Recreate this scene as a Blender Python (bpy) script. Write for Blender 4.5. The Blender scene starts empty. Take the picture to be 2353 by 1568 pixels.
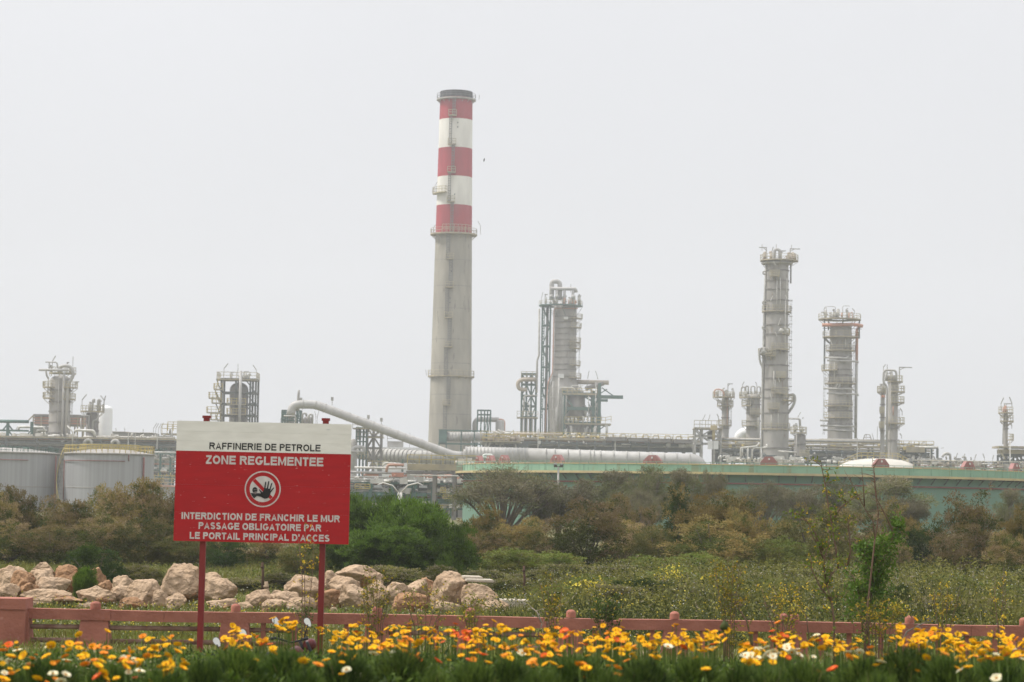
import bpy, bmesh, math, random
import numpy as np
from mathutils import Vector, Matrix, noise as mnoise

random.seed(11)
rng = np.random.default_rng(11)
SC = bpy.context.scene
COL = SC.collection
PI = math.pi
R = math.radians

# ---------------------------------------------------------------- camera, sky, sun, exposure
LENS = 85.0
F = LENS / 36.0 * 2353.0          # focal length in units of a 2353 px wide picture
EYE = Vector((0, 0, 2.8))
PITCH = math.atan(366 / F)
cam = bpy.data.objects.new('camera', bpy.data.cameras.new('camera'))
COL.objects.link(cam)
cam.data.lens = LENS
cam.data.sensor_width = 36
cam.data.clip_start = 0.5
cam.data.clip_end = 6000
CROT = Matrix.Rotation(PI / 2 + PITCH, 3, 'X') @ Matrix.Rotation(R(1.0), 3, 'Z')
cam.matrix_world = Matrix.Translation(EYE) @ CROT.to_4x4()
cam.data.dof.use_dof = True
cam.data.dof.focus_distance = 68
cam.data.dof.aperture_fstop = 3.5
SC.camera = cam

SUN_EL, SUN_AZ = R(57), R(-84)     # azimuth from +Y towards +X
world = bpy.data.worlds.new('World')
SC.world = world
world.use_nodes = True
wt = world.node_tree
wt.nodes.clear()
def wn(t, **k):
    n = wt.nodes.new(t)
    for a, b in k.items():
        setattr(n, a, b)
    return n
sky = wn('ShaderNodeTexSky', sky_type='NISHITA', sun_disc=False, sun_elevation=SUN_EL, sun_rotation=SUN_AZ, dust_density=4.0)
hs = wn('ShaderNodeHueSaturation'); hs.inputs['Saturation'].default_value = 0.15
tc = wn('ShaderNodeTexCoord')
sx = wn('ShaderNodeSeparateXYZ')
mr = wn('ShaderNodeMapRange'); mr.inputs[1].default_value = 0.0; mr.inputs[2].default_value = 1.0
mr.inputs[3].default_value = 7.7; mr.inputs[4].default_value = 20.0
cb = wn('ShaderNodeVectorMath', operation='SCALE'); cb.inputs[0].default_value = (0.985, 0.993, 1.03)
nz = wn('ShaderNodeTexNoise'); nz.inputs['Scale'].default_value = 2.2; nz.inputs['Detail'].default_value = 5
nm = wn('ShaderNodeMapRange'); nm.inputs[1].default_value = 0.3; nm.inputs[2].default_value = 0.7
nm.inputs[3].default_value = 0.955; nm.inputs[4].default_value = 1.045
ml = wn('ShaderNodeMath', operation='MULTIPLY')
mx = wn('ShaderNodeMix', data_type='RGBA'); mx.inputs[0].default_value = 0.88
bg = wn('ShaderNodeBackground'); bg.inputs['Strength'].default_value = 0.1
wo = wn('ShaderNodeOutputWorld')
L = wt.links.new
L(sky.outputs[0], hs.inputs['Color']); L(tc.outputs['Generated'], sx.inputs[0]); L(tc.outputs['Generated'], nz.inputs['Vector'])
pw = wn('ShaderNodeMath', operation='POWER'); pw.inputs[1].default_value = 1.8; pw.use_clamp = True
L(sx.outputs['Z'], pw.inputs[0]); L(pw.outputs[0], mr.inputs[0]); L(nz.outputs[0], nm.inputs[0]); L(mr.outputs[0], ml.inputs[0]); L(nm.outputs[0], ml.inputs[1])
L(ml.outputs[0], cb.inputs['Scale']); L(hs.outputs[0], mx.inputs[6]); L(cb.outputs[0], mx.inputs[7])
L(mx.outputs[2], bg.inputs['Color']); L(bg.outputs[0], wo.inputs['Surface'])

sun = bpy.data.objects.new('sun', bpy.data.lights.new('sun', 'SUN'))
COL.objects.link(sun)
sun.data.energy = 3.6
sun.data.angle = R(8)
sun.data.color = (1.0, 0.95, 0.87)
sd = Vector((math.sin(SUN_AZ) * math.cos(SUN_EL), math.cos(SUN_AZ) * math.cos(SUN_EL), math.sin(SUN_EL)))
sun.rotation_euler = sd.to_track_quat('Z', 'Y').to_euler()

HAZE = 0.00028
SC.view_settings.view_transform = 'Standard'
SC.view_settings.look = 'None'
SC.view_settings.exposure = 0.08
SC.view_settings.gamma = 1.0
SC.render.engine = 'CYCLES'
SC.cycles.max_bounces = 6
SC.cycles.diffuse_bounces = 3
SC.cycles.transparent_max_bounces = 8
SC.cycles.volume_bounces = 1
SC.cycles.use_denoising = True

# ---------------------------------------------------------------- pixels to points
def at(px, py, Y):
    d = CROT @ Vector(((px - 1176.5) / F, (784 - py) / F, -1.0))
    return EYE + d * (Y / d.y)

class Fr:
    """A frame at real distance Y: reads pixel measures of the photograph as metres there."""
    def __init__(s, Y, px, py):
        s.Y, s.px, s.py, s.m = Y, px, py, Y / F
        s.o = at(px, py, Y)
    def x(s, px): return s.o.x + (px - s.px) * s.m
    def z(s, py): return s.o.z - (py - s.py) * s.m
    def p(s, px, py, dd=0.0): return Vector((s.x(px), s.Y + dd, s.z(py)))

# ---------------------------------------------------------------- materials
MATS = {}
def mat(name, c, c2=None, scale=1.0, rough=0.75, stretch=(1, 1, 1), bump=0.0, bscale=None, metal=0.0, lo=0.35, hi=0.65, detail=5, c3=None, s3=6.0, t3=0.62):
    m = bpy.data.materials.new(name); m.use_nodes = True
    t = m.node_tree; n = t.nodes; b = n['Principled BSDF']
    b.inputs['Roughness'].default_value = rough; b.inputs['Metallic'].default_value = metal
    b.inputs['Specular IOR Level'].default_value = 0.3
    if c2 is None and not bump:
        b.inputs['Base Color'].default_value = (*c, 1)
    else:
        tcn = n.new('ShaderNodeTexCoord'); mp = n.new('ShaderNodeMapping'); mp.inputs['Scale'].default_value = stretch
        nn = n.new('ShaderNodeTexNoise'); nn.inputs['Scale'].default_value = scale; nn.inputs['Detail'].default_value = detail
        t.links.new(tcn.outputs['Object'], mp.inputs[0]); t.links.new(mp.outputs[0], nn.inputs['Vector'])
        r = n.new('ShaderNodeMapRange'); r.inputs[1].default_value = lo; r.inputs[2].default_value = hi
        t.links.new(nn.outputs[0], r.inputs[0])
        x = n.new('ShaderNodeMix'); x.data_type = 'RGBA'
        x.inputs[6].default_value = (*c, 1); x.inputs[7].default_value = (*(c2 or c), 1)
        t.links.new(r.outputs[0], x.inputs[0]); out = x.outputs[2]
        if c3 is not None:
            n3 = n.new('ShaderNodeTexNoise'); n3.inputs['Scale'].default_value = s3; n3.inputs['Detail'].default_value = 4
            t.links.new(mp.outputs[0], n3.inputs['Vector'])
            r3 = n.new('ShaderNodeMapRange'); r3.inputs[1].default_value = t3; r3.inputs[2].default_value = t3 + 0.06
            t.links.new(n3.outputs[0], r3.inputs[0])
            x3 = n.new('ShaderNodeMix'); x3.data_type = 'RGBA'; x3.inputs[7].default_value = (*c3, 1)
            t.links.new(r3.outputs[0], x3.inputs[0]); t.links.new(out, x3.inputs[6]); out = x3.outputs[2]
        t.links.new(out, b.inputs['Base Color'])
        if bump:
            nb = n.new('ShaderNodeTexNoise'); nb.inputs['Scale'].default_value = bscale or scale * 3; nb.inputs['Detail'].default_value = 8
            t.links.new(tcn.outputs['Object'], nb.inputs['Vector'])
            bp = n.new('ShaderNodeBump'); bp.inputs['Strength'].default_value = bump; bp.inputs['Distance'].default_value = 0.1
            if name.startswith('rock'):
                vr = n.new('ShaderNodeTexVoronoi'); vr.feature = 'DISTANCE_TO_EDGE'; vr.inputs['Scale'].default_value = 1.7
                wv = n.new('ShaderNodeMix'); wv.data_type = 'VECTOR'; wv.inputs[0].default_value = 0.22
                t.links.new(tcn.outputs['Object'], wv.inputs[4]); t.links.new(nb.outputs['Color'], wv.inputs[5]); t.links.new(wv.outputs[1], vr.inputs['Vector'])
                cr = n.new('ShaderNodeMapRange'); cr.inputs[1].default_value = 0.0; cr.inputs[2].default_value = 0.05; cr.inputs[3].default_value = -0.22; cr.inputs[4].default_value = 0.0
                t.links.new(vr.outputs['Distance'], cr.inputs[0])
                sm = n.new('ShaderNodeMath'); sm.operation = 'ADD'; t.links.new(nb.outputs[0], sm.inputs[0]); t.links.new(cr.outputs[0], sm.inputs[1])
                t.links.new(sm.outputs[0], bp.inputs['Height']); bp.inputs['Distance'].default_value = 0.13
            else: t.links.new(nb.outputs[0], bp.inputs['Height'])
            t.links.new(bp.outputs[0], b.inputs['Normal'])
    MATS[name] = m
    return m

def leafmat(name, c, c2, scale=1.0, trans=0.3, rough=0.6, vary=0.25):
    """Foliage: colour drifts from leaf clump to leaf clump and from plant to plant; some light passes through."""
    m = bpy.data.materials.new(name); m.use_nodes = True
    t = m.node_tree; n = t.nodes; b = n['Principled BSDF']
    b.inputs['Roughness'].default_value = rough; b.inputs['Specular IOR Level'].default_value = 0.2
    geo = n.new('ShaderNodeNewGeometry')
    oi = n.new('ShaderNodeObjectInfo')
    nn = n.new('ShaderNodeTexNoise'); nn.inputs['Scale'].default_value = scale; nn.inputs['Detail'].default_value = 3
    t.links.new(geo.outputs['Position'], nn.inputs['Vector'])
    n2 = n.new('ShaderNodeTexNoise'); n2.inputs['Scale'].default_value = scale * 5.5; n2.inputs['Detail'].default_value = 2
    t.links.new(geo.outputs['Position'], n2.inputs['Vector'])
    av = n.new('ShaderNodeMath'); av.operation = 'MULTIPLY_ADD'; av.inputs[1].default_value = 0.55
    hv = n.new('ShaderNodeMath'); hv.operation = 'MULTIPLY'; hv.inputs[1].default_value = 0.45; t.links.new(nn.outputs[0], hv.inputs[0]); t.links.new(n2.outputs[0], av.inputs[0]); t.links.new(hv.outputs[0], av.inputs[2])
    r = n.new('ShaderNodeMapRange'); r.inputs[1].default_value = 0.33; r.inputs[2].default_value = 0.67
    r.inputs[1].default_value = 0.38; r.inputs[2].default_value = 0.62
    t.links.new(av.outputs[0], r.inputs[0])
    rp = n.new('ShaderNodeMath'); rp.operation = 'MULTIPLY_ADD'; rp.inputs[1].default_value = 0.3; rp.inputs[2].default_value = -0.15
    t.links.new(geo.outputs['Random Per Island'], rp.inputs[0])
    ad = n.new('ShaderNodeMath'); ad.operation = 'ADD'; ad.use_clamp = True
    t.links.new(r.outputs[0], ad.inputs[0]); t.links.new(rp.outputs[0], ad.inputs[1])
    x = n.new('ShaderNodeMix'); x.data_type = 'RGBA'; x.inputs[6].default_value = (*c, 1); x.inputs[7].default_value = (*c2, 1)
    t.links.new(ad.outputs[0], x.inputs[0])
    h = n.new('ShaderNodeHueSaturation')
    rv = n.new('ShaderNodeMapRange'); rv.inputs[3].default_value = 1 - vary; rv.inputs[4].default_value = 1 + vary
    t.links.new(oi.outputs['Random'], rv.inputs[0]); t.links.new(rv.outputs[0], h.inputs['Value']); t.links.new(x.outputs[2], h.inputs['Color'])
    t.links.new(h.outputs[0], b.inputs['Base Color'])
    tr = n.new('ShaderNodeBsdfTranslucent'); t.links.new(h.outputs[0], tr.inputs['Color'])
    mxs = n.new('ShaderNodeMixShader'); mxs.inputs[0].default_value = trans
    t.links.new(b.outputs[0], mxs.inputs[1]); t.links.new(tr.outputs[0], mxs.inputs[2])
    t.links.new(mxs.outputs[0], n['Material Output'].inputs['Surface'])
    MATS[name] = m
    return m

mat('concrete', (0.36, 0.335, 0.28), (0.27, 0.25, 0.21), 0.35, 0.9, (1, 1, 0.25), c3=(0.22, 0.2, 0.17), s3=0.8, t3=0.62)
mat('soot', (0.035, 0.037, 0.042), (0.07, 0.07, 0.075), 0.5, 0.9)
mat('red_band', (0.36, 0.034, 0.05), (0.29, 0.03, 0.043), 0.4, 0.8, (1, 1, 0.3))
mat('white_band', (0.72, 0.70, 0.64), (0.6, 0.58, 0.53), 0.35, 0.8, (1, 1, 0.3))
mat('steel', (0.34, 0.322, 0.3), (0.25, 0.235, 0.215), 0.45, 0.6, (1, 1, 0.35), c3=(0.22, 0.18, 0.145), s3=0.9, t3=0.64)
mat('steel_dark', (0.25, 0.235, 0.22), (0.17, 0.155, 0.145), 0.5, 0.65, (1, 1, 0.35), c3=(0.13, 0.11, 0.1), s3=0.8, t3=0.6)
mat('insulation', (0.4, 0.39, 0.375), (0.32, 0.31, 0.295), 0.5, 0.5, (1, 1, 0.6), c3=(0.33, 0.29, 0.25), s3=1.1, t3=0.66)
mat('pipe_grey', (0.42, 0.41, 0.38), (0.29, 0.28, 0.26), 0.8, 0.6)
mat('pipe_white', (0.62, 0.61, 0.57), (0.45, 0.43, 0.39), 0.9, 0.6)
mat('pipe_pink', (0.50, 0.24, 0.17), (0.42, 0.28, 0.22), 0.7, 0.7)
mat('pipe_orange', (0.48, 0.19, 0.12), (0.42, 0.24, 0.17), 0.7, 0.7)
mat('pipe_tan', (0.43, 0.37, 0.30), (0.33, 0.28, 0.23), 0.7, 0.7)
mat('ladder_grey', (0.20, 0.20, 0.195), (0.16, 0.155, 0.15), 0.7, 0.7)
mat('yellow_rail', (0.52, 0.41, 0.13), (0.42, 0.34, 0.16), 0.9, 0.7)
mat('pale_rail', (0.46, 0.41, 0.27), (0.36, 0.33, 0.25), 0.8, 0.7)
mat('green_steel', (0.07, 0.145, 0.118), (0.05, 0.1, 0.088), 0.6, 0.6)
mat('dark_steel', (0.075, 0.095, 0.095), (0.11, 0.11, 0.10), 0.6, 0.7)
mat('beige_deck', (0.40, 0.34, 0.23), (0.28, 0.25, 0.19), 0.6, 0.85)
mat('tank_green', (0.14, 0.25, 0.185), (0.112, 0.208, 0.152), 0.18, 0.6, (1, 1, 0.35), c3=(0.12, 0.22, 0.16), s3=0.5, t3=0.63)
mat('tank_green_pale', (0.24, 0.4, 0.295), (0.185, 0.325, 0.24), 0.3, 0.6, (1, 1, 0.12), c3=(0.20, 0.26, 0.17), s3=0.9, t3=0.60)
mat('tank_red', (0.34, 0.165, 0.155), (0.27, 0.135, 0.125), 0.6, 0.7)
mat('tank_rust', (0.17, 0.06, 0.055), (0.22, 0.1, 0.08), 0.7, 0.8)
mat('tank_buff', (0.52, 0.43, 0.22), (0.4, 0.33, 0.2), 0.5, 0.8)
mat('tank_cladding', (0.34, 0.345, 0.35), (0.28, 0.28, 0.285), 1.0, 0.5, (2.2, 2.2, 0.02), c3=(0.27, 0.255, 0.25), s3=1.3, t3=0.62)
mat('dome_white', (0.5, 0.475, 0.42), (0.42, 0.4, 0.35), 0.3, 0.7)
mat('tank_white', (0.75, 0.75, 0.74), (0.68, 0.68, 0.67), 0.3, 0.6)
mat('block_grey', (0.33, 0.32, 0.3), (0.24, 0.23, 0.21), 0.3, 0.9)
mat('panel_white', (0.7, 0.7, 0.68), (0.6, 0.6, 0.58), 0.5, 0.6)
mat('window_dark', (0.03, 0.035, 0.04), (0.05, 0.05, 0.055), 1, 0.3)
mat('sign_white', (0.8, 0.78, 0.72), (0.72, 0.7, 0.64), 2.5, 0.55, (1, 1, 4), c3=(0.5, 0.52, 0.5), s3=3.0, t3=0.7)
mat('sign_red', (0.42, 0.006, 0.009), (0.36, 0.005, 0.008), 2.0, 0.6, (1, 1, 5), c3=(0.55, 0.3, 0.28), s3=11.0, t3=0.69)
mat('sign_letter', (0.62, 0.58, 0.55), (0.52, 0.47, 0.45), 9.0, 0.6)
mat('sign_black', (0.014, 0.014, 0.015), (0.02, 0.02, 0.02), 5, 0.6)
mat('sign_grey', (0.2, 0.16, 0.15), (0.25, 0.2, 0.19), 5, 0.6)
mat('post_red', (0.24, 0.022, 0.02), (0.17, 0.018, 0.016), 3, 0.5, (1, 1, 0.3))
mat('terracotta', (0.36, 0.142, 0.1), (0.28, 0.105, 0.073), 2.2, 0.85, (1, 1, 1), bump=0.25, bscale=14, c3=(0.42, 0.2, 0.16), s3=4, t3=0.66)
mat('rusty_pipe', (0.16, 0.075, 0.05), (0.30, 0.2, 0.15), 5, 0.85)
mat('rock', (0.45, 0.325, 0.218), (0.345, 0.238, 0.15), 2.2, 0.95, bump=1.0, bscale=7, c3=(0.38, 0.19, 0.095), s3=1.6, t3=0.58)
mat('rock_red', (0.35, 0.205, 0.112), (0.27, 0.145, 0.072), 1.6, 0.95, bump=1.0, bscale=9, c3=(0.30, 0.115, 0.05), s3=1.6, t3=0.56)
mat('slab_concrete', (0.5, 0.44, 0.36), (0.4, 0.35, 0.28), 3, 0.9, bump=0.5, bscale=20)
mat('soil', (0.10, 0.11, 0.035), (0.16, 0.13, 0.065), 0.35, 1.0, bump=0.5, bscale=3, c3=(0.07, 0.085, 0.025), s3=0.9, t3=0.55)
mat('bark', (0.10, 0.085, 0.07), (0.16, 0.135, 0.11), 6, 0.95, (1, 1, 0.3))
mat('bark_pale', (0.26, 0.22, 0.18), (0.18, 0.145, 0.115), 6, 0.95)
mat('stem_brown', (0.12, 0.07, 0.045), (0.17, 0.11, 0.075), 8, 0.9)
mat('wood_stake', (0.34, 0.25, 0.17), (0.22, 0.16, 0.11), 8, 0.95, (1, 1, 0.2))
mat('stake_dark', (0.06, 0.035, 0.025), (0.1, 0.06, 0.04), 8, 0.95)
mat('black_rubber', (0.015, 0.015, 0.016), (0.025, 0.025, 0.025), 5, 0.6)
mat('chrome', (0.8, 0.8, 0.8), (0.75, 0.75, 0.75), 3, 0.15, metal=1.0)
mat('mirror_white', (0.9, 0.9, 0.9), (0.86, 0.86, 0.86), 3, 0.25)
mat('maroon_paint', (0.10, 0.012, 0.012), (0.08, 0.01, 0.01), 4, 0.3)
mat('bird_dark', (0.03, 0.028, 0.025), (0.05, 0.045, 0.04), 20, 0.8)
mat('lamp_lens', (0.4, 0.42, 0.43), (0.35, 0.36, 0.37), 5, 0.2)

leafmat('tamarisk_green', (0.056, 0.074, 0.012), (0.11, 0.124, 0.028), 0.9, vary=0.38)
leafmat('tamarisk_brown', (0.18, 0.142, 0.044), (0.265, 0.208, 0.072), 1.1, vary=0.38)
leafmat('tamarisk_pink', (0.31, 0.228, 0.132), (0.225, 0.168, 0.078), 1.3, vary=0.38)
leafmat('orange_plume', (0.255, 0.18, 0.058), (0.18, 0.142, 0.044), 1.0, vary=0.38)
leafmat('dense_green', (0.028, 0.056, 0.006), (0.06, 0.098, 0.012), 0.8)
leafmat('bright_green', (0.075, 0.14, 0.014), (0.115, 0.185, 0.024), 1.1)
leafmat('dark_green', (0.026, 0.050, 0.010), (0.044, 0.078, 0.016), 1.2)
leafmat('deep_olive', (0.034, 0.046, 0.01), (0.068, 0.08, 0.019), 1.0)
leafmat('olive', (0.105, 0.112, 0.028), (0.165, 0.155, 0.045), 0.7, vary=0.38)
leafmat('gum_leaf', (0.105, 0.12, 0.044), (0.18, 0.182, 0.076), 0.45, vary=0.38)
leafmat('gum_brown', (0.15, 0.138, 0.074), (0.2, 0.178, 0.104), 0.5, vary=0.38)
leafmat('grass_green', (0.11, 0.16, 0.022), (0.185, 0.21, 0.045), 0.3)
leafmat('weed_green', (0.108, 0.118, 0.019), (0.195, 0.182, 0.042), 0.25)
leafmat('weed_grey', (0.19, 0.165, 0.092), (0.27, 0.232, 0.15), 0.4)
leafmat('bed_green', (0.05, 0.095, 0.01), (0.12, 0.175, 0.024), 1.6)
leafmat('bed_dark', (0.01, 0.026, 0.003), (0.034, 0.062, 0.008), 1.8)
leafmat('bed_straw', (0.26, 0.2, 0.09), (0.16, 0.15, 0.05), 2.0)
leafmat('broom_leaf', (0.110, 0.125, 0.016), (0.200, 0.180, 0.022), 3.0)
leafmat('broom_flower', (0.52, 0.33, 0.015), (0.58, 0.42, 0.03), 3.0)
leafmat('sapling_leaf', (0.110, 0.180, 0.016), (0.190, 0.220, 0.022), 2.5)
leafmat('shrub_leaf', (0.060, 0.125, 0.012), (0.120, 0.200, 0.022), 2.2)
leafmat('petal_yellow', (0.84, 0.41, 0.002), (0.86, 0.52, 0.004), 6, 0.2, 0.7, 0.1)
leafmat('petal_orange', (0.82, 0.24, 0.008), (0.85, 0.34, 0.010), 6, 0.2, 0.5, 0.1)
leafmat('petal_red', (0.66, 0.085, 0.008), (0.75, 0.13, 0.012), 6, 0.2, 0.5, 0.1)
leafmat('petal_white', (0.80, 0.76, 0.58), (0.80, 0.72, 0.42), 6, 0.2, 0.5, 0.05)
leafmat('flower_eye', (0.60, 0.28, 0.006), (0.48, 0.17, 0.006), 8, 0.1, 0.7, 0.1)
leafmat('tiny_white', (0.50, 0.50, 0.42), (0.36, 0.35, 0.29), 2, 0.2)
leafmat('tiny_yellow', (0.72, 0.56, 0.04), (0.72, 0.62, 0.10), 2, 0.2)

# ---------------------------------------------------------------- mesh building
def perp(d):
    d = d.normalized()
    a = Vector((0, 0, 1)) if abs(d.z) < 0.9 else Vector((1, 0, 0))
    u = d.cross(a).normalized()
    return u, u.cross(d).normalized()

class MB:
    def __init__(s):
        s.v, s.f, s.sm, s.mi = [], [], [], []
        s.m = 0
    def add(s, vs, fs, smooth=False):
        n = len(s.v)
        s.v += [tuple(v) for v in vs]
        for f in fs:
            s.f.append(tuple(i + n for i in f)); s.sm.append(smooth); s.mi.append(s.m)
    def box(s, c, d, rot=None):
        c = Vector(c); h = Vector(d) * 0.5
        vs = [Vector((x * h.x, y * h.y, z * h.z)) for z in (-1, 1) for y in (-1, 1) for x in (-1, 1)]
        if rot is not None: vs = [rot @ v for v in vs]
        s.add([v + c for v in vs], [(0, 2, 3, 1), (4, 5, 7, 6), (0, 1, 5, 4), (2, 6, 7, 3), (0, 4, 6, 2), (1, 3, 7, 5)])
    def span(s, x0, x1, y0, y1, z0, z1):
        s.box(((x0 + x1) / 2, (y0 + y1) / 2, (z0 + z1) / 2), (abs(x1 - x0), abs(y1 - y0), abs(z1 - z0)))
    def beam(s, a, b, w, h=None):
        a, b = Vector(a), Vector(b); d = b - a
        if d.length < 1e-6: return
        u, v = perp(d); h = h or w
        vs = []
        for p in (a, b):
            for su, sv in ((-1, -1), (1, -1), (1, 1), (-1, 1)):
                vs.append(p + u * su * w / 2 + v * sv * h / 2)
        s.add(vs, [(3, 2, 1, 0), (4, 5, 6, 7), (0, 1, 5, 4), (1, 2, 6, 5), (2, 3, 7, 6), (3, 0, 4, 7)])
    def tube(s, pts, r, seg=10, caps=True):
        pts = [Vector(p) for p in pts]
        rs = r if isinstance(r, (list, tuple)) else [r] * len(pts)
        n = len(pts)
        vs, fs = [], []
        u = None
        for i, p in enumerate(pts):
            if i == 0: t = pts[1] - p
            elif i == n - 1: t = p - pts[i - 1]
            else: t = (pts[i + 1] - p).normalized() + (p - pts[i - 1]).normalized()
            if t.length < 1e-9: t = Vector((0, 0, 1))
            t.normalize()
            if u is None: u, _ = perp(t)
            else:
                u = u - t * u.dot(t)
                if u.length < 1e-6: u, _ = perp(t)
                u.normalize()
            w = t.cross(u)
            for k in range(seg):
                a = 2 * PI * k / seg
                vs.append(p + (u * math.cos(a) + w * math.sin(a)) * rs[i])
        for i in range(n - 1):
            for k in range(seg):
                k2 = (k + 1) % seg
                fs.append((i * seg + k, i * seg + k2, (i + 1) * seg + k2, (i + 1) * seg + k))
        s.add(vs, fs, True)
        if caps:
            b = len(s.v) - n * seg
            s.f.append(tuple(b + k for k in reversed(range(seg)))); s.sm.append(False); s.mi.append(s.m)
            s.f.append(tuple(b + (n - 1) * seg + k for k in range(seg))); s.sm.append(False); s.mi.append(s.m)
    def pipe(s, pts, r, seg=10, bend=None, caps=True):
        """A pipe with rounded elbows."""
        pts = [Vector(p) for p in pts]
        b = bend if bend is not None else r * 2.2
        out = [pts[0]]
        for i in range(1, len(pts) - 1):
            a, p, c = pts[i - 1], pts[i], pts[i + 1]
            d1, d2 = (a - p), (c - p)
            k = min(b, d1.length * 0.49, d2.length * 0.49)
            q0, q1 = p + d1.normalized() * k, p + d2.normalized() * k
            for j in range(6):
                t = j / 5
                out.append(q0 * (1 - t) ** 2 + p * 2 * t * (1 - t) + q1 * t * t)
        out.append(pts[-1])
        s.tube(out, r, seg, caps)
    def lathe(s, c, prof, seg=32, a0=0.0, a1=2 * PI, smooth=True):
        c = Vector(c); full = abs(a1 - a0 - 2 * PI) < 1e-6
        ns = seg if full else seg + 1
        vs = [c + Vector((r * math.cos(a0 + (a1 - a0) * k / seg), r * math.sin(a0 + (a1 - a0) * k / seg), z)) for r, z in prof for k in range(ns)]
        fs = []
        for i in range(len(prof) - 1):
            for k in range(seg):
                k2 = (k + 1) % ns
                fs.append((i * ns + k, i * ns + k2, (i + 1) * ns + k2, (i + 1) * ns + k))
        s.add(vs, fs, smooth)
    def prism(s, poly, y0, y1):
        """poly in x,z; extruded from y0 to y1."""
        n = len(poly)
        vs = [(x, y0, z) for x, z in poly] + [(x, y1, z) for x, z in poly]
        fs = [tuple(range(n)), tuple(reversed(range(n, 2 * n)))] + [(i, (i + n), (i + 1) % n + n, (i + 1) % n) for i in range(n)]
        s.add(vs, fs)
    def build(s, name, m, parent=None, origin=None):
        me = bpy.data.meshes.new(name)
        o0 = Vector(origin) if origin is not None else (ORG.get(parent.name, Vector()) if parent is not None else Vector())
        me.from_pydata([(v[0] - o0.x, v[1] - o0.y, v[2] - o0.z) for v in s.v], [], s.f)
        ms = m if isinstance(m, (list, tuple)) else [m]
        for q in ms: me.materials.append(MATS[q])
        if s.f:
            me.polygons.foreach_set('use_smooth', s.sm)
            me.polygons.foreach_set('material_index', s.mi)
        me.validate()
        o = bpy.data.objects.new(name, me); COL.objects.link(o)
        if parent is not None:
            o.parent = parent; ORG[o.name] = o0
        elif origin is not None:
            o.location = o0; ORG[o.name] = o0
        return o

ORG = {}
def thing(name, label, cat, loc=(0, 0, 0), group=None):
    o = bpy.data.objects.new(name, None); COL.objects.link(o)
    o.empty_display_size = 0.3
    o.location = loc; o['label'] = label; o['category'] = cat
    if group: o['group'] = group
    ORG[o.name] = Vector(loc)
    return o
def tag(o, label, cat, group=None):
    o['label'] = label; o['category'] = cat
    if group: o['group'] = group
    return o
def copy_tree(o, parent=None):
    c = o.copy(); COL.objects.link(c)
    if parent is not None: c.parent = parent
    for ch in list(o.children): copy_tree(ch, c)
    return c
def on_ground(p): return (p[0], p[1], 0.0)

def npmesh(name, verts, quads=None, tris=None, mats=('olive',), mi=None):
    me = bpy.data.meshes.new(name)
    nv = len(verts)
    loops, starts, totals = [], [], []
    k = 0
    if quads is not None and len(quads):
        loops.append(quads.ravel()); starts.append(np.arange(len(quads)) * 4); totals.append(np.full(len(quads), 4)); k = len(quads) * 4
    if tris is not None and len(tris):
        loops.append(tris.ravel()); starts.append(k + np.arange(len(tris)) * 3); totals.append(np.full(len(tris), 3))
    loops = np.concatenate(loops).astype(np.int32); starts = np.concatenate(starts).astype(np.int32); totals = np.concatenate(totals).astype(np.int32)
    me.vertices.add(nv); me.vertices.foreach_set('co', np.ascontiguousarray(verts, dtype=np.float32).ravel())
    me.loops.add(len(loops)); me.loops.foreach_set('vertex_index', loops)
    me.polygons.add(len(starts)); me.polygons.foreach_set('loop_start', starts); me.polygons.foreach_set('loop_total', totals)
    for q in mats: me.materials.append(MATS[q])
    if mi is not None: me.polygons.foreach_set('material_index', np.ascontiguousarray(mi, dtype=np.int32))
    me.update(calc_edges=True); me.validate()
    return me

def unit(a): return a / np.maximum(np.linalg.norm(a, axis=1, keepdims=True), 1e-9)
def leaves(P, D, Ln, W):
    """Diamond leaves: base P, direction D (unit), length, width -> verts, quads."""
    n = len(P); S = unit(np.cross(D, unit(rng.normal(size=(n, 3)))))
    Ln = np.broadcast_to(np.asarray(Ln, float), (n,))[:, None]; W = np.broadcast_to(np.asarray(W, float), (n,))[:, None]
    mid = P + D * Ln * 0.5
    v = np.stack([P, mid + S * W * 0.5, P + D * Ln, mid - S * W * 0.5], 1).reshape(-1, 3)
    return v, np.arange(4 * n).reshape(n, 4)
def blades(P, D, Ln, W, droop=0.3):
    """Grass blades: a tapered strip that bends over."""
    n = len(P); U = np.array([0, 0, 1.0])
    S = unit(np.cross(D, unit(rng.normal(size=(n, 3)))))
    Ln = np.broadcast_to(np.asarray(Ln, float), (n,))[:, None]; W = np.broadcast_to(np.asarray(W, float), (n,))[:, None]
    mid = P + D * Ln * 0.55
    H = D.copy(); H[:, 2] = 0
    tip = P + D * Ln + H * Ln * droop - U * Ln * droop * 0.35
    v = np.stack([P - S * W * 0.5, P + S * W * 0.5, mid + S * W * 0.4, mid - S * W * 0.4, tip], 1).reshape(-1, 3)
    b = np.arange(n)[:, None] * 5
    return v, b + np.array([[0, 1, 2, 3]]), b + np.array([[3, 2, 4]])

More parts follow.
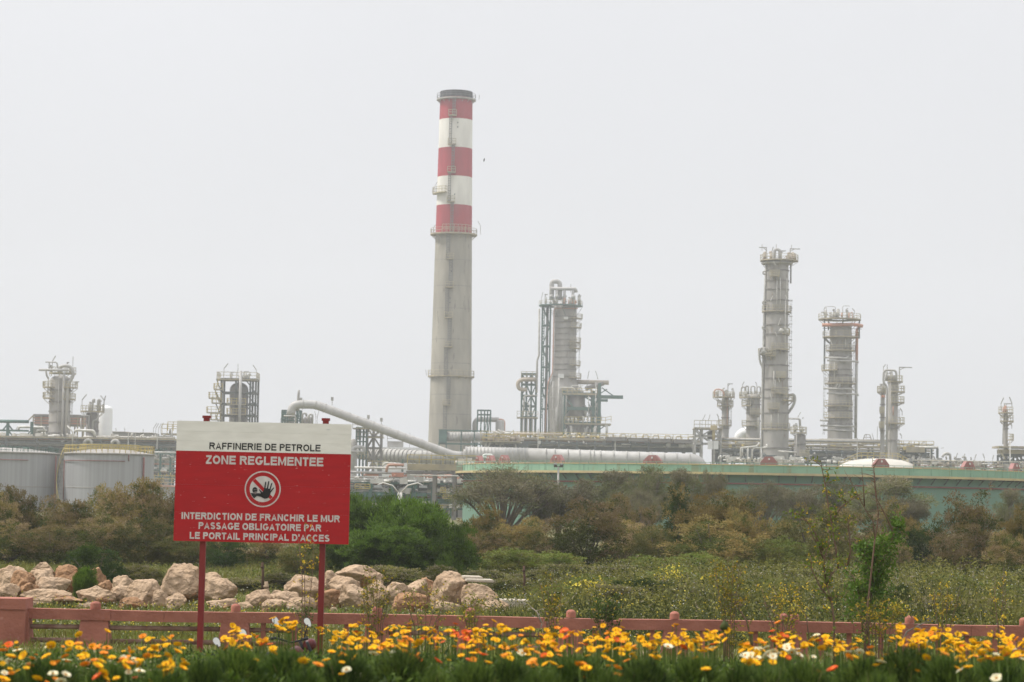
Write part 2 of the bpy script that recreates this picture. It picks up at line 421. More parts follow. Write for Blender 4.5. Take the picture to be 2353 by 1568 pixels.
# ---------------------------------------------------------------- ground
def gz(y):
    t = min(1.0, max(0.0, (y - 25.0) / 7.0)); t = t * t * (3 - 2 * t)
    return 1.1 * (1 - t)
ys = [-40, -10, 0, 8, 12, 16, 20, 24] + [25 + 0.7 * i for i in range(11)] + [36, 40, 44, 50, 60, 80, 110, 160, 240, 360, 550, 900, 1500]
xs = [-700, -300, -120, -60, -30, -20] + list(range(-16, 17, 2)) + [20, 30, 60, 120, 300, 700]
gm = MB()
gv = []
for y in ys:
    for x in xs:
        z = gz(y)
        if 38 < y < 150: z += 0.05 * mnoise.noise(Vector((x * 0.21, y * 0.17, 3)))
        gv.append((x, y, z))
nx = len(xs)
gm.add(gv, [(j * nx + i, j * nx + i + 1, (j + 1) * nx + i + 1, (j + 1) * nx + i) for j in range(len(ys) - 1) for i in range(nx - 1)], True)
g = gm.build('ground', 'soil'); g['kind'] = 'structure'
# ================================================================ REFINERY
RS = 1.4
def rail_line(mb, pts, h=1.1, w=0.07, step=1.6, closed=False):
    """Handrail, knee rail and posts along a path."""
    pts = [Vector(p) for p in pts]
    if pts[0].y > 420: h, w, step = h * 1.3, w * RS, step * RS
    if closed: pts = pts + [pts[0]]
    for a, b in zip(pts[:-1], pts[1:]):
        for k in (h, h * 0.52): mb.beam(a + Vector((0, 0, k)), b + Vector((0, 0, k)), w)
        n = max(1, int(round((b - a).length / step)))
        for i in range(n): mb.beam(a.lerp(b, i / n), a.lerp(b, i / n) + Vector((0, 0, h)), w)
    mb.beam(pts[-1], pts[-1] + Vector((0, 0, h)), w)

def ring_pts(c, r, z, a0, a1, n):
    return [Vector((c[0] + r * math.cos(a0 + (a1 - a0) * i / n), c[1] + r * math.sin(a0 + (a1 - a0) * i / n), z)) for i in range(n + 1)]

class Column:
    """A vertical vessel read from pixel measures at distance Y; its shell, ring seams, platforms, pipes, davits."""
    def __init__(s, name, label, cat, Y, cx, cy, rpx, ytop, m='steel', seams=(), dome=0.6, group=None, taper=None, seg=28, ybot=None):
        s.f = Fr(Y, cx, cy); s.Y = Y; s.r = rpx * s.f.m; s.cx = cx
        s.c = (s.f.o.x, Y)
        s.t = thing(name, label, cat, (s.f.o.x, Y, 0), group)
        zt = s.f.z(ytop); zb = 0 if ybot is None else s.f.z(ybot)
        s.zt = zt
        mb = MB(); h = s.r * dome
        if taper:
            prof = [(q[0] * s.f.m, 0 if q[1] is None else s.f.z(q[1])) for q in taper]
        else:
            prof = [(s.r, zb), (s.r, zt - h)]
        prof += [(s.r * math.cos(a), zt - h + h * math.sin(a)) for a in (0.3, 0.6, 0.9, 1.2, 1.45)] + [(0.001, zt)]
        mb.lathe((*s.c, 0), prof, seg)
        s.shell = mb.build('shell', m, s.t)
        if seams:
            mb = MB()
            for y in seams:
                z = s.f.z(y)
                rr = s.r
                if taper:
                    for q0, q1 in zip(prof[:-1], prof[1:]):
                        if q0[1] <= z <= q1[1] and q1[1] > q0[1]: rr = q0[0] + (q1[0] - q0[0]) * (z - q0[1]) / (q1[1] - q0[1])
                mb.lathe((*s.c, 0), [(rr, z - .17), (rr + .2, z - .15), (rr + .2, z + .15), (rr, z + .17)], seg, smooth=False)
            mb.build('seam_ring', 'steel_dark', s.t)
    def plat(s, y, x0, x1, m='beige_deck', rail='pale_rail', h=1.1, thick=0.3, full=False):
        z = s.f.z(y); X0, X1 = s.f.x(x0), s.f.x(x1); cx = s.c[0]; r = s.r
        deck, rl = MB(), MB()
        if full or (X0 < cx - r * 0.9 and X1 > cx + r * 0.9):
            ro = max((X1 - X0) / 2, r + 0.7); cc = ((X0 + X1) / 2 if full else cx, s.c[1], 0)
            deck.lathe(cc, [(r * 0.95, z), (ro, z), (ro, z - thick), (r * 0.95, z - thick)], 24, smooth=False)
            rail_line(rl, ring_pts(cc, ro - .05, z, 0, 2 * PI, 16), h)
            for k in range(8):
                a = k * PI / 4
                deck.beam((cc[0] + ro * math.cos(a), cc[1] + ro * math.sin(a), z - thick), (cx + r * math.cos(a), s.c[1] + r * math.sin(a), z - thick - (ro - r) * 0.9), .12)
        elif X1 <= cx + r * 0.2 and X0 < cx - r:
            ro = cx - X0; a0, a1 = PI - 0.3, PI + 1.2
            s._arc(deck, rl, z, ro, a0, a1, thick, h)
        elif X0 >= cx - r * 0.2 and X1 > cx + r:
            ro = X1 - cx; a0, a1 = -1.2, 0.3
            s._arc(deck, rl, z, ro, a0, a1, thick, h)
        else:
            ro = r + 1.3
            def ang(X): return -math.acos(max(-1, min(1, (X - cx) / ro)))
            s._arc(deck, rl, z, ro, ang(X0), ang(X1), thick, h)
        d = deck.build('platform', m, s.t)
        rl.build('railing', rail, d)
        return d
    def _arc(s, deck, rl, z, ro, a0, a1, thick, h):
        c = (*s.c, 0); r = s.r; n = 10
        A = ring_pts(c, r * 0.97, z, a0, a1, n); B = ring_pts(c, ro, z, a0, a1, n)
        dn = Vector((0, 0, -thick))
        for i in range(n):
            deck.add([A[i], B[i], B[i + 1], A[i + 1], A[i] + dn, B[i] + dn, B[i + 1] + dn, A[i + 1] + dn],
                     [(0, 1, 2, 3), (7, 6, 5, 4), (1, 5, 6, 2), (0, 3, 7, 4)] + ([(0, 4, 5, 1)] if i == 0 else []) + ([(2, 6, 7, 3)] if i == n - 1 else []))
        for i in (1, n // 2, n - 1):
            deck.beam(B[i] + dn, A[i] + dn - Vector((0, 0, (ro - r) * 0.9)), .12)
        rail_line(rl, [A[0]] + B + [A[-1]], h)
    def pipe(s, pts, rpx, m='pipe_grey', dd=None, name='pipe', bend=None, seg=10):
        mb = MB(); d0 = -(s.r + rpx * s.f.m + .2) if dd is None else dd
        mb.pipe([s.f.p(q[0], q[1], q[2] if len(q) > 2 else d0) for q in pts], rpx * s.f.m, seg, bend)
        return mb.build(name, m, s.t)
    def davit(s, x, y0, y1, xa, w=0.24, dd=0):
        mb = MB(); mb.beam(s.f.p(x, y0, dd), s.f.p(x, y1, dd), w); mb.beam(s.f.p(x, y1 + 1, dd), s.f.p(xa, y1 + 1, dd), w)
        mb.beam(s.f.p(x, y1 + 7, dd), s.f.p(x + (xa - x) * .45, y1 + 1, dd), w * .7)
        return mb.build('davit', 'pipe_grey', s.t)
    def mast(s, x, y0, y1, xt=None, dd=0):
        """A thin lamp mast with a cranked top."""
        mb = MB(); ym = y1 + (y0 - y1) * 0.45 if xt is not None else y1
        mb.beam(s.f.p(x, y0, dd), s.f.p(x, ym, dd), .15)
        if xt is not None: mb.beam(s.f.p(x, ym, dd), s.f.p(xt, y1, dd), .24)
        return mb.build('lamp_mast', 'pipe_grey', s.t)
    def ladder(s, x, y0, y1, dd=0, w=2.0):
        mb = MB()
        hw = w * s.f.m / 2
        a, b = s.f.p(x, y0, dd), s.f.p(x, y1, dd)
        for k in (-hw, hw): mb.beam(a + Vector((k, 0, 0)), b + Vector((k, 0, 0)), .09)
        n = int((b - a).length / 0.9)
        for i in range(n):
            q = a.lerp(b, (i + .5) / n); mb.beam(q - Vector((hw, 0, 0)), q + Vector((hw, 0, 0)), .07)
            if i % 2 == 0:
                mb.beam(q - Vector((hw, 0, 0)), q + Vector((-hw, -.55, 0)), .06); mb.beam(q + Vector((-hw, -.55, 0)), q + Vector((hw, -.55, 0)), .06); mb.beam(q + Vector((hw, -.55, 0)), q + Vector((hw, 0, 0)), .06)
        return mb.build('ladder', 'pipe_grey', s.t)
    def clutter(s, n, y0, y1, seed, m='pipe_grey', x0=None, x1=None, dd=0.0, size=1.0):
        """Small valves, nozzles and vents standing on a platform."""
        rr = random.Random(seed)
        for i in range(n):
            mb = MB()
            x = rr.uniform(x0 if x0 is not None else s.cx - s.r / s.f.m, x1 if x1 is not None else s.cx + s.r / s.f.m)
            d = dd + rr.uniform(-s.r, s.r) * .8; yt = rr.uniform(y1, y1 + (y0 - y1) * .6); r = rr.uniform(.13, .42) * size
            mb.tube([s.f.p(x, y0, d), s.f.p(x, yt, d)], r, 8)
            if rr.random() < .6: mb.pipe([s.f.p(x, yt, d), s.f.p(x, yt - 2, d), s.f.p(x + rr.choice((-3, 3)), yt - 2, d), s.f.p(x + rr.choice((-3, 3)), yt + 1.5, d)], r * .8, 6)
            if rr.random() < .5: mb.box(s.f.p(x, (y0 + yt) / 2, d), (r * 3.2, r * 3.2, r * 1.4))
            mb.build('valve', m, s.t)

def part(mb, name, m, t): return mb.build(name, m, t)

def frame_mb(f, xsv, y_levels, ybot, depth, w, brace=True, dd=0.0, braces_px=None, wl=None):
    """A braced steel frame: two planes of posts joined by beams."""
    mb = MB(); w = w * (1.2 if f.Y > 420 else 1); wl = (wl or w)
    zb = 0 if ybot is None else f.z(ybot)
    zt = f.z(min(y_levels))
    for d in (dd, dd + depth):
        for x in xsv: mb.beam((f.x(x), f.Y + d, zb), (f.x(x), f.Y + d, zt), w)
        for y in y_levels: mb.beam((f.x(xsv[0]), f.Y + d, f.z(y)), (f.x(xsv[-1]), f.Y + d, f.z(y)), wl)
        if brace:
            yl = sorted(y_levels)
            for i in range(len(yl) - 1):
                for j in range(len(xsv) - 1):
                    a, b = (xsv[j], xsv[j + 1]) if (i + j) % 2 == 0 else (xsv[j + 1], xsv[j])
                    mb.beam(f.p(a, yl[i], d), f.p(b, yl[i + 1], d), w * .6)
    for x in xsv:
        for y in y_levels: mb.beam(f.p(x, y, dd), f.p(x, y, dd + depth), wl * .8)
    return mb

# ---------------------------------------------------------------- chimney
def chimney():
    Y = 750; f = Fr(Y, 1041.5, 600); m = f.m
    t = thing('chimney', 'tall concrete chimney with red and white bands on its upper third', 'chimney', (f.o.x, Y, 0))
    c = (f.o.x, Y, 0)
    def rad(z):
        zz = z / f.z(207)
        return m * (52.5 - 15.2 * zz ** 0.9)
    def ring(ya, yb, name, mm, extra=0.0):
        z0 = 0 if ya is None else f.z(ya); z1 = f.z(yb); n = max(2, int((z1 - z0) / 4)); mb = MB()
        mb.lathe(c, [(rad(z0 + (z1 - z0) * i / n) + extra, z0 + (z1 - z0) * i / n) for i in range(n + 1)], 56)
        return mb, z1
    mb, _ = ring(None, 540, 'shaft', 'concrete'); mb.build('shaft', 'concrete', t)
    for ya, yb, mm in ((540, 473, 'red_band'), (473, 406.5, 'white_band'), (406.5, 340, 'red_band'), (340, 273, 'white_band'), (273, 222, 'red_band')):
        mb, _ = ring(ya, yb, 'b', mm); mb.build('painted_band', mm, t)
    mb, zt = ring(222, 207, 'c', 'soot', 0.05)
    mb.lathe(c, [(rad(zt), zt), (rad(zt) - .5, zt), (rad(zt) - .5, zt - 4), (0.01, zt - 4)], 56, smooth=False)
    mb.build('rim', 'soot', t)
    # casting joints
    mb = MB()
    for y in (600, 660, 712, 783, 838, 910, 955):
        z = f.z(y); mb.lathe(c, [(rad(z) + .0, z - .07), (rad(z) + .03, z), (rad(z), z + .07)], 56, smooth=False)
    mb.build('casting_joint', 'steel_dark', t)
    for y, ext in ((226, 8), (540, 12), (868, 6.5)):
        z = f.z(y); r0 = rad(z); ro = r0 + ext * m
        d = MB(); d.lathe(c, [(r0 * .98, z + .25), (ro, z + .25), (ro, z - .15), (r0 * .98, z - .25)], 40, smooth=False)
        for k in range(16):
            a = k * PI / 8
            d.beam((c[0] + ro * math.cos(a), Y + ro * math.sin(a), z), (c[0] + r0 * math.cos(a), Y + r0 * math.sin(a), z - ext * m * .9), .12)
        do = d.build('gallery', 'beige_deck' if y != 226 else 'pipe_grey', t)
        rl = MB(); rail_line(rl, ring_pts(c, ro - .08, z + .25, 0, 2 * PI, 24), 1.25, .07 if y != 226 else .05, 1.6)
        if y == 540: rail_line(rl, ring_pts(c, r0 + 1, z + .25, -2.1, -.6, 8), 1.9, .09, 1.4)
        rl.build('railing', 'pale_rail' if y != 226 else 'ladder_grey', do)
    # zigzag of caged ladders with rest platforms down the left face
    stops = [226, 268, 335, 400, 468, 540, 600, 665, 735, 802, 868, 935, 1000]
    for i, (ya, yb) in enumerate(zip(stops[:-1], stops[1:])):
        off = (-2.5 if i % 2 else 4.5)
        za, zb = f.z(ya), f.z(yb)
        def P(z, e=0.0):
            r = rad(z) + e; xo = (-8.5 + off) * m - (540 - 226) * 0
            return Vector((c[0] + xo, Y - math.sqrt(max(0.1, r * r - xo * xo)) - .1, z))
        mb = MB()
        up = i < 5
        w = 0.38 if up else 0.5
        for sx in (-w, w): mb.beam(P(za, .25) + Vector((sx, 0, 0)), P(zb, .25) + Vector((sx, 0, 0)), .12)
        n = int((za - zb) / 0.75)
        for k in range(n):
            q = P(zb + (za - zb) * (k + .5) / n, .25); mb.beam(q - Vector((w, 0, 0)), q + Vector((w, 0, 0)), .09)
            if k % 2 == 0:
                qq = q + Vector((0, -.7, 0))
                mb.beam(q - Vector((w, 0, 0)), qq - Vector((w * .8, 0, 0)), .08); mb.beam(qq - Vector((w * .8, 0, 0)), qq + Vector((w * .8, 0, 0)), .08); mb.beam(qq + Vector((w * .8, 0, 0)), q + Vector((w, 0, 0)), .08)
        for sx in (-w * .8, 0, w * .8): mb.beam(P(za, .95) + Vector((sx, 0, 0)), P(zb, .95) + Vector((sx, 0, 0)), .08)
        mb.build('caged_ladder', 'ladder_grey', t)
        if yb not in (540, 868) and yb < 1000:
            d = MB(); q = P(zb, .6); xo = (-1 if i % 2 else 1) * 0 + 0
            cxx = c[0] - 7.0 * m
            d.box((cxx, q.y, zb), (18 * m, 1.5, .3))
            do = d.build('rest_platform', 'beige_deck', t)
            rl = MB(); hx = 9 * m
            rail_line(rl, [(cxx - hx, q.y + .7, zb + .15), (cxx - hx, q.y - .7, zb + .15), (cxx + hx, q.y - .7, zb + .15), (cxx + hx, q.y + .7, zb + .15)], 1.2, .09, 1.0)
            rl.build('railing', 'pale_rail', do)
    # side balcony at the lower white band, with a lamp arm
    z = f.z(444); r0 = rad(z); d = MB()
    A = ring_pts(c, r0 * .98, z, PI - .2, PI + 1.15, 8); B = ring_pts(c, r0 + 10 * m, z, PI - .2, PI + 1.15, 8)
    for i in range(8):
        dn = Vector((0, 0, -.3))
        d.add([A[i], B[i], B[i + 1], A[i + 1], A[i] + dn, B[i] + dn, B[i + 1] + dn, A[i + 1] + dn], [(0, 1, 2, 3), (7, 6, 5, 4), (1, 5, 6, 2), (0, 3, 7, 4), (0, 4, 5, 1), (2, 6, 7, 3)])
    do = d.build('balcony', 'pale_rail', t); rl = MB(); rail_line(rl, [A[0]] + B + [A[-1]], 1.3, .1, 1.2); rl.build('railing', 'pale_rail', do)
    for pts in ([(996, 441), (996, 427), (1003, 413)], [(1103, 538), (1103, 518), (1097, 507)], [(995, 538), (995, 522), (1000, 516)], [(1007, 224), (1006, 212)], [(1094, 224), (1095, 212)], [(985, 866), (983, 852)]):
        mb = MB()
        for a, b in zip(pts[:-1], pts[1:]): mb.beam(f.p(*a), f.p(*b), .15)
        mb.build('lamp_arm', 'pipe_grey', t)
    mb = MB()
    for px, py in ((1047, 284), (1047, 294), (1043, 450), (1043, 460), (1040, 618), (1039, 628), (1037, 690), (1037, 700), (1036, 860), (1035, 1019), (1035, 1027)):
        z = f.z(py); r = rad(z); xo = (px - 1041.5) * m
        mb.box((c[0] + xo, Y - math.sqrt(r * r - xo * xo), z), (.28, .25, .4))
    mb.build('sampling_port', 'dark_steel', t)
chimney()

# ---------------------------------------------------------------- flue ducts
def ribs(mb, pts, r, n0, n1, step, h=.12, w=.14):
    """Stiffening rings along a polyline."""
    pts = [Vector(p) for p in pts]; total = sum((b - a).length for a, b in zip(pts[:-1], pts[1:])); s = n0
    while s < total - n1:
        d = s
        for a, b in zip(pts[:-1], pts[1:]):
            l = (b - a).length
            if d <= l:
                u = (b - a) / l; q = a + u * d; mb.tube([q - u * w / 2, q + u * w / 2], r + h, 24); break
            d -= l
        s += step

f = Fr(660, 1176, 1040)
t = thing('flue_duct', 'fat pale horizontal duct lying behind the green tank, ribbed at its left end', 'duct', on_ground(f.p(1350, 1048)))
mb = MB(); r = 16.8 * f.m
mb.tube([f.p(1069, 1045), f.p(1213, 1046)], r * .985, 32); mb.build('ribbed_section', 'insulation', t)
mb = MB(); ribs(mb, [f.p(1069, 1045), f.p(1213, 1046)], r, .3, .1, 8.2 * f.m, .10, .2); mb.build('rib', 'pipe_grey', t)
mb = MB(); mb.tube([f.p(1213, 1046), f.p(1588, 1052.5)] + [f.p(1588 + 24 * math.sin(a), 1052.5 + 26 * (1 - math.cos(a))) for a in (.35, .7, 1.05, 1.4, 1.57)] + [f.p(1612, 1110)], r, 36)
mb.build('smooth_section', 'insulation', t)
for x in (1254, 1274, 1304, 1331, 1355, 1364, 1379, 1409, 1439, 1467, 1496, 1525, 1554, 1584):
    q = f.p(x, 1046 + (x - 1213) * .0173); mb = MB(); mb.tube([q - Vector((.18, 0, 0)), q + Vector((.18, 0, 0))], r + .13, 36); mb.build('flange', 'pipe_grey', t)
mb = MB()
for x in (1110, 1190, 1354, 1378, 1480, 1570):
    mb.beam((f.x(x), f.Y - r * .5, 0), (f.x(x), f.Y - r * .5, f.z(1052) - r * .4), .5)
    mb.beam((f.x(x), f.Y + r * .5, 0), (f.x(x), f.Y + r * .5, f.z(1052) - r * .4), .5)
mb.build('saddle_support', 'green_steel', t)

f = Fr(678, 950, 1050)
t = thing('ribbed_duct', 'grey ribbed duct running under the sloping pipe, left of the chimney foot', 'duct', on_ground(f.p(950, 1050)))
pts = [f.p(818, 1040, 20), f.p(880, 1046, 6), f.p(960, 1050), f.p(1060, 1052)]
mb = MB(); mb.tube(pts, 15 * f.m, 30); mb.build('duct_body', 'pipe_grey', t)
mb = MB(); ribs(mb, pts, 15 * f.m, .4, .3, 11 * f.m, .11, .2); mb.build('rib', 'steel_dark', t)
mb = MB()
for x in (870, 925, 980, 1040): mb.beam((f.x(x), f.Y + 1, 0), (f.x(x), f.Y + 1, f.z(1056)), .6)
mb.build('support_post', 'green_steel', t)

f = Fr(717, 1080, 1004)
t = thing('chimney_inlet_duct', 'short ribbed duct entering the chimney foot under a green steel beam', 'duct', on_ground(f.p(1080, 1004)))
mb = MB(); mb.tube([f.p(1022, 1005), f.p(1150, 1003)], 10.5 * f.m, 28); mb.build('duct_body', 'insulation', t)
mb = MB(); ribs(mb, [f.p(1030, 1005), f.p(1150, 1003)], 10.5 * f.m, .3, .2, 7.2 * f.m, .14, .2); mb.build('rib', 'pipe_grey', t)
mb = MB(); mb.box(f.p(1018, 1006), (18 * f.m, 3.5, 33 * f.m)); mb.build('inlet_housing', 'green_steel', t)
mb = MB(); mb.beam(f.p(1008, 990, -1.5), f.p(1118, 991, -1.5), .4); mb.beam(f.p(1008, 1021, -1.5), f.p(1118, 1021, -1.5), .5)
for x in (1010, 1026, 1060, 1090, 1118): mb.beam((f.x(x), f.Y - 1.5, 0), (f.x(x), f.Y - 1.5, f.z(991)), .35)
mb.build('support_frame', 'green_steel', t)

f = Fr(654, 880, 985)
t = thing('sloping_pipe', 'long pale pipe sloping down from an elbow behind the sign to the chimney foot', 'pipe', on_ground(f.p(880, 985)))
r = 10 * f.m
arc = [(668, 958), (668.5, 949), (671, 942), (675, 937), (681, 934), (689, 932.8), (700, 932.6), (715, 932.8), (726, 934), (740, 938.5), (800, 959.5), (919, 1001), (970, 1018.5), (1030, 1040), (1040, 1043), (1052, 1044.5), (1066, 1045)]
mb = MB(); mb.tube([f.p(*q) for q in arc], r, 28); mb.build('pipe_run', 'insulation', t)
mb = MB()
for a, b in (((695, 932.6), (697, 932.6)), ((724, 933.8), (726, 934.1))): mb.tube([f.p(*a), f.p(*b)], r + .1, 28)
for k in range(15):
    x = 745 + k * 18.5; y = 938.5 + (x - 740) * .3494
    a, b = f.p(x - .8, y - .28), f.p(x + .8, y + .28); mb.tube([a, b], r + (.05 if k % 3 else .12), 28)
mb.tube([f.p(1066, 1045), f.p(1069.5, 1045)], 16 * f.m, 28)
mb.build('flange', 'pipe_grey', t)
mb = MB()
for x, y in ((876, 968), (762, 922), (846, 962), (690, 925)):
    mb.beam(f.p(x, y + 12), f.p(x, y - 2), .16); mb.box(f.p(x, y - 3), (.7, .5, 1.0))
mb.beam(f.p(1030, 1050, -2.5), f.p(1025, 1040, -2.5), .35); mb.beam(f.p(1042, 1050, -2.5), f.p(1048, 1043, -2.5), .35)
mb.build('nozzle', 'pipe_grey', t)
mb = MB(); mb.tube([f.p(684, 948), f.p(684, 922), f.p(684.5, 908), f.p(685, 900)], [3.4 * f.m, 3.2 * f.m, 2.8 * f.m, 2.4 * f.m], 12); mb.build('vent_stack', 'steel', t)

f = Fr(662, 858, 1030)
t = thing('pipe_trestle', 'grey lattice steel trestle standing under the middle of the sloping pipe', 'trestle', on_ground(f.p(858, 1030)))
fm = frame_mb(f, [842, 857, 875], [985, 1004, 1030, 1060, 1088], None, 4, .42, True); fm.build('lattice_frame', 'steel_dark', t)
mb = MB()
mb.span(f.x(838), f.x(880), f.Y - 1, f.Y + 5, f.z(1004) - .3, f.z(1004)); d = mb.build('platform', 'beige_deck', t)
rl = MB(); rail_line(rl, [f.p(838, 1004, -1), f.p(880, 1004, -1)], 1.2, .09, 1.2); rl.build('railing', 'pale_rail', d)
mb = MB(); mb.span(f.x(806), f.x(846), f.Y - 1, f.Y + 3, f.z(1052) - .3, f.z(1052)); mb.span(f.x(878), f.x(905), f.Y - 1, f.Y + 3, f.z(1074) - .3, f.z(1074)); d = mb.build('walkway', 'beige_deck', t)
rl = MB(); rail_line(rl, [f.p(846, 1074, -1.2), f.p(893, 1074, -1.2)], 1.3, .1, 1.0); rail_line(rl, [f.p(806, 1052, -1.2), f.p(846, 1052, -1.2)], 1.2, .1, 1.0); rl.build('railing', 'yellow_rail', d)

# equipment cluster right of the sign
f = Fr(657, 820, 1030)
t = thing('cooling_vessel', 'grey vertical vessel with a looped pipe just right of the sign edge', 'vessel', on_ground(f.p(815, 1030)))
mb = MB(); mb.lathe((f.x(812), f.Y, 0), [(8 * f.m, 0), (8 * f.m, f.z(1018)), (6 * f.m, f.z(1012)), (2 * f.m, f.z(1009)), (.01, f.z(1008.5))], 20); mb.build('shell', 'steel', t)
mb = MB(); mb.pipe([f.p(812, 1080, -3), f.p(812, 1028, -3), f.p(838, 1028, -3), f.p(838, 1040, -3), f.p(826, 1042, -3)], 4 * f.m, 12, 2.2); mb.build('looped_pipe', 'insulation', t)
mb = MB(); mb.pipe([f.p(800, 1038, -4), f.p(836, 1039, -4)], 2.5 * f.m, 10); mb.build('pipe', 'pipe_grey', t)
fm = frame_mb(f, [816, 824, 832, 840], [982, 992, 1003, 1014], None, 4, .22, False, 3); fm.build('steel_frame', 'green_steel', t)
mb = MB(); mb.span(f.x(808), f.x(845), f.Y + 2, f.Y + 8, f.z(983) - .3, f.z(983)); d = mb.build('platform', 'beige_deck', t)
rl = MB(); rail_line(rl, [f.p(808, 983, 2), f.p(845, 983, 2)], 1.2, .09, 1.1); rl.build('railing', 'pale_rail', d)
mb = MB(); mb.lathe((f.x(822), f.Y + 5, 0), [(5 * f.m, f.z(1010)), (5 * f.m, f.z(985)), (.01, f.z(982))], 14); mb.build('drum', 'steel', t)

# top of the sloping pipe: vessels
f = Fr(669, 690, 960)
t = thing('desalter_unit', 'cluster of grey drums and green posts peeping over the right half of the sign', 'process unit', on_ground(f.p(690, 960)))
mb = MB(); mb.lathe((f.x(667), f.Y, 0), [(9.2 * f.m, 0), (9.2 * f.m, f.z(955)), (8 * f.m, f.z(951)), (8 * f.m, f.z(946))], 20); mb.build('drum', 'steel', t)
mb = MB(); mb.lathe((f.x(708), f.Y, 0), [(11 * f.m, 0), (11 * f.m, f.z(964)), (9 * f.m, f.z(960)), (4 * f.m, f.z(957)), (.01, f.z(956.5))], 20); mb.build('drum', 'steel_dark', t)
fm = frame_mb(f, [650, 656, 663, 684, 692], [945, 957, 968], None, 3, .28, True, -3); fm.build('steel_frame', 'green_steel', t)
mb = MB()
mb.pipe([f.p(697, 975, -3), f.p(697, 951, -3), f.p(706, 951, -3), f.p(706, 958, -3)], .28, 8)
mb.pipe([f.p(712, 975, -3), f.p(712, 953, -3), f.p(720, 953, -3), f.p(720, 975, -3)], .28, 8)
mb.pipe([f.p(655, 958, -4), f.p(682, 958, -4), f.p(682, 975, -4)], .24, 8)
mb.build('pipe', 'pipe_grey', t)
mb = MB()
for x, y0, y1, xt in ((726, 958, 945, 723), (729, 958, 945, 732), (694, 940, 925, None), (645, 965, 952, 650)):
    mb.beam(f.p(x, 975), f.p(x, y0), .1); mb.beam(f.p(x, y0), f.p(xt or x, y1), .14)
mb.build('lamp_mast', 'pipe_grey', t)

# ---------------------------------------------------------------- inverted U pipe and green rack right of the chimney
f = Fr(750, 1125, 975)
t = thing('crossover_pipe', 'pale pipe in an upside down U beside the chimney foot', 'pipe', on_ground(f.p(1125, 975)))
mb = MB(); mb.pipe([f.p(1091, 1030), f.p(1091, 964.5), f.p(1146, 964.5)], 5.6 * f.m, 16, 1.6); mb.build('pipe_run', 'insulation', t)
mb = MB(); mb.pipe([f.p(1134, 965), f.p(1158, 965), f.p(1158, 1030)], 3.4 * f.m, 14, 1.0); mb.build('pipe_run', 'pipe_pink', t)
mb = MB(); mb.lathe((f.x(1149), f.Y, 0), [(10.5 * f.m, 0), (10.5 * f.m, f.z(969)), (9 * f.m, f.z(966)), (.01, f.z(965))], 22); mb.build('drum', 'insulation', t)
f = Fr(741, 1112, 970)
t = thing('pipe_support_frame', 'open dark green steel frame of thin posts beside the chimney foot', 'steel frame', on_ground(f.p(1112, 970)))
fm = frame_mb(f, [1097, 1105, 1113, 1120, 1127], [943, 953], None, 3.5, .3, False); fm.build('post_frame', 'green_steel', t)
mb = MB(); mb.beam(f.p(1127, 943), f.p(1122, 995), .3); mb.beam(f.p(1103, 995), f.p(1108, 958), .25); mb.beam(f.p(1114, 995), f.p(1119, 958), .25); mb.build('brace', 'dark_steel', t)

# ---------------------------------------------------------------- crude tower with its side frame
K = Column('distillation_tower', 'broad grey tower with a gooseneck on top and a green frame at its left', 'refinery tower', 840, 1297, 830, 26.5, 700, 'steel',
           [728, 741, 755, 768, 781, 795, 808, 822, 838, 850, 866], 0.2, None,
           [(33, None), (36, 985), (37, 905), (34, 888), (27.2, 868), (26.5, 800), (26.5, 708)])
K.r = 26.5 * K.f.m
K.plat(702, 1236, 1337, full=True, m='green_steel')
K.plat(731, 1308, 1337); K.plat(752, 1322, 1335); K.plat(786, 1322, 1334); K.plat(800, 1322, 1334); K.plat(839, 1320, 1334); K.plat(868, 1322, 1336)
K.pipe([(1265, 690), (1265, 660), (1265, 646.5), (1283, 646.5), (1284, 662), (1284, 690)], 5.4, 'insulation', 0, 'gooseneck_pipe', 2.2, 16)
K.pipe([(1262, 664), (1320, 664), (1321, 672)], 3.9, 'insulation', -1.5, 'header_pipe', None, 12)
for x in (1276.5, 1294.5, 1314): K.pipe([(x, 666), (x, 700)], 3.2, 'insulation', -1.5, 'riser_pipe')
for x in (1264, 1277, 1314):
    mb = MB(); mb.lathe((K.f.x(x), K.Y - 2.5, K.f.z(683)), [(.01, .75)] + [(.75 * math.sin(a), .75 * math.cos(a)) for a in (.4, .8, 1.2, 1.57, 2, 2.4, 2.8)] + [(.01, -.75)], 14); mb.build('relief_drum', 'insulation', K.t)
K.clutter(14, 702, 678, 3, x0=1252, x1=1330)
K.clutter(5, 702, 684, 4, 'pipe_orange', 1285, 1322)
K.davit(1326, 702, 678, 1331); K.davit(1250, 702, 676, 1256); K.mast(1242, 702, 672, 1245); K.mast(1309, 672, 652)
K.pipe([(1325, 710.5), (1270.5, 710.5), (1269.5, 860), (1260, 880), (1258, 905), (1254, 1010)], 1.3, 'pipe_pink', None, 'pink_pipe', 1.0)
K.pipe([(1272.5, 716), (1272.5, 860), (1264, 878), (1261, 1005)], 1.1, 'pipe_grey', None)
for i, (x, y0, y1) in enumerate(((1284, 872, 1000), (1290, 905, 1000), (1279, 938, 1000), (1295, 900, 1005))): K.pipe([(x, y0), (x, y1)], (2.0, 1.2, 1.4, .9)[i], 'pipe_grey', -(45 * K.f.m + .6))
mb = MB(); mb.box(K.f.p(1298, 733, -(K.r + .4)), (1.5, 1.2, .9)); mb.box(K.f.p(1289, 866, -(K.r + .5)), (2.0, 1.0, 1.4)); mb.build('junction_box', 'panel_white', K.t)
mb = MB()
for y in (893, 915, 943, 965, 990): mb.beam(K.f.p(1262, y, -(43 * K.f.m)), K.f.p(1278, y, -(43 * K.f.m)), .25)
mb.build('stiffener', 'pipe_grey', K.t)
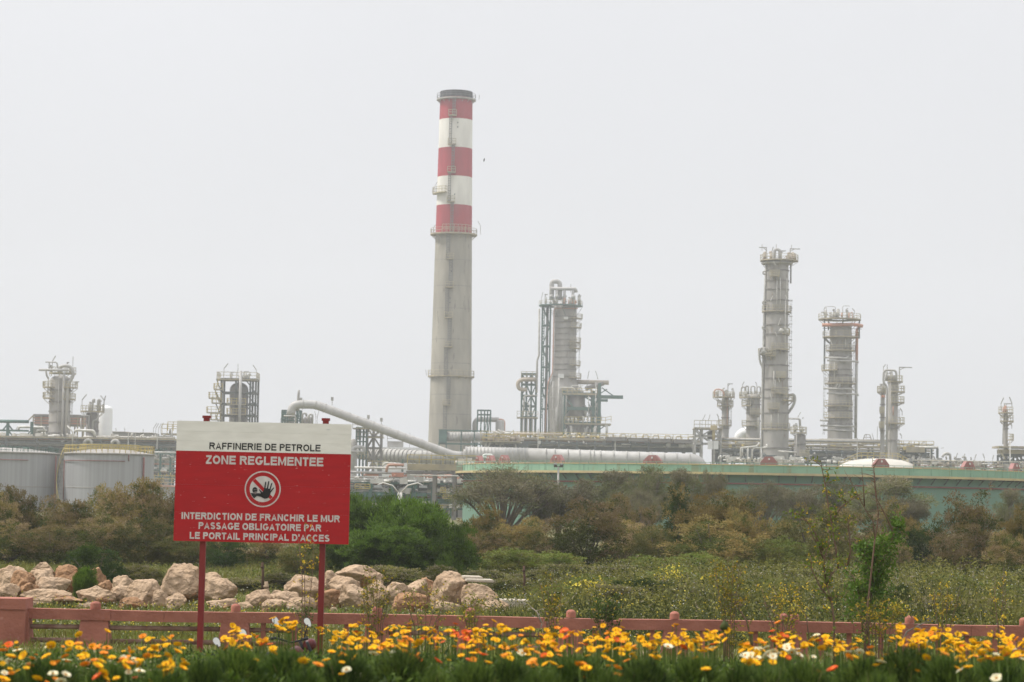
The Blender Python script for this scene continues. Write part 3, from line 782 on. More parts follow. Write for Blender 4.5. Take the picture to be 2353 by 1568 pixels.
K.ladder(1331, 745, 860)
# side frame
mb = frame_mb(K.f, [1244.5, 1263], [704, 749, 797, 845, 893, 941], None, 5, .42, True, -2, wl=.42)
for y in range(712, 960, 12): mb.beam(K.f.p(1244.5, y, -2), K.f.p(1249, y + 6, -2), .24); mb.beam(K.f.p(1249, y + 6, -2), K.f.p(1244.5, y + 12, -2), .24)
mb.beam(K.f.p(1249, 704, -2), K.f.p(1249, 1000, -2), .25)
mb.build('side_frame', 'green_steel', K.t)
K.pipe([(1237, 712), (1238, 820), (1234, 830), (1234, 905)], 2.3, 'pipe_grey', -3, 'riser_pipe'); K.pipe([(1256, 704), (1256, 1010)], 3.4, 'dark_steel', 0, 'downcomer_pipe')
# left outrigger: return bend and lower bundle
K.pipe([(1236, 874.5), (1203, 874.5), (1193, 878), (1190, 887), (1194, 897), (1212, 898)], 4.6, 'pipe_tan', -1, 'return_bend', 1.5, 14)
fm = frame_mb(K.f, [1200, 1211, 1222, 1233], [861, 885, 911, 935, 960], None, 5, .5, True, 0); fm.build('outrigger_frame', 'green_steel', K.t)
mb = MB(); mb.span(K.f.x(1198), K.f.x(1236), K.Y - 1, K.Y + 6, K.f.z(869) - .25, K.f.z(869)); mb.span(K.f.x(1190), K.f.x(1238), K.Y - 3, K.Y + 6, K.f.z(961) - .35, K.f.z(961)); d = mb.build('platform', 'beige_deck', K.t)
rl = MB(); rail_line(rl, [K.f.p(1198, 869, -1), K.f.p(1236, 869, -1)], 1.5, .12, 1.4); rail_line(rl, [K.f.p(1190, 961, 4), K.f.p(1190, 961, -3), K.f.p(1238, 961, -3)], 1.5, .1, 1.3); rl.build('railing', 'pale_rail', d)
for i, x in enumerate((1203, 1208, 1213, 1219, 1225, 1231)): K.pipe([(x, 1000), (x, 963)], 1.6, 'pipe_grey', -1 + i % 2)
K.pipe([(1204, 958), (1206, 912), (1236, 911)], 1.8, 'pipe_grey', -2); K.pipe([(1215, 958), (1219, 935), (1212, 925)], 1.2, 'pipe_white', -2)
# right side: horizontal duct, vessel, platforms, cantilever beam
K.pipe([(1326, 877.5), (1400, 877.5)], 5.2, 'pipe_tan', 1, 'transfer_duct', None, 16)
mb = MB(); mb.tube([K.f.p(1326, 908, -5), K.f.p(1326, 968, -5)], 19 * K.f.m, 22); mb.build('reboiler_drum', 'steel_dark', K.t)
mb = MB(); mb.tube([K.f.p(1346, 935, -7.2), K.f.p(1306, 935, -7.2)], 2.4 * K.f.m, 12); mb.tube([K.f.p(1346, 893), K.f.p(1388, 880)], 5 * K.f.m, 14); mb.build('drum', 'steel_dark', K.t)
mb = MB()
for x in (1296, 1363, 1377):
    for d in (-8, 3): mb.beam((K.f.x(x), K.Y + d, 0), (K.f.x(x), K.Y + d, K.f.z(900 if x < 1370 else 882)), 1.05)
for y in (908, 941, 974):
    for d in (-8, 3): mb.beam(K.f.p(1292, y, d), K.f.p(1372, y, d), 1.1)
mb.beam(K.f.p(1368, 911, 0), K.f.p(1433, 911, 0), 1.0, 1.2); mb.beam(K.f.p(1372, 919, 0), K.f.p(1398, 919, 0), 1.0, .9)
mb.beam(K.f.p(1384, 890, 0), K.f.p(1412, 909, 0), .35); mb.beam(K.f.p(1378, 905, 0), K.f.p(1396, 893, 0), .35)
mb.beam(K.f.p(1376, 990, 0), K.f.p(1396, 974, 0), .35); mb.beam(K.f.p(1363, 950, -4), K.f.p(1352, 925, -4), .3); mb.beam(K.f.p(1350, 965, -4), K.f.p(1356, 940, -4), .3)
mb.build('cantilever_frame', 'green_steel', K.t)
mb = MB(); mb.span(K.f.x(1292), K.f.x(1371), K.Y - 9, K.Y + 4, K.f.z(906) - .6, K.f.z(906)); mb.span(K.f.x(1298), K.f.x(1404), K.Y - 9, K.Y + 4, K.f.z(974) - .5, K.f.z(974)); d = mb.build('platform', 'beige_deck', K.t)
rl = MB(); rail_line(rl, [K.f.p(1292, 906, -9), K.f.p(1371, 906, -9)], 1.3, .1, 1.2); rail_line(rl, [K.f.p(1298, 974, -9), K.f.p(1391, 974, -9), K.f.p(1404, 971, -9)], 1.6, .12, 1.1); rl.build('railing', 'yellow_rail', d)
mb = MB(); mb.box(K.f.p(1336, 995, -3), (58 * K.f.m, 8, 34 * K.f.m)); mb.build('base_housing', 'steel_dark', K.t)
K.pipe([(1286, 905), (1286, 893), (1318, 893), (1322, 900)], 1.6, 'pipe_white', -6); K.pipe([(1313, 894), (1313, 888), (1340, 888)], 1.0, 'pipe_white', -6)
K.clutter(14, 973, 955, 8, 'pipe_white', 1300, 1345, -7); K.clutter(12, 905, 893, 9, 'pipe_grey', 1300, 1366, -6); K.clutter(14, 1004, 978, 10, 'pipe_grey', 1300, 1400, -8, 1.2); K.clutter(10, 960, 925, 12, 'pipe_grey', 1345, 1375, -6)
for x, a, b in ((1270, 880, 1003), (1281, 935, 1003), (1294, 912, 1003), (1301, 912, 972), (1352, 912, 970), (1368, 880, 1003)): K.pipe([(x, a), (x, b)], .9, 'pipe_grey', -9.4)
mb = MB()
for a, b in (((1296, 912), (1316, 935)), ((1316, 935), (1296, 958)), ((1377, 912), (1363, 938)), ((1363, 938), (1377, 965)), ((1340, 912), (1363, 925)), ((1296, 980), (1310, 1003)), ((1363, 978), (1377, 1003))): mb.beam(K.f.p(*a, -8), K.f.p(*b, -8), .5)
mb.build('cross_brace', 'green_steel', K.t)
for a, b in (((1339, 905), (1334, 885)), ((1346, 900), (1352, 873)), ((1350, 872), (1353, 853)), ((1374, 872), (1368, 853)), ((1308, 950), (1314, 938)), ((1384, 965), (1380, 945))):
    mb = MB(); mb.beam(K.f.p(*a, -4), K.f.p(*b, -4), .22); mb.build('lamp_arm', 'pipe_grey', K.t)

# ---------------------------------------------------------------- tall column on the right
T = Column('tall_column', 'tallest grey column on the right with an upside down U pipe on top', 'refinery column', 660, 1783, 850, 28, 595, 'steel',
           [621, 645, 665, 690, 722, 747, 769, 808, 840, 870, 895, 915, 950, 985, 1030], 0.1, None,
           [(31, None), (31, 990), (28.5, 850), (27, 660), (26.5, 605)])
T.r = 28 * T.f.m
T.plat(597, 1744, 1832, full=True)
mb = MB(); mb.lathe((*T.c, 0), [(T.r - .2, T.f.z(607)), (T.r + .8, T.f.z(607)), (T.r + 1.05, T.f.z(604.5)), (T.r + .8, T.f.z(602)), (T.r - .2, T.f.z(602))], 28); mb.build('ring_pipe', 'pipe_grey', T.t)
T.pipe([(1777, 597), (1777, 572), (1789, 572), (1789, 597)], 3.4, 'insulation', 0, 'gooseneck_pipe', 1.1, 14)
for y, a, b in ((635, 1762, 1785), (715, 1757, 1810), (767, 1784, 1814), (803, 1768, 1810), (818.5, 1755, 1778), (868, 1780, 1803), (904, 1770, 1807), (940, 1761, 1788), (986, 1752, 1812), (920, 1797, 1824)): T.plat(y, a, b)
T.plat(814, 1742, 1764)
T.davit(1758, 597, 567, 1741); T.davit(1813, 597, 569, 1836); T.davit(1793, 597, 574, 1803)
T.mast(1771, 590, 566, 1774); T.mast(1781, 575, 560); T.mast(1748, 575, 560); T.mast(1816, 570, 561)
T.clutter(8, 597, 580, 21, 'pipe_tan', 1803, 1826); T.clutter(5, 597, 582, 22, 'pipe_tan', 1752, 1768)
T.pipe([(1757, 605), (1754, 700), (1752, 850), (1751, 1010), (1748, 1050)], 2.6, 'pipe_grey', -1, 'riser_pipe')
T.pipe([(1815, 607), (1815, 650)], 1.8, 'steel_dark', 0)
for y in (628, 697, 755): T.pipe([(1757, y + 3), (1749, y + 3), (1749, y - 3), (1758, y - 3)], 1.7, 'pipe_grey', -2, 'pipe_loop', .5)
T.pipe([(1753, 800), (1743, 806), (1743, 830), (1751, 848), (1751, 862)], 2.4, 'pipe_grey', -2, 'pipe_loop', 1.0)
T.pipe([(1811, 909), (1824, 906), (1827, 916), (1824, 930), (1812, 948)], 3.2, 'pipe_grey', -1, 'pipe_loop', 1.0, 12)
T.pipe([(1812, 962), (1838, 962), (1840, 985)], 2.0, 'pipe_grey', 0)
for x, a, b in ((1780, 640, 712), (1788, 640, 712), (1775, 855, 900), (1786, 945, 985), (1800, 690, 800), (1778, 875, 940), (1803, 640, 690), (1770, 955, 983)): T.pipe([(x, a), (x, b)], .8, 'pipe_white')
for a, b in (((1783, 750), (1789, 733)), ((1765, 695), (1770, 682)), ((1803, 690), (1799, 680)), ((1781, 775), (1777, 766)), ((1788, 880), (1784, 868)), ((1770, 920), (1766, 905)), ((1802, 840), (1806, 828)), ((1830, 960), (1837, 948)), ((1776, 612), (1771, 602)), ((1748, 800), (1752, 783))):
    mb = MB(); mb.beam(T.f.p(*a, -(T.r + .8)), T.f.p(*b, -(T.r + .8)), .2); mb.build('lamp_arm', 'pipe_white', T.t)
T.ladder(1816, 686, 900, 0, 4)
mb = MB()
for y in range(690, 900, 18): mb.beam(T.f.p(1812, y, 0), T.f.p(1820, y, 0), .2)
mb.build('ladder_bracket', 'pipe_grey', T.t)
T.clutter(5, 818, 800, 23, 'pipe_grey', 1744, 1764, -3); T.clutter(4, 767, 755, 24, 'pipe_white', 1788, 1806, -T.r - 1)

# low column at the foot of the tall column
q = Column('stub_column', 'short dark grey column with a crooked pipe on top, at the right foot of the tall column', 'refinery column', 651, 1838, 1040, 13, 997, 'steel_dark', [1020, 1048], .4)
q.plat(994, 1816, 1853, full=True); q.plat(1047, 1835, 1858)
q.pipe([(1812, 963), (1838, 963), (1840, 994)], 1.6, 'pipe_grey', 0, 'overhead_pipe'); q.clutter(6, 994, 975, 31); q.mast(1843, 963, 960, 1846)
q.pipe([(1828, 1000), (1828, 1060)], 1.4, 'steel')

# ---------------------------------------------------------------- wide column with orange pipe
W = Column('wide_column', 'wide grey column ringed by pipes with an orange pipe round its top', 'refinery column', 705, 1931, 880, 26.5, 742, 'steel',
           [775, 800, 818, 850, 863, 878, 930, 945, 962, 975], 0.15, None, [(29, None), (28.5, 990), (26.5, 850), (25, 780), (25, 750)])
W.r = 27 * W.f.m
W.plat(733, 1879, 1977, full=True)
W.pipe([(1884, 750), (1955, 747.5), (1968, 749), (1977, 751)], 3.9, 'pipe_orange', None, 'orange_header', .8, 12)
W.pipe([(1974, 750), (1967, 756), (1967, 834)], 3.2, 'pipe_orange', -1, 'orange_downpipe', 1.0, 12)
W.pipe([(1967, 834), (1966, 1008)], 3.2, 'pipe_grey', -1, 'downpipe', None, 12)
for y, a, b in ((774, 1890, 1974), (805, 1889, 1957), (881, 1893, 1966), (933, 1891, 1955), (960, 1890, 1955)): W.plat(y, a, b)
W.plat(851, 1888, 1904)
for y, a, b in ((825, 1890, 1942), (832, 1896, 1966), (896, 1889, 1957), (907, 1896, 1967), (969, 1881, 1900), (981, 1882, 1960), (991, 1888, 1959)):
    W.pipe([(a, y - 1), (b, y), (b + 1, y + (4 if b > 1950 else -5))], 2.2, 'pipe_grey', None, 'ring_pipe', .6)
mb = MB()
for x, a, b in ((1892, 733, 778), (1972, 733, 778), (1892, 778, 851), (1901, 733, 760), (1934, 733, 746)): mb.beam(W.f.p(x, a, -1.5), W.f.p(x, b, -1.5), .35)
mb.beam(W.f.p(1892, 778, -1.5), W.f.p(1906, 792, -1.5), .3); mb.beam(W.f.p(1888, 756, -1.5), W.f.p(1977, 756, -1.5), .0001 + .15)
mb.build('outrigger_frame', 'dark_steel', W.t)
W.clutter(16, 733, 712, 41, x0=1893, x1=1968, size=.9); W.clutter(4, 733, 716, 42, 'pipe_pink', 1928, 1958)
W.pipe([(1896, 733), (1896, 705), (1917, 705), (1917, 733)], .7, 'pipe_grey', -1, 'vent_loop', .5); W.pipe([(1934, 733), (1934, 703), (1950, 703)], .7, 'pipe_grey', -1, 'vent_loop', .5)
W.mast(1962, 720, 708, 1957); W.mast(1942, 715, 708, 1947); W.mast(1892, 720, 705, 1895); W.davit(1893, 733, 717, 1885)
W.ladder(1893, 780, 1000, -1, 3.5); W.ladder(1960, 785, 990, -2, 3)
W.pipe([(1938, 780), (1938, 800)], 1.2, 'pipe_white'); W.pipe([(1913, 835), (1913, 880)], 1.0, 'pipe_white')
mb = MB(); mb.box(W.f.p(1936, 969, -(W.r + .3)), (12 * W.f.m, .6, 18 * W.f.m)); mb.build('access_panel', 'steel_dark', W.t)
for a, b in (((1916, 892), (1920, 884)), ((1922, 893), (1926, 884)), ((1907, 795), (1902, 783)), ((1957, 942), (1953, 935)), ((1950, 850), (1955, 862))):
    mb = MB(); mb.beam(W.f.p(*a, -(W.r + .9)), W.f.p(*b, -(W.r + .9)), .2); mb.build('lamp_arm', 'pipe_white', W.t)

# ---------------------------------------------------------------- slim twin column
q = Column('slim_column', 'slim grey column with a long hooked front pipe and a crane arm pointing right', 'refinery column', 645, 2052, 950, 11.2, 875, 'steel', [985, 1012], .4)
for y, a, b in ((876, 2039, 2074), (899.5, 2042, 2079), (924, 2042, 2078), (972, 2034, 2079)): q.plat(y, a, b, full=True)
q.pipe([(2056, 876), (2056, 852), (2027, 852), (2026, 880), (2035, 890), (2035, 1062)], 2.5, 'insulation', -(q.r + 1), 'hooked_pipe', 1.0, 12)
q.davit(2066, 876, 843, 2095, .26); q.clutter(7, 876, 857, 51, x0=2028, x1=2060); q.mast(2038, 876, 838, None); q.mast(2029, 852, 838, 2034); q.mast(2073, 955, 938, 2068); q.mast(2072, 1008, 996, 2068)
q.pipe([(2044, 880), (2044, 1050)], .8, 'pipe_grey'); q.pipe([(2050, 935), (2050, 955)], 1.3, 'pipe_pink'); q.pipe([(2058, 1015), (2064, 1010), (2064, 1050)], 1.5, 'pipe_grey')
q.ladder(2066, 940, 990, 0, 2)
q2 = Column('slim_column', 'thin grey column hidden close behind the one with the hooked pipe', 'refinery column', 657, 2028, 950, 5, 895, 'steel', [930, 960, 990], .5)
q2.plat(900, 2016, 2036, full=True); q2.plat(982, 2018, 2030); q2.plat(948, 2019, 2030)
q2.pipe([(2023, 905), (2023, 1000)], .8, 'pipe_grey'); q2.clutter(4, 900, 885, 52)
q2.pipe([(2024, 912), (2032, 912)], 3, 'pipe_orange')

# ---------------------------------------------------------------- small columns left of the tall one
q = Column('small_column', 'small grey column with a pinkish arched pipe and a thin crane arm on its top deck', 'refinery column', 720, 1667, 950, 8.5, 908, 'steel', [930, 960, 985], .4)
q.plat(912, 1637, 1688, full=True); q.plat(932, 1647.5, 1685, full=True); q.plat(976.5, 1650, 1681, full=True)
q.pipe([(1641, 912), (1640, 898), (1648, 895), (1660, 898), (1664, 912)], 1.8, 'pipe_pink', -1, 'arched_pipe', 1.0); q.davit(1672, 912, 881, 1683); q.clutter(9, 912, 894, 61, x0=1645, x1=1684); q.mast(1651, 965, 952, 1647)
q.ladder(1680, 912, 980, 0, 2); q.pipe([(1670, 915), (1670, 976)], .9, 'pipe_pink')
q = Column('small_column', 'squat grey column with a cluster of arched pipes on top, touching the tall column', 'refinery column', 714, 1731, 950, 16, 905, 'steel', [930, 950, 968], .4)
q.plat(913, 1698, 1750, full=True); q.plat(978, 1704, 1740); q.plat(932, 1704, 1722); q.plat(951, 1722, 1746)
for x, w in ((1703, 8), (1713, 6), (1725, 9), (1738, 8)): q.pipe([(x, 912), (x, 888 + x % 3), (x + w, 888 + x % 3), (x + w, 905)], 1.5, 'pipe_grey', -1 + x % 2, 'arched_pipe', .8)
q.clutter(8, 912, 896, 62, x0=1700, x1=1748); q.mast(1705, 895, 878, 1709); q.mast(1738, 890, 878, 1735)
q.pipe([(1722, 918), (1722, 960)], .8, 'pipe_white'); q.pipe([(1740, 960), (1740, 985)], 2.2, 'pipe_white')

f = Fr(729, 1700, 995)
t = thing('domed_vessel', 'smooth pale domed vessel peeping between the two small columns', 'vessel', on_ground(f.p(1700, 995)))
mb = MB(); r = 17 * f.m
mb.pipe([f.p(1702, 1040), f.p(1698, 998), f.p(1725, 992)], 12 * f.m, 22, 3.0); mb.build('shell', 'tank_white', t)
mb = MB(); mb.tube([f.p(1700, 1012), f.p(1700, 1010)], 12.6 * f.m, 22); mb.build('flange', 'pipe_white', t)

# ---------------------------------------------------------------- far right column on its deck
q = Column('small_column', 'lone small column at the far right edge on a raised steel deck', 'refinery column', 645, 2311, 980, 5, 940, 'steel', [985], .4)
q.plat(948, 2294, 2328, full=True); q.plat(967, 2298, 2329, full=True); q.plat(1010, 2312, 2329, full=False)
q.davit(2308, 948, 927, 2324); q.clutter(5, 948, 935, 71, 'pipe_pink'); q.mast(2300, 945, 914, 2306); q.mast(2325, 945, 912, 2319); q.mast(2325, 985, 973, 2322)
q.pipe([(2303, 968), (2303, 1022)], 1.2, 'pipe_grey'); q.pipe([(2319, 1010), (2319, 1030)], .9, 'pipe_grey')
mb = MB(); mb.span(q.f.x(2288), q.f.x(2400), q.Y - 4, q.Y + 5, q.f.z(1026) - .5, q.f.z(1026)); mb.build('deck', 'beige_deck', q.t)
mb = MB(); mb.box(q.f.p(2350, 1038, 1), (104 * q.f.m, 6, 10 * q.f.m)); mb.build('fan_housing', 'beige_deck', q.t)
fm = frame_mb(q.f, [2300, 2318, 2336, 2354, 2372], [1046, 1060, 1072], None, 5, .4, True, -1); fm.build('support_frame', 'dark_steel', q.t)
mb = MB(); rail_line(mb, [q.f.p(2288, 1042, -4), q.f.p(2300, 1042, -4)], 1.3, .1, 1); mb.beam(q.f.p(2296, 1042, -3), q.f.p(2304, 1055, -3), .4); mb.build('railing', 'pale_rail', q.t)
f = Fr(638, 2321, 1040)
mb = MB(); mb.tube([(f.x(2321), f.Y, 0), (f.x(2321), f.Y, f.z(1012))], [.22, .1], 8); o = mb.build('lamp_pole', 'pipe_white', None, (f.x(2321), f.Y, 0)); tag(o, 'thin white pole in front of the raised deck at the right edge', 'pole')
# ---------------------------------------------------------------- left columns and tanks
q = Column('hooked_column', 'fat grey column at the left with a big hooked pipe looping over its top', 'refinery column', 645, 137, 950, 24, 862, 'steel', [897, 924, 946, 971, 995, 1018], 0.55)
q.plat(857, 110, 172, full=True, m='pale_rail'); q.plat(890, 97, 112); q.plat(915, 98, 120); q.plat(890, 150, 176); q.plat(917, 150, 172)
q.pipe([(93, 852.5), (160, 852.5)], 2.8, 'insulation', -4, 'header_pipe', None, 12); q.pipe([(106, 834), (133, 834), (134, 848)], 1.7, 'insulation', -3, 'vent_pipe', .7); q.pipe([(115, 834), (115, 852)], 1.8, 'insulation', -3)
q.pipe([(137, 862), (139, 843), (163, 841), (172, 860), (165, 876), (157.5, 885), (158, 1024)], 3.9, 'insulation', -3, 'hooked_pipe', 1.6, 14)
q.pipe([(150, 857), (149, 1024)], 3.0, 'insulation', None, 'downpipe', None, 12); q.pipe([(112, 870), (112, 906)], 1.6, 'pipe_grey', -2); q.pipe([(107, 852), (110, 866), (114, 872)], 2.2, 'insulation', -3)
q.clutter(6, 857, 838, 81); q.davit(151, 857, 832, 156); q.mast(117, 846, 818, 124); q.mast(164, 842, 819); q.davit(172, 890, 876, 180)
q.ladder(165, 880, 960, 0, 2.2); q.pipe([(138, 870), (138, 980)], .5, 'pipe_white')
q = Column('stub_column', 'short dark grey column with three bent vents on its top deck, beside the white tank', 'refinery column', 656, 212, 980, 14.5, 947, 'steel_dark', [970, 990], .3)
q.plat(945, 184, 239, full=True)
for x in (213, 225): q.pipe([(x, 945), (x, 920), (x + 3.5, 918), (x + 3.5, 926)], 2.4, 'insulation', -1, 'bent_vent', .8)
q.clutter(8, 945, 922, 82, x0=200, x1=236); q.mast(187, 935, 907, 197); q.mast(237, 930, 909, 229); q.mast(238, 935, 909, 241)
q.pipe([(228, 950), (227, 965), (216, 968), (216, 1000)], 2.0, 'pipe_grey'); q.pipe([(207, 955), (207, 988)], 1.6, 'insulation'); q.pipe([(190, 957), (209, 957)], 1.4, 'insulation', -3)
q.pipe([(190, 962), (190, 985), (196, 990)], 1.8, 'pipe_grey', -3)
q = Column('white_tank', 'plain white round topped vertical tank beside the short dark column', 'storage tank', 678, 240.5, 970, 17.5, 932, 'tank_white', (), .5)

f = Fr(669, 100, 985)
t = thing('air_cooler', 'row of reddish cooler boxes on a raised deck behind the hooked column', 'air cooler', on_ground(f.p(125, 975)))
mb = MB(); mb.span(f.x(76), f.x(192), f.Y, f.Y + 8, f.z(957), f.z(952)); mb.build('top_panel', 'steel_dark', t)
mb = MB()
for y in (960, 966, 972): mb.span(f.x(77), f.x(191), f.Y + .3, f.Y + 7.7, f.z(y) - .25, f.z(y) + .15)
mb.build('fin_bundle', 'pipe_pink', t)
mb = MB(); mb.span(f.x(78), f.x(190), f.Y + .6, f.Y + 7.4, f.z(978), f.z(957)); mb.build('housing', 'block_grey', t)
mb = MB()
for x in (76, 94, 114, 160, 178, 192):
    for d in (0, 8): mb.beam((f.x(x), f.Y + d, 0), (f.x(x), f.Y + d, f.z(957)), .35)
mb.beam(f.p(62, 970), f.p(78, 953), .3); mb.build('support_frame', 'beige_deck', t)
mb = MB(); mb.box(f.p(98, 992, 1), (36 * f.m, 6, 22 * f.m)); mb.build('pump_house', 'block_grey', t)
mb = MB(); mb.pipe([f.p(48, 990, -3), f.p(48, 983, -3), f.p(105, 983, -3), f.p(106, 990, -3)], .35, 8); mb.pipe([f.p(90, 994, -3), f.p(90, 990, -3), f.p(112, 990, -3)], .3, 8); mb.build('pipe', 'pipe_white', t)

f = Fr(660, 40, 985)
t = thing('truss_bridge', 'dark green steel truss with a thick top chord at the left edge', 'steel frame', on_ground(f.p(20, 985)))
mb = MB()
for y in (970, 990): mb.beam(f.p(-40, y), f.p(66, y), .5)
mb.tube([f.p(-40, 969, -.3), f.p(66, 969, -.3)], .45, 8)
for x in (18, 73, -30): mb.beam((f.x(x), f.Y, 0), (f.x(x), f.Y, f.z(969)), .75)
for a, b in (((18, 975), (6, 990)), ((18, 975), (30, 990)), ((75, 985), (60, 1003)), ((20, 991), (30, 1003)), ((-30, 975), (-15, 990))): mb.beam(f.p(*a), f.p(*b), .35)
mb.build('truss', 'green_steel', t)
mb = MB()
for x in (10, 34, 52): mb.pipe([f.p(x - 4, 1003), f.p(x - 4, 998), f.p(x + 3, 998), f.p(x + 3, 1003)], .25, 8)
mb.beam(f.p(36, 990), f.p(40, 981), .15); mb.build('vent_loop', 'pipe_grey', t)

# frame with vessel behind the sign
q = Column('framed_vessel', 'dome topped grey vessel inside an open steel frame, above the left half of the sign', 'refinery vessel', 705, 549, 920, 21.5, 879, 'steel_dark', [905, 930, 956], .8)
mb = frame_mb(q.f, [512, 545, 578, 590.5], [873, 904, 930, 956], None, 7, .45, False, -4)
for x0, x1 in ((566, 590), (500, 512)):
    for ya, yb in ((873, 904), (904, 930), (930, 956), (956, 982)): mb.beam(q.f.p(x0, ya, -4), q.f.p(x1, yb, -4), .28)
mb.build('steel_frame', 'dark_steel', q.t)
mb = MB(); mb.span(q.f.x(502), q.f.x(592), q.Y - 5, q.Y + 4, q.f.z(873) - .35, q.f.z(873)); d = mb.build('platform', 'beige_deck', q.t)
rl = MB(); rail_line(rl, [q.f.p(502, 873, 4), q.f.p(502, 873, -5), q.f.p(592, 873, -5), q.f.p(592, 873, 4)], 1.5, .1, 1.3); rl.build('railing', 'pale_rail', d)
for y, a, b in ((897, 496, 516), (917, 485, 514), (928, 492, 514), (950, 481, 514), (930, 527, 570), (953, 527, 570), (966, 490, 514)):
    mb = MB(); mb.span(q.f.x(a), q.f.x(b), q.Y - 6, q.Y - 3, q.f.z(y) - .3, q.f.z(y)); d = mb.build('platform', 'beige_deck', q.t)
    rl = MB(); rail_line(rl, [q.f.p(a, y, -3), q.f.p(a, y, -6), q.f.p(b, y, -6)], 1.2, .09, 1.0); rl.build('railing', 'yellow_rail', d)
mb = MB()
for a, b in (((506, 873), (499, 905)), ((499, 905), (512, 935)), ((512, 930), (502, 968))): mb.beam(q.f.p(*a, -5), q.f.p(*b, -5), .5, .2)
mb.build('stair_flight', 'yellow_rail', q.t)
q.pipe([(557, 1000), (557, 855)], 3.3, 'insulation', -6, 'vent_stack', None, 12); q.pipe([(516, 873), (516, 1000)], 1.4, 'pipe_grey', -4)
q.clutter(10, 873, 856, 91, x0=528, x1=572, size=.9); q.davit(530, 873, 855, 541); q.davit(560, 862, 853, 571)
q.mast(513, 862, 836, 522); q.mast(545, 866, 836); q.mast(588, 866, 838, 579)

# cladded storage tanks, left
def clad_tank(label, cx, cy, rpx, ytop, Y):
    f = Fr(Y, cx, cy); r = rpx * f.m; c = (f.o.x, Y, 0); zt = f.z(ytop)
    t = thing('storage_tank', label, 'storage tank', c)
    n = 160; mb = MB()
    mb.lathe(c, [(r, 0), (r, zt)], n)
    mb.build('shell', 'tank_cladding', t)
    mb = MB(); mb.lathe(c, [(r, zt * .42), (r + .04, zt * .42 + .02), (r + .04, zt * .42 + .1), (r, zt * .42 + .12)], n, smooth=False); mb.build('seam_ring', 'steel', t)
    mb = MB(); mb.lathe(c, [(r, zt), (r + .18, zt), (r + .18, zt + .18), (r, zt + .2), (r * .5, zt + .7), (.01, zt + .9)], 96); mb.build('roof', 'steel', t)
    return t, f, c, r, zt
t, f, c, r, zt = clad_tank('large grey clad storage tank with yellow roof railings and a curved outside stair', 250, 1100, 102, 1046, 350)
rl = MB(); rail_line(rl, ring_pts(c, r - .05, zt + .2, 0, 2 * PI, 48), 1.1, .09, .9); rail_line(rl, ring_pts(c, r - 2.2, zt + .35, 0, 2 * PI, 30), 1.1, .08, 1.3)
rl.build('roof_railing', 'yellow_rail', t)
mb = MB(); prev = None; st, hand = MB(), MB()
N = 44
for i in range(N + 1):
    k = i / N; z = zt * k; a = -PI + .62 - .95 * k
    p0 = Vector((c[0] + (r + .1) * math.cos(a), c[1] + (r + .1) * math.sin(a), z)); p1 = Vector((c[0] + (r + 1.0) * math.cos(a), c[1] + (r + 1.0) * math.sin(a), z))
    st.beam(p0, p1, .3, .06)
    if prev: 
        for h in (.05, 1.05): hand.beam(prev + Vector((0, 0, h)), p1 + Vector((0, 0, h)), .06)
        if i % 4 == 0: hand.beam(p1, p1 + Vector((0, 0, 1.05)), .04)
    prev = p1
so = st.build('spiral_stair', 'dark_steel', t); hand.build('handrail', 'yellow_rail', so)
mb = MB(); za = f.z(1061)
mb.pipe([Vector((c[0] + (r + .15) * math.cos(a), c[1] + (r + .15) * math.sin(a), za)) for a in [-2.75 + .13 * i for i in range(14)]], .06, 6)
for a in (-2.72, -.98): mb.pipe([Vector((c[0] + (r + .15) * math.cos(a), c[1] + (r + .15) * math.sin(a), z)) for z in ((za, 0.5) if a < -2 else (zt, za))], .07, 6)
a = -.58; mb.pipe([Vector((c[0] + (r + .2) * math.cos(a), c[1] + (r + .2) * math.sin(a), z)) for z in (zt - .3, .5)], .14, 8)
mb.build('foam_line', 'tank_rust', t)
t, f, c, r, zt = clad_tank('grey clad storage tank cut off by the left edge, without roof railings', 5, 1100, 129, 1043, 352)
mb = MB(); za = f.z(1058)
mb.pipe([Vector((c[0] + (r + .15) * math.cos(a), c[1] + (r + .15) * math.sin(a), za)) for a in [-2.0 + .12 * i for i in range(10)]], .06, 6)
mb.pipe([Vector((c[0] + (r + .2) * math.cos(-.25), c[1] + (r + .2) * math.sin(-.25), z)) for z in (zt - .2, .5)], .1, 8)
mb.build('foam_line', 'tank_red', t)
mb = MB()
for k in range(40):
    a = -2.8 + k * .07; mb.beam((c[0] + (r - .3) * math.cos(a), c[1] + (r - .3) * math.sin(a), zt), (c[0] + (r - .3) * math.cos(a), c[1] + (r - .3) * math.sin(a), zt + .9), .05)
rail_line(mb, ring_pts(c, r - .3, zt, -2.8, 0.2, 30), .9, .06, 2); mb.build('roof_railing', 'green_steel', t)

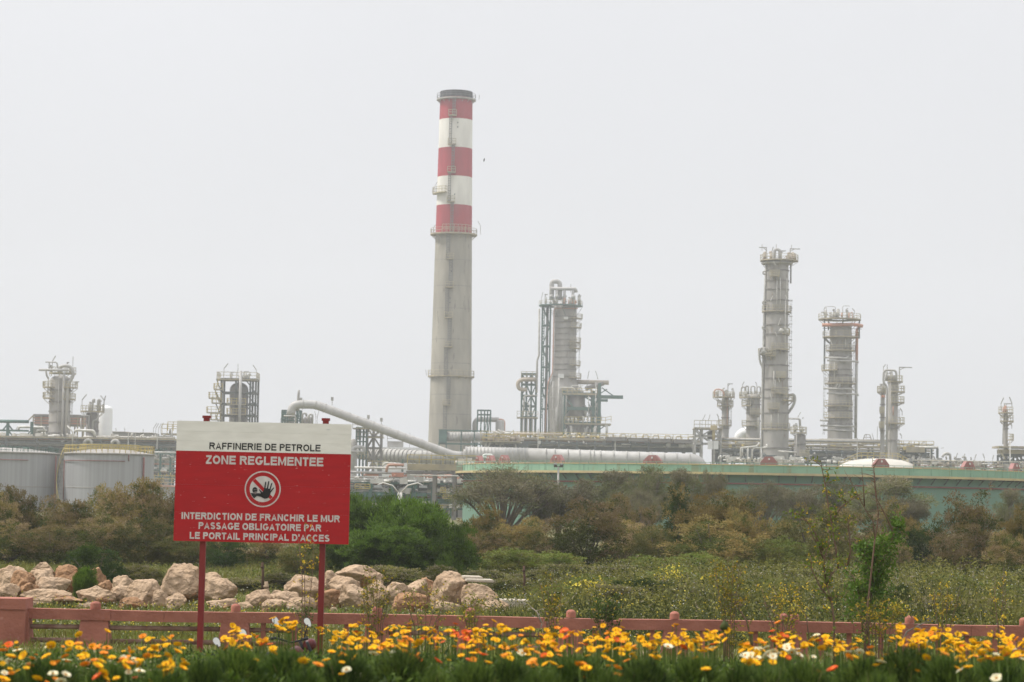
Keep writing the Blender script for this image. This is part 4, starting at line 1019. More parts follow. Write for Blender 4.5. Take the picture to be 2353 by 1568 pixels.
# ---------------------------------------------------------------- pipe racks
def rack(name, label, Y, cx, cy, x0, x1, deck, tiers, pipes, posts, depth=6, rail=None, m_deck='beige_deck', m_post='dark_steel', group=None, braces=False):
    """A long pipe rack: decks (y, thickness px), beams, pipes (y, radius px, material, x0, x1), posts."""
    f = Fr(Y, cx, cy); t = thing(name, label, 'pipe rack', on_ground(f.p((x0 + x1) / 2, cy)), group)
    for y, th in deck:
        mb = MB(); mb.span(f.x(x0), f.x(x1), Y - depth / 2, Y + depth / 2, f.z(y + th), f.z(y)); d = mb.build('deck', m_deck, t)
        if rail:
            rl = MB(); rail_line(rl, [f.p(x0, y, -depth / 2 + .1), f.p(x1, y, -depth / 2 + .1)], 1.2, .09, 1.5); rl.build('railing', rail, d)
    if tiers:
        mb = MB()
        for y, th in tiers:
            for d in (-depth / 2 + .3, depth / 2 - .3): mb.beam(f.p(x0, y + th / 2, d), f.p(x1, y + th / 2, d), .4, th * f.m)
            n = int((x1 - x0) * f.m / 4)
            for i in range(n + 1): mb.beam(f.p(x0 + (x1 - x0) * i / max(1, n), y + th / 2, -depth / 2), f.p(x0 + (x1 - x0) * i / max(1, n), y + th / 2, depth / 2), .3)
        mb.build('cross_beam', m_post, t)
    for pq in pipes:
        y, r, m = pq[:3]; a = pq[3] if len(pq) > 3 else x0; b = pq[4] if len(pq) > 4 else x1; dd = pq[5] if len(pq) > 5 else -depth * .3
        mb = MB(); mb.tube([f.p(a, y, dd), f.p(b, y, dd)], r * f.m, 10)
        k = a + 9
        while k < b:
            mb.tube([f.p(k, y, dd), f.p(k + .6, y, dd)], r * f.m + .06, 10); k += 34
        mb.build('pipe', m, t)
    if posts:
        top = min([q[0] for q in deck] + [q[0] for q in tiers] + [9999])
        for x in posts:
            for d in (-depth / 2 + .3, depth / 2 - .3):
                mb = MB(); mb.beam((f.x(x), Y + d, 0), (f.x(x), Y + d, f.z(top + 1)), .5)
                if braces:
                    mb.beam(f.p(x, top + 22, d), f.p(x - 11, top + 3, d), .35); mb.beam(f.p(x, top + 22, d), f.p(x + 11, top + 3, d), .35)
                mb.build('post', m_post, t)
    return t, f
def bits(t, f, n, x0, x1, y0, y1, seed, m='pipe_white', dd=-3.2, size=1.0, name='valve_cluster'):
    """Valves, bends, stubs and cable boxes strewn along a rack."""
    rr = random.Random(seed)
    for i in range(n):
        x = rr.uniform(x0, x1); y = rr.uniform(y0, y1); r = rr.uniform(.08, .2) * size * (RS if f.Y > 420 else 1); k = rr.random(); d = dd + rr.uniform(0, 3); mb = MB()
        if k < .35: mb.pipe([f.p(x, y, d), f.p(x, y - rr.uniform(3, 8), d), f.p(x + rr.uniform(-8, 8), y - rr.uniform(3, 8), d)], r, 6); nm = 'pipe_bend'
        elif k < .6: mb.tube([f.p(x, y, d), f.p(x, y - rr.uniform(2, 7), d)], r, 6); nm = 'pipe_stub'
        elif k < .8: mb.box(f.p(x, y - 1.5, d), (rr.uniform(.6, 2.0) * size, .7, rr.uniform(.4, 1.0) * size)); nm = 'valve_box'
        else: mb.tube([f.p(x, y, d), f.p(x + rr.uniform(5, 22), y, d)], r * 1.2, 8); nm = 'short_pipe'
        mb.build(nm, m, t)

t, f = rack('pipe_rack', 'beige decked pipe rack running from the left edge to the sign above the grey tanks', 636, 200, 1015, -60, 404, [(1005.5, 4)], [(1010, 1.5), (1018, 4), (1031, 3)],
            [(1003, 1.3, 'pipe_white', 226, 404), (1012, 1.6, 'pipe_orange', -60, 404), (1014, 1.3, 'pipe_grey', -60, 404), (1024, 2.3, 'insulation', -60, 404), (1040, 1.8, 'pipe_white', 345, 404)], [-40, 20, 92, 182, 236, 300, 365], 7)
mb = MB(); mb.span(f.x(-60), f.x(402), f.Y + 2.6, f.Y + 3.2, f.z(1050), f.z(1012)); mb.build('backdrop_panel', 'steel_dark', t)  # added dark sheet behind the rack, hides the bright gaps under its deck
bits(t, f, 40, -20, 400, 1005, 1003, 101); bits(t, f, 30, -20, 400, 1024, 1021, 102, 'pipe_grey'); bits(t, f, 70, -20, 400, 1036, 1034, 104, 'green_steel', -4)
mb = MB()
for x in (200, 262):
    mb.pipe([f.p(x, 1022, -3.5)] + [f.p(x + 8 - 8 * math.cos(a), 1020 - 8 * math.sin(a), -3.5) for a in (.5, 1, 1.57, 2.1, 2.6)] + [f.p(x + 16, 1022, -3.5)], .45, 10, .1)
mb.build('expansion_loop', 'pipe_grey', t)
mb = MB()
for x in (173, 300, 366, 316): mb.beam(f.p(x, 1030, -4), f.p(x, 994 if x != 316 else 995, -4), .2)
mb.pipe([f.p(173, 1021, -4), f.p(173, 994, -4), f.p(160, 981, -4)], .2, 6); mb.pipe([f.p(178, 994, -4), f.p(180, 990, -4), f.p(222, 991, -4), f.p(224, 1003, -4)], .35, 8); mb.build('standpipe', 'pipe_white', t)

f = Fr(705, 320, 1000)
t = thing('control_building', 'low flat roofed grey block far behind the pipe rack left of the sign', 'building', on_ground(f.p(315, 1000)))
mb = MB(); mb.span(f.x(258), f.x(290), f.Y, f.Y + 12, 0, f.z(994)); mb.span(f.x(290), f.x(352), f.Y - 1, f.Y + 12, 0, f.z(995.5)); mb.span(f.x(352), f.x(392), f.Y, f.Y + 10, 0, f.z(1001)); mb.build('wall', 'block_grey', t)
mb = MB(); mb.span(f.x(257), f.x(292), f.Y - .4, f.Y + 12.4, f.z(994) , f.z(993)); mb.span(f.x(292.2), f.x(353), f.Y - 1.4, f.Y + 12.4, f.z(995.4), f.z(994.5)); mb.build('roof', 'beige_deck', t)
mb = MB()
for x, xt, y in ((269, 268, 985), (289, 288, 985), (331, 331, 987), (355, 362, 972), (360, 366, 973), (366, 372, 973), (371, 377, 971)): mb.beam(f.p(x, 996, -2), f.p(x, (996 + y) / 2, -2), .12); mb.beam(f.p(x, (996 + y) / 2, -2), f.p(xt, y, -2), .16)
mb.build('lamp_mast', 'pipe_grey', t)
f = Fr(693, 388, 990)
t = thing('railed_deck', 'small yellow railed deck peeping out at the left edge of the sign', 'platform', on_ground(f.p(388, 990)))
mb = MB(); mb.span(f.x(370), f.x(420), f.Y, f.Y + 5, f.z(1000), f.z(996)); mb.build('deck', 'beige_deck', t)
mb = MB(); rail_line(mb, [f.p(372, 996, 0), f.p(420, 996, 0)], 2.0, .12, 1.2); rail_line(mb, [f.p(382, 990, 3), f.p(420, 990, 3)], 2.0, .12, 1.2); mb.build('railing', 'yellow_rail', t)
mb = MB(); mb.beam((f.x(395), f.Y, 0), (f.x(395), f.Y, f.z(996)), .6); mb.beam((f.x(378), f.Y, 0), (f.x(378), f.Y, f.z(996)), .6); mb.tube([f.p(391, 996), f.p(391, 984)], .3, 8); mb.build('post', 'pipe_grey', t)

# rack between the clad tank and the sign
t, f = rack('pipe_rack', 'stacked pipes on green posts in the gap between the clad tank and the sign', 600, 380, 1070, 340, 440, [(1108, 2)], [(1043, 2), (1080, 2), (1096, 2)],
            [(1040, 1.6, 'pipe_white'), (1057, 2.4, 'pipe_white'), (1063, 1.3, 'pipe_grey'), (1067, 1.8, 'pipe_pink'), (1076, 2.4, 'pipe_grey'), (1088, 2.6, 'steel_dark'), (1099, 1.6, 'pipe_white'), (1104, 1.4, 'pipe_grey')], [354, 372, 395, 420], 6, 'yellow_rail', m_post='green_steel')
bits(t, f, 50, 345, 430, 1055, 1048, 111, 'pipe_grey'); bits(t, f, 30, 345, 430, 1085, 1080, 112, 'pipe_white'); bits(t, f, 20, 345, 430, 1096, 1092, 113, 'yellow_rail')
f = Fr(594, 370, 1117)
t = thing('low_building', 'low pinkish roofed hut in the gap below the stacked pipes left of the sign', 'building', on_ground(f.p(378, 1120)))
mb = MB(); mb.span(f.x(346), f.x(404), f.Y, f.Y + 6, 0, f.z(1119)); mb.build('wall', 'block_grey', t)
mb = MB(); mb.prism([(f.x(343), f.z(1119)), (f.x(407), f.z(1119)), (f.x(392), f.z(1115)), (f.x(362), f.z(1114))], f.Y - .5, f.Y + 6.5); mb.build('roof', 'pipe_pink', t)

# main rack right of the chimney with the fan row
t, f = rack('pipe_rack', 'long beige decked rack with yellow railings behind the fat duct', 693, 1380, 1010, 1105, 1612, [(1009, 5)], [(1018, 5)],
            [(1003, 1.3, 'pipe_white', 1180, 1282), (1001, 3.2, 'pipe_tan', 1180, 1290), (1012, 1.2, 'pipe_grey'), (1016, 1.2, 'pipe_pink'), (1025, 2.2, 'pipe_grey')], list(range(1120, 1612, 41)), 8, 'yellow_rail')
mb = MB(); mb.span(f.x(1108), f.x(1610), f.Y + 3.2, f.Y + 3.9, f.z(1036), f.z(1015)); mb.build('backdrop_panel', 'dark_steel', t)  # made-up dark backing that closes the sky gaps beneath the deck
bits(t, f, 60, 1130, 1390, 1008, 1002, 121); bits(t, f, 50, 1120, 1600, 1024, 1020, 122, 'pipe_white', -5); bits(t, f, 24, 1200, 1385, 1012, 1003, 123, 'yellow_rail', -4.4)
mb = MB()
for x in (1236, 1412): mb.beam((f.x(x), f.Y - 5, 0), (f.x(x), f.Y - 5, f.z(990 if x < 1300 else 1000)), .3)
mb.build('lamp_pole', 'pipe_white', t)
for k, (a, b) in enumerate(((1391, 1439), (1443, 1491), (1495, 1543), (1547, 1597))):
    f2 = Fr(690, 1494, 1012)
    label = ['boxy fan cooler with pipe arches, first in the row from the broad tower', 'boxy fan cooler with pipe arches, second in the row from the broad tower',
             'boxy fan cooler with pipe arches, third in the row from the broad tower', 'boxy fan cooler with pipe arches, last in the row beside the steel frame'][k]
    y = 1009 + (k - 1.5) * .9
    t2 = thing('fan_cooler', label, 'fan cooler', (f2.x((a + b) / 2), f2.Y, f2.z(y + 8)), 'fan coolers on the rack')
    mb = MB(); mb.span(f2.x(a), f2.x(b), f2.Y - 3, f2.Y + 4, f2.z(y + 7.5), f2.z(y)); mb.build('housing', 'steel_dark', t2)
    mb = MB(); mb.span(f2.x(a) - .1, f2.x(b) + .1, f2.Y - 3.1, f2.Y + 4.1, f2.z(y) , f2.z(y) + .15); mb.build('top_panel', 'beige_deck', t2)
    mb = MB()
    for x in ((1402, 1431), (1455, 1483), (1507, 1534), (1560, 1588))[k]:
        mb.pipe([f2.p(x - 7, y), f2.p(x - 6, y - 9), f2.p(x + 6, y - 9), f2.p(x + 7, y)], .22, 8, .4)
    mb.build('pipe_arch', 'pipe_white', t2)
    mb = MB(); 
    for x in (a + 6, a + 13, b - 14, b - 7): mb.beam(f2.p(x, y), f2.p(x, y - 3), .2)
    mb.build('valve_stub', 'pipe_grey', t2)
    mb = MB(); mb.beam(f2.p(b + 2, y + 5), f2.p(b + 2, y - 7), .15); mb.build('lamp_mast', 'pipe_grey', t2)
# deck over the upper duct
f = Fr(684, 1150, 1008)
t = thing('railed_deck', 'yellow railed steel deck with sloping struts between the chimney foot and the broad tower', 'platform', on_ground(f.p(1152, 1008)))
mb = MB(); mb.span(f.x(1110), f.x(1196), f.Y - 3, f.Y + 3, f.z(1016.5), f.z(1014.5)); d = mb.build('deck', 'beige_deck', t)
rl = MB(); rail_line(rl, [f.p(1110, 1014.5, -3), f.p(1170, 1014.5, -3), f.p(1180, 1005, -3)], 1.5, .11, 1.1); rail_line(rl, [f.p(1112, 1014.5, 2), f.p(1190, 1014.5, 2)], 1.5, .11, 1.1); rl.build('railing', 'yellow_rail', d)
mb = MB()
for x in (1118, 1150, 1185): mb.beam((f.x(x), f.Y, 0), (f.x(x), f.Y, f.z(1015)), .5)
mb.beam(f.p(1112, 1034, -2), f.p(1119, 1016, -2), .45); mb.beam(f.p(1120, 1034, -2), f.p(1128, 1016, -2), .45); mb.beam(f.p(1088, 1016), f.p(1196, 1018), .5); mb.build('strut', 'pipe_grey', t)
bits(t, f, 40, 1112, 1190, 1034, 1024, 131, 'dark_steel', 0); bits(t, f, 30, 1125, 1190, 1013, 1006, 132, 'pipe_tan', -2); bits(t, f, 10, 1130, 1190, 1000, 992, 133, 'pipe_white', -2)
mb = MB(); mb.span(f.x(1160), f.x(1215), f.Y + 1, f.Y + 4, f.z(1030), f.z(1018)); mb.build('switch_cabinet', 'dark_steel', t)

# steel platform with white panels
f = Fr(668, 1625, 1000)
t = thing('braced_platform', 'braced steel platform with two white panels left of the small columns', 'platform', on_ground(f.p(1625, 1000)))
fm = frame_mb(f, [1596, 1612, 1640, 1655], [985, 1002, 1020], None, 5, .4, True, -2); fm.build('steel_frame', 'pipe_grey', t)
mb = MB(); mb.span(f.x(1593), f.x(1658), f.Y - 3, f.Y + 4, f.z(987.5), f.z(986)); d = mb.build('deck', 'beige_deck', t)
rl = MB(); rail_line(rl, [f.p(1593, 986, -3), f.p(1658, 986, -3)], 1.7, .11, 1.1); rl.build('railing', 'pale_rail', d)
mb = MB()
for x in (1624, 1637): mb.span(f.x(x), f.x(x + 11.5), f.Y - 3.6, f.Y - 3.3, f.z(1033), f.z(1014))
mb.build('panel', 'panel_white', t)
mb = MB(); mb.lathe((f.x(1634), f.Y, 0), [(9 * f.m, f.z(1010)), (9 * f.m, f.z(992)), (.01, f.z(989))], 18); mb.build('drum', 'steel_dark', t)
mb = MB(); mb.pipe([f.p(1638, 1012, -3), f.p(1638, 985, -3), f.p(1641, 978, -3)], .4, 8); mb.box(f.p(1638, 984, -3), (1.8, 1.2, 1.3)); mb.build('relief_valve', 'tank_buff', t)
mb = MB()
for x, xt, y in ((1613, 1620, 953), (1627, 1631, 953), (1653, 1648, 953)): mb.beam(f.p(x, 985), f.p(x, 968), .1); mb.beam(f.p(x, 968), f.p(xt, y), .16)
mb.build('lamp_mast', 'pipe_grey', t)

# right hand rack
t, f = rack('pipe_rack', 'long double decked pipe rack crossing behind the tall right hand columns', 672, 1830, 1025, 1640, 2140, [(1023, 4), (1030, 3)], [(1036, 3.5), (1052, 2)],
            [(1013, 2.8, 'insulation', 1652, 2036, -4), (1009, 1.5, 'pipe_grey', 1880, 2036, -2), (1019, 1.4, 'pipe_grey'), (1027, 1.6, 'pipe_pink'), (1043, 2.4, 'pipe_grey', 1640, 2140), (1047, 1.5, 'steel_dark')], list(range(1650, 2140, 35)), 8, 'yellow_rail')
mb = MB(); mb.span(f.x(1642), f.x(2120), f.Y + 3.2, f.Y + 3.9, f.z(1066), f.z(1034)); mb.build('backdrop_panel', 'dark_steel', t)  # dark filler sheet added for the dark band below the decks
bits(t, f, 70, 1650, 2130, 1020, 1016, 141, 'pipe_white'); bits(t, f, 70, 1650, 2130, 1056, 1046, 142, 'pipe_grey', -5); bits(t, f, 40, 1650, 2130, 1030, 1024, 143, 'yellow_rail', -4.5); bits(t, f, 50, 1650, 2130, 1062, 1054, 144, 'pipe_white', -6, 1.3)
mb = MB(); mb.span(f.x(2076), f.x(2118), f.Y - 5, f.Y + 3, f.z(1036), f.z(1024)); mb.build('beige_housing', 'beige_deck', t)
mb = MB(); mb.tube([f.p(2105, 1024, -4), f.p(2150, 1024, -4)], 3 * f.m, 12); mb.build('end_pipe', 'pipe_white', t)
mb = MB()
for x in (2120, 2134, 2148): mb.beam((f.x(x), f.Y - 4, 0), (f.x(x), f.Y - 4, f.z(1026)), .6)
mb.build('post', 'dark_steel', t)
mb = MB()
for x, xt, y in ((2012, 2012, 978), (2027, 2034, 990), (2081, 2086, 1010), (2094, 2098, 1012), (2105, 2110, 1012), (2158, 2164, 1024), (2004, 2000, 994)): mb.beam(f.p(x, 1026, -3), f.p(x, (1026 + y) / 2, -3), .1); mb.beam(f.p(x, (1026 + y) / 2, -3), f.p(xt, y, -3), .14)
mb.pipe([f.p(1983, 1010), f.p(1987, 996), f.p(1998, 996), f.p(2003, 1010)], .15, 6); mb.beam(f.p(1985, 1003), f.p(2001, 1003), .15); mb.beam(f.p(1990, 996), f.p(1990, 1008), .12)
mb.build('lamp_mast', 'pipe_grey', t)
mb = MB()
for x in (1963, 2129): mb.beam((f.x(x), f.Y - 6, 0), (f.x(x), f.Y - 6, f.z(1006 if x < 2000 else 1028)), .22)
mb.build('lamp_pole', 'pipe_white', t)
# white pump manifold in front of the tall column
f = Fr(630, 1735, 1050)
t = thing('pump_manifold', 'bundle of bent white pipes in front of the foot of the tall column', 'pipework', on_ground(f.p(1735, 1050)))
for pts, r in ((((1702, 1062), (1702, 1030), (1720, 1028), (1738, 1026), (1745, 1018)), 2.0), (((1718, 1062), (1718, 1030)), 2.2), (((1728, 1055), (1728, 1035), (1733, 1029), (1750, 1029), (1762, 1028), (1762, 1020)), 2.0), (((1706, 1048), (1706, 1030)), 1.6),
               (((1748, 1030), (1750, 1050), (1740, 1058)), 2.2), (((1788, 1036), (1810, 1037), (1830, 1038)), 1.5), (((1742, 1066), (1743, 1052)), 2.4)):
    mb = MB(); mb.pipe([f.p(*p) for p in pts], r * f.m, 10); mb.build('bent_pipe', 'pipe_white', t)
mb = MB(); mb.span(f.x(1685), f.x(1850), f.Y - 2, f.Y + 3, f.z(1070), f.z(1068)); d = mb.build('deck', 'beige_deck', t); rl = MB(); rail_line(rl, [f.p(1685, 1068, -2), f.p(1822, 1068, -2)], 1.0, .1, 1.0); rl.build('railing', 'pale_rail', d)
bits(t, f, 60, 1650, 1850, 1066, 1052, 151, 'pipe_white', -1, 1.2); bits(t, f, 30, 1640, 1850, 1060, 1045, 152, 'dark_steel', 2, 1.4)
mb = MB(); mb.tube([f.p(1905, 1062), f.p(1905, 1054)], 5 * f.m, 12); mb.tube([f.p(1918, 1062), f.p(1918, 1056)], 4 * f.m, 12); mb.build('drum', 'pipe_white', t)
mb = MB()
for x in (1690, 1760, 1840): mb.beam((f.x(x), f.Y, 0), (f.x(x), f.Y, f.z(1069)), .5)
mb.build('support_post', 'pipe_grey', t)

# domed white tank roof with stair
f = Fr(592, 2019, 1075)
t = thing('dome_roof_tank', 'low white domed tank roof ringed by a thin railing, behind the green tank', 'storage tank', (f.o.x, f.Y, 0))
c = (f.o.x, f.Y, 0); r = 96 * f.m; z0 = f.z(1083); zt = f.z(1054)
mb = MB(); mb.lathe(c, [(r, 0), (r, z0)], 64); mb.build('shell', 'dome_white', t)
mb = MB(); h = zt - z0; mb.lathe(c, [(r * math.cos(a) ** .9 if a < 1.57 else .01, z0 + h * math.sin(a)) for a in [i * PI / 2 / 12 for i in range(13)]], 64); mb.build('dome', 'dome_white', t)
mb = MB(); rail_line(mb, [f.p(1937, 1076, 8), f.p(1978, 1056, 8), f.p(1990, 1053, 8), f.p(2062, 1053, 8), f.p(2075, 1053, 8), f.p(2110, 1073, 8)], 1.1, .1, 1.2); mb.build('stair_railing', 'yellow_rail', t)
mb = MB(); mb.beam(f.p(1937, 1078, 8), f.p(1978, 1058, 8), .5, .25); mb.beam(f.p(1978, 1058, 8), f.p(2075, 1055, 8), .3); mb.beam(f.p(2075, 1055, 8), f.p(2110, 1075, 8), .5, .25)
for x in (1978, 2075): mb.beam((f.x(x), f.Y + 8, 0), (f.x(x), f.Y + 8, f.z(1056)), .3)
mb.build('stair_flight', 'beige_deck', t)

# low manifold far right
t, f = rack('pipe_rack', 'low rack crowded with small rust coloured valves between the white dome and the right edge', 588, 2220, 1068, 2095, 2400, [(1075, 3)], [(1062, 1)],
            [(1060, .9, 'pipe_white'), (1066, .7, 'pipe_grey'), (1072, .9, 'pipe_pink'), (1082, 2.5, 'steel_dark')], list(range(2100, 2400, 40)), 5, 'pale_rail')
bits(t, f, 90, 2100, 2390, 1076, 1066, 161, 'pipe_tan', -2.6, .9); bits(t, f, 70, 2100, 2390, 1074, 1066, 162, 'pipe_white', -2.8, .8); bits(t, f, 60, 2095, 2250, 1066, 1056, 163, 'pipe_grey', 1, .9)
mb = MB()
for x, xt, y in ((2197, 2200, 1042), (2214, 2217, 1043), (2240, 2243, 1044), (2262, 2258, 1042), (2281, 2283, 1045)): mb.beam(f.p(x, 1062), f.p(x, (1062 + y) / 2), .1); mb.beam(f.p(x, (1062 + y) / 2), f.p(xt, y), .2)
mb.pipe([f.p(2165, 1052), f.p(2170, 1043), f.p(2183, 1043), f.p(2184, 1060)], .3, 8); mb.beam(f.p(2165, 1047), f.p(2180, 1047), .2); mb.beam(f.p(2095, 1062, -3), f.p(2095, 1050, -3), .4)
mb.build('lamp_mast', 'pipe_grey', t)

# lower process racks between the sign and the trees
t, f = rack('pipe_rack', 'deck with yellow railings on thick grey V braced posts, left end of the green tank', 330, 1020, 1078, 938, 1100, [(1068, 14)], [(1084, 6)],
            [(1094, 1.6, 'pipe_white', 945, 1100, -3)], [1000, 1045], 6, 'yellow_rail', m_post='steel_dark', braces=True)
bits(t, f, 16, 1030, 1090, 1068, 1060, 171, 'pipe_white', -1, 1.0)
t, f = rack('pipe_rack', 'tiers of pipes on dark green posts just right of the sign', 360, 930, 1120, 780, 1110, [(1158, 3)], [(1110, 3), (1133, 3), (1146, 10), (1166, 4)],
            [(1077, 2.6, 'pipe_white', 816, 935), (1088, 3.0, 'insulation', 800, 972), (1098, 2.0, 'pipe_white', 780, 965), (1104, 2.6, 'pipe_white', 780, 975), (1113, 1.8, 'pipe_pink'), (1118, 1.4, 'pipe_grey'), (1124, 3.2, 'pipe_grey'), (1130, 1.2, 'pipe_white'), (1136, 2.6, 'pipe_white'), (1142, 2.2, 'pipe_pink', 900, 1110), (1154, 1.8, 'pipe_grey'), (1101, 1.2, 'pipe_grey', 960, 1110)],
            [804, 855, 904, 939, 947, 957, 996, 1040, 1080], 7, 'green_steel', m_post='green_steel')
mb = MB(); mb.span(f.x(782), f.x(1086), f.Y + 3.8, f.Y + 4.4, f.z(1160), f.z(1106)); mb.build('backdrop_panel', 'pipe_grey', t)  # added plain grey backdrop, stands in for crowded pipework behind the tiers
bits(t, f, 60, 800, 1100, 1124, 1112, 186, 'dark_steel', -3.6); bits(t, f, 60, 800, 1100, 1145, 1136, 187, 'green_steel', -4, 1.2)
bits(t, f, 70, 800, 1100, 1112, 1104, 181, 'pipe_white', -4); bits(t, f, 60, 800, 1100, 1132, 1126, 182, 'pipe_grey', -4); bits(t, f, 40, 800, 1100, 1100, 1092, 183, 'pipe_pink', -3); bits(t, f, 30, 900, 1100, 1164, 1150, 184, 'pipe_white', -4); bits(t, f, 40, 800, 1000, 1160, 1150, 185, 'dark_steel', -4)
mb = MB()
mb.pipe([f.p(890, 1087, -4), f.p(893, 1070, -4), f.p(930, 1070, -4)], 3 * f.m, 12); mb.build('orange_bend', 'pipe_pink', t)
mb = MB(); mb.pipe([f.p(880, 1074, -3), f.p(886, 1066, -3), f.p(910, 1066, -3), f.p(912, 1076, -3)], 2 * f.m, 10); mb.build('pipe_bend', 'pipe_white', t)
mb = MB()
for x, y, w, h in ((1014, 1119, 12, 12), (1004, 1160, 16, 14), (820, 1115, 34, 10), (1020, 1136, 20, 8)):
    for k in range(4): mb.beam(f.p(x + w * k / 3, y, -4.2), f.p(x + w * k / 3, y + h, -4.2), .1)
    for k in range(3): mb.beam(f.p(x, y + h * k / 2, -4.2), f.p(x + w, y + h * k / 2, -4.2), .1)
mb.build('safety_cage', 'yellow_rail', t)
mb = MB(); mb.box(f.p(945, 1095, -3.8), (16 * f.m, .8, 14 * f.m)); mb.box(f.p(968, 1102, -3.8), (14 * f.m, .8, 12 * f.m)); mb.build('cable_box', 'pipe_grey', t)
f = Fr(372, 1020, 1170)
t = thing('switch_building', 'dark windowed low building seen between the green bush and the grey tree', 'building', on_ground(f.p(1020, 1170)))
mb = MB(); mb.span(f.x(960), f.x(1075), f.Y, f.Y + 6, 0, f.z(1164)); mb.build('wall', 'block_grey', t)
for a, b in ((985, 1006), (1010, 1030), (1034, 1052)):
    mb = MB(); mb.span(f.x(a), f.x(b), f.Y - .08, f.Y + .1, f.z(1190), f.z(1169)); mb.build('window', 'window_dark', t)
mb = MB(); mb.span(f.x(958), f.x(1077), f.Y - .5, f.Y + 6.4, f.z(1164) + .005, f.z(1160)); mb.build('roof', 'green_steel', t)
f = Fr(705, 900, 1025)
t = thing('low_building', 'low pale building with a grey roof box, under the sloping pipe', 'building', on_ground(f.p(910, 1030)))
mb = MB(); mb.span(f.x(858), f.x(1000), f.Y, f.Y + 14, 0, f.z(1028)); mb.build('wall', 'tank_white', t)
mb = MB(); mb.span(f.x(889), f.x(924), f.Y + 2, f.Y + 8, f.z(1028), f.z(1014)); mb.build('roof_box', 'block_grey', t)
mb = MB(); rail_line(mb, [f.p(889, 1014, 2), f.p(924, 1014, 2)], 1.2, .1, 2.5)
mb.beam(f.p(941, 1028, 1), f.p(941, 994, 1), .1); mb.build('roof_railing', 'steel_dark', t)

# goose neck street lamps in front of the process racks
def lamp(label, px, py_top, arm, Y=150):
    f = Fr(Y, px, py_top); t = thing('street_lamp', label, 'street lamp', (f.o.x, Y, 0), 'goose neck lamps behind the green bush')
    mb = MB(); mb.tube([(f.o.x, Y, 0), (f.o.x, Y, f.o.z)], [.1, .07], 8); mb.build('pole', 'pipe_white', t)
    mb = MB(); s = 1 if arm > 0 else -1
    mb.tube([(f.o.x, Y, f.o.z), (f.o.x + arm * .3, Y, f.o.z + .45), (f.o.x + arm * .75, Y, f.o.z + .6), (f.o.x + arm, Y, f.o.z + .45)], .045, 8); mb.build('arm', 'pipe_white', t)
    mb = MB(); mb.box((f.o.x + arm, Y, f.o.z + .38), (.5, .22, .14)); mb.build('lamp_head', 'lamp_lens', t)
lamp('white goose neck street lamp bending left above the green bush', 916, 1133, -1.3)
lamp('white goose neck street lamp bending right above the green bush', 922, 1132, 1.35)

# ---------------------------------------------------------------- big green tank
f = Fr(300, 1732, 1085); c = (f.o.x, 300, 0); r = 36.0
ff = Fr(300 - r, 1732, 1085)
t = thing('green_tank', 'huge round green storage tank with a walkway and red brackets on its rim', 'storage tank', c)
zt = ff.z(1070); zw = ff.z(1091); zr = ff.z(1112)
mb = MB(); mb.lathe(c, [(r, 0), (r, zr - .15), (r, zw)], 128); mb.build('shell', 'tank_green', t)
mb = MB(); mb.lathe(c, [(r, zw), (r + .02, zw + .02), (r + .02, zt), (r - .3, zt), (r - .3, zt - .4), (.01, zt - .45)], 128, smooth=False); mb.build('rim_band', 'tank_green_pale', t)
mb = MB(); mb.lathe(c, [(r, zw - .05), (r + .95, zw - .05), (r + .95, zw + .2), (r, zw + .2)], 128, smooth=False)
mb.build('walkway', 'tank_buff', t)
mb = MB(); mb.lathe(c, [(r - .05, zt), (r + .07, zt), (r + .07, zt + .1), (r - .05, zt + .1)], 128, smooth=False); mb.build('rim_edge', 'tank_buff', t)
rl = MB(); rail_line(rl, ring_pts(c, r + .9, zw + .2, -PI + .1, -.1, 90), 1.05, .05, 1.25); rl.build('walkway_railing', 'tank_green_pale', t)
mb = MB(); mb.lathe(c, [(r, zr - .09), (r + .25, zr - .07), (r + .25, zr + .07), (r, zr + .09)], 128, smooth=False); mb.build('wind_girder', 'tank_rust', t)
for i in range(64):
    a = -PI + PI * i / 63
    d = Vector((math.cos(a), math.sin(a), 0)); b = Vector(c)
    mb = MB(); mb.beam(b + d * r + Vector((0, 0, zw - .75)), b + d * (r + .8) + Vector((0, 0, zw - .05)), .09); mb.beam(b + d * r + Vector((0, 0, zw - .12)), b + d * (r + .9) + Vector((0, 0, zw - .12)), .1); mb.build('bracket', 'dark_steel', t)
mb = MB()
for i in range(40):
    a = -PI + PI * i / 39 + .03; d = Vector((math.cos(a), math.sin(a), 0)); b = Vector(c)
    mb.beam(b + d * (r + .03) + Vector((0, 0, zw + .2)), b + d * (r + .03) + Vector((0, 0, zt)), .035)
mb.build('plate_joint', 'tank_green', t)
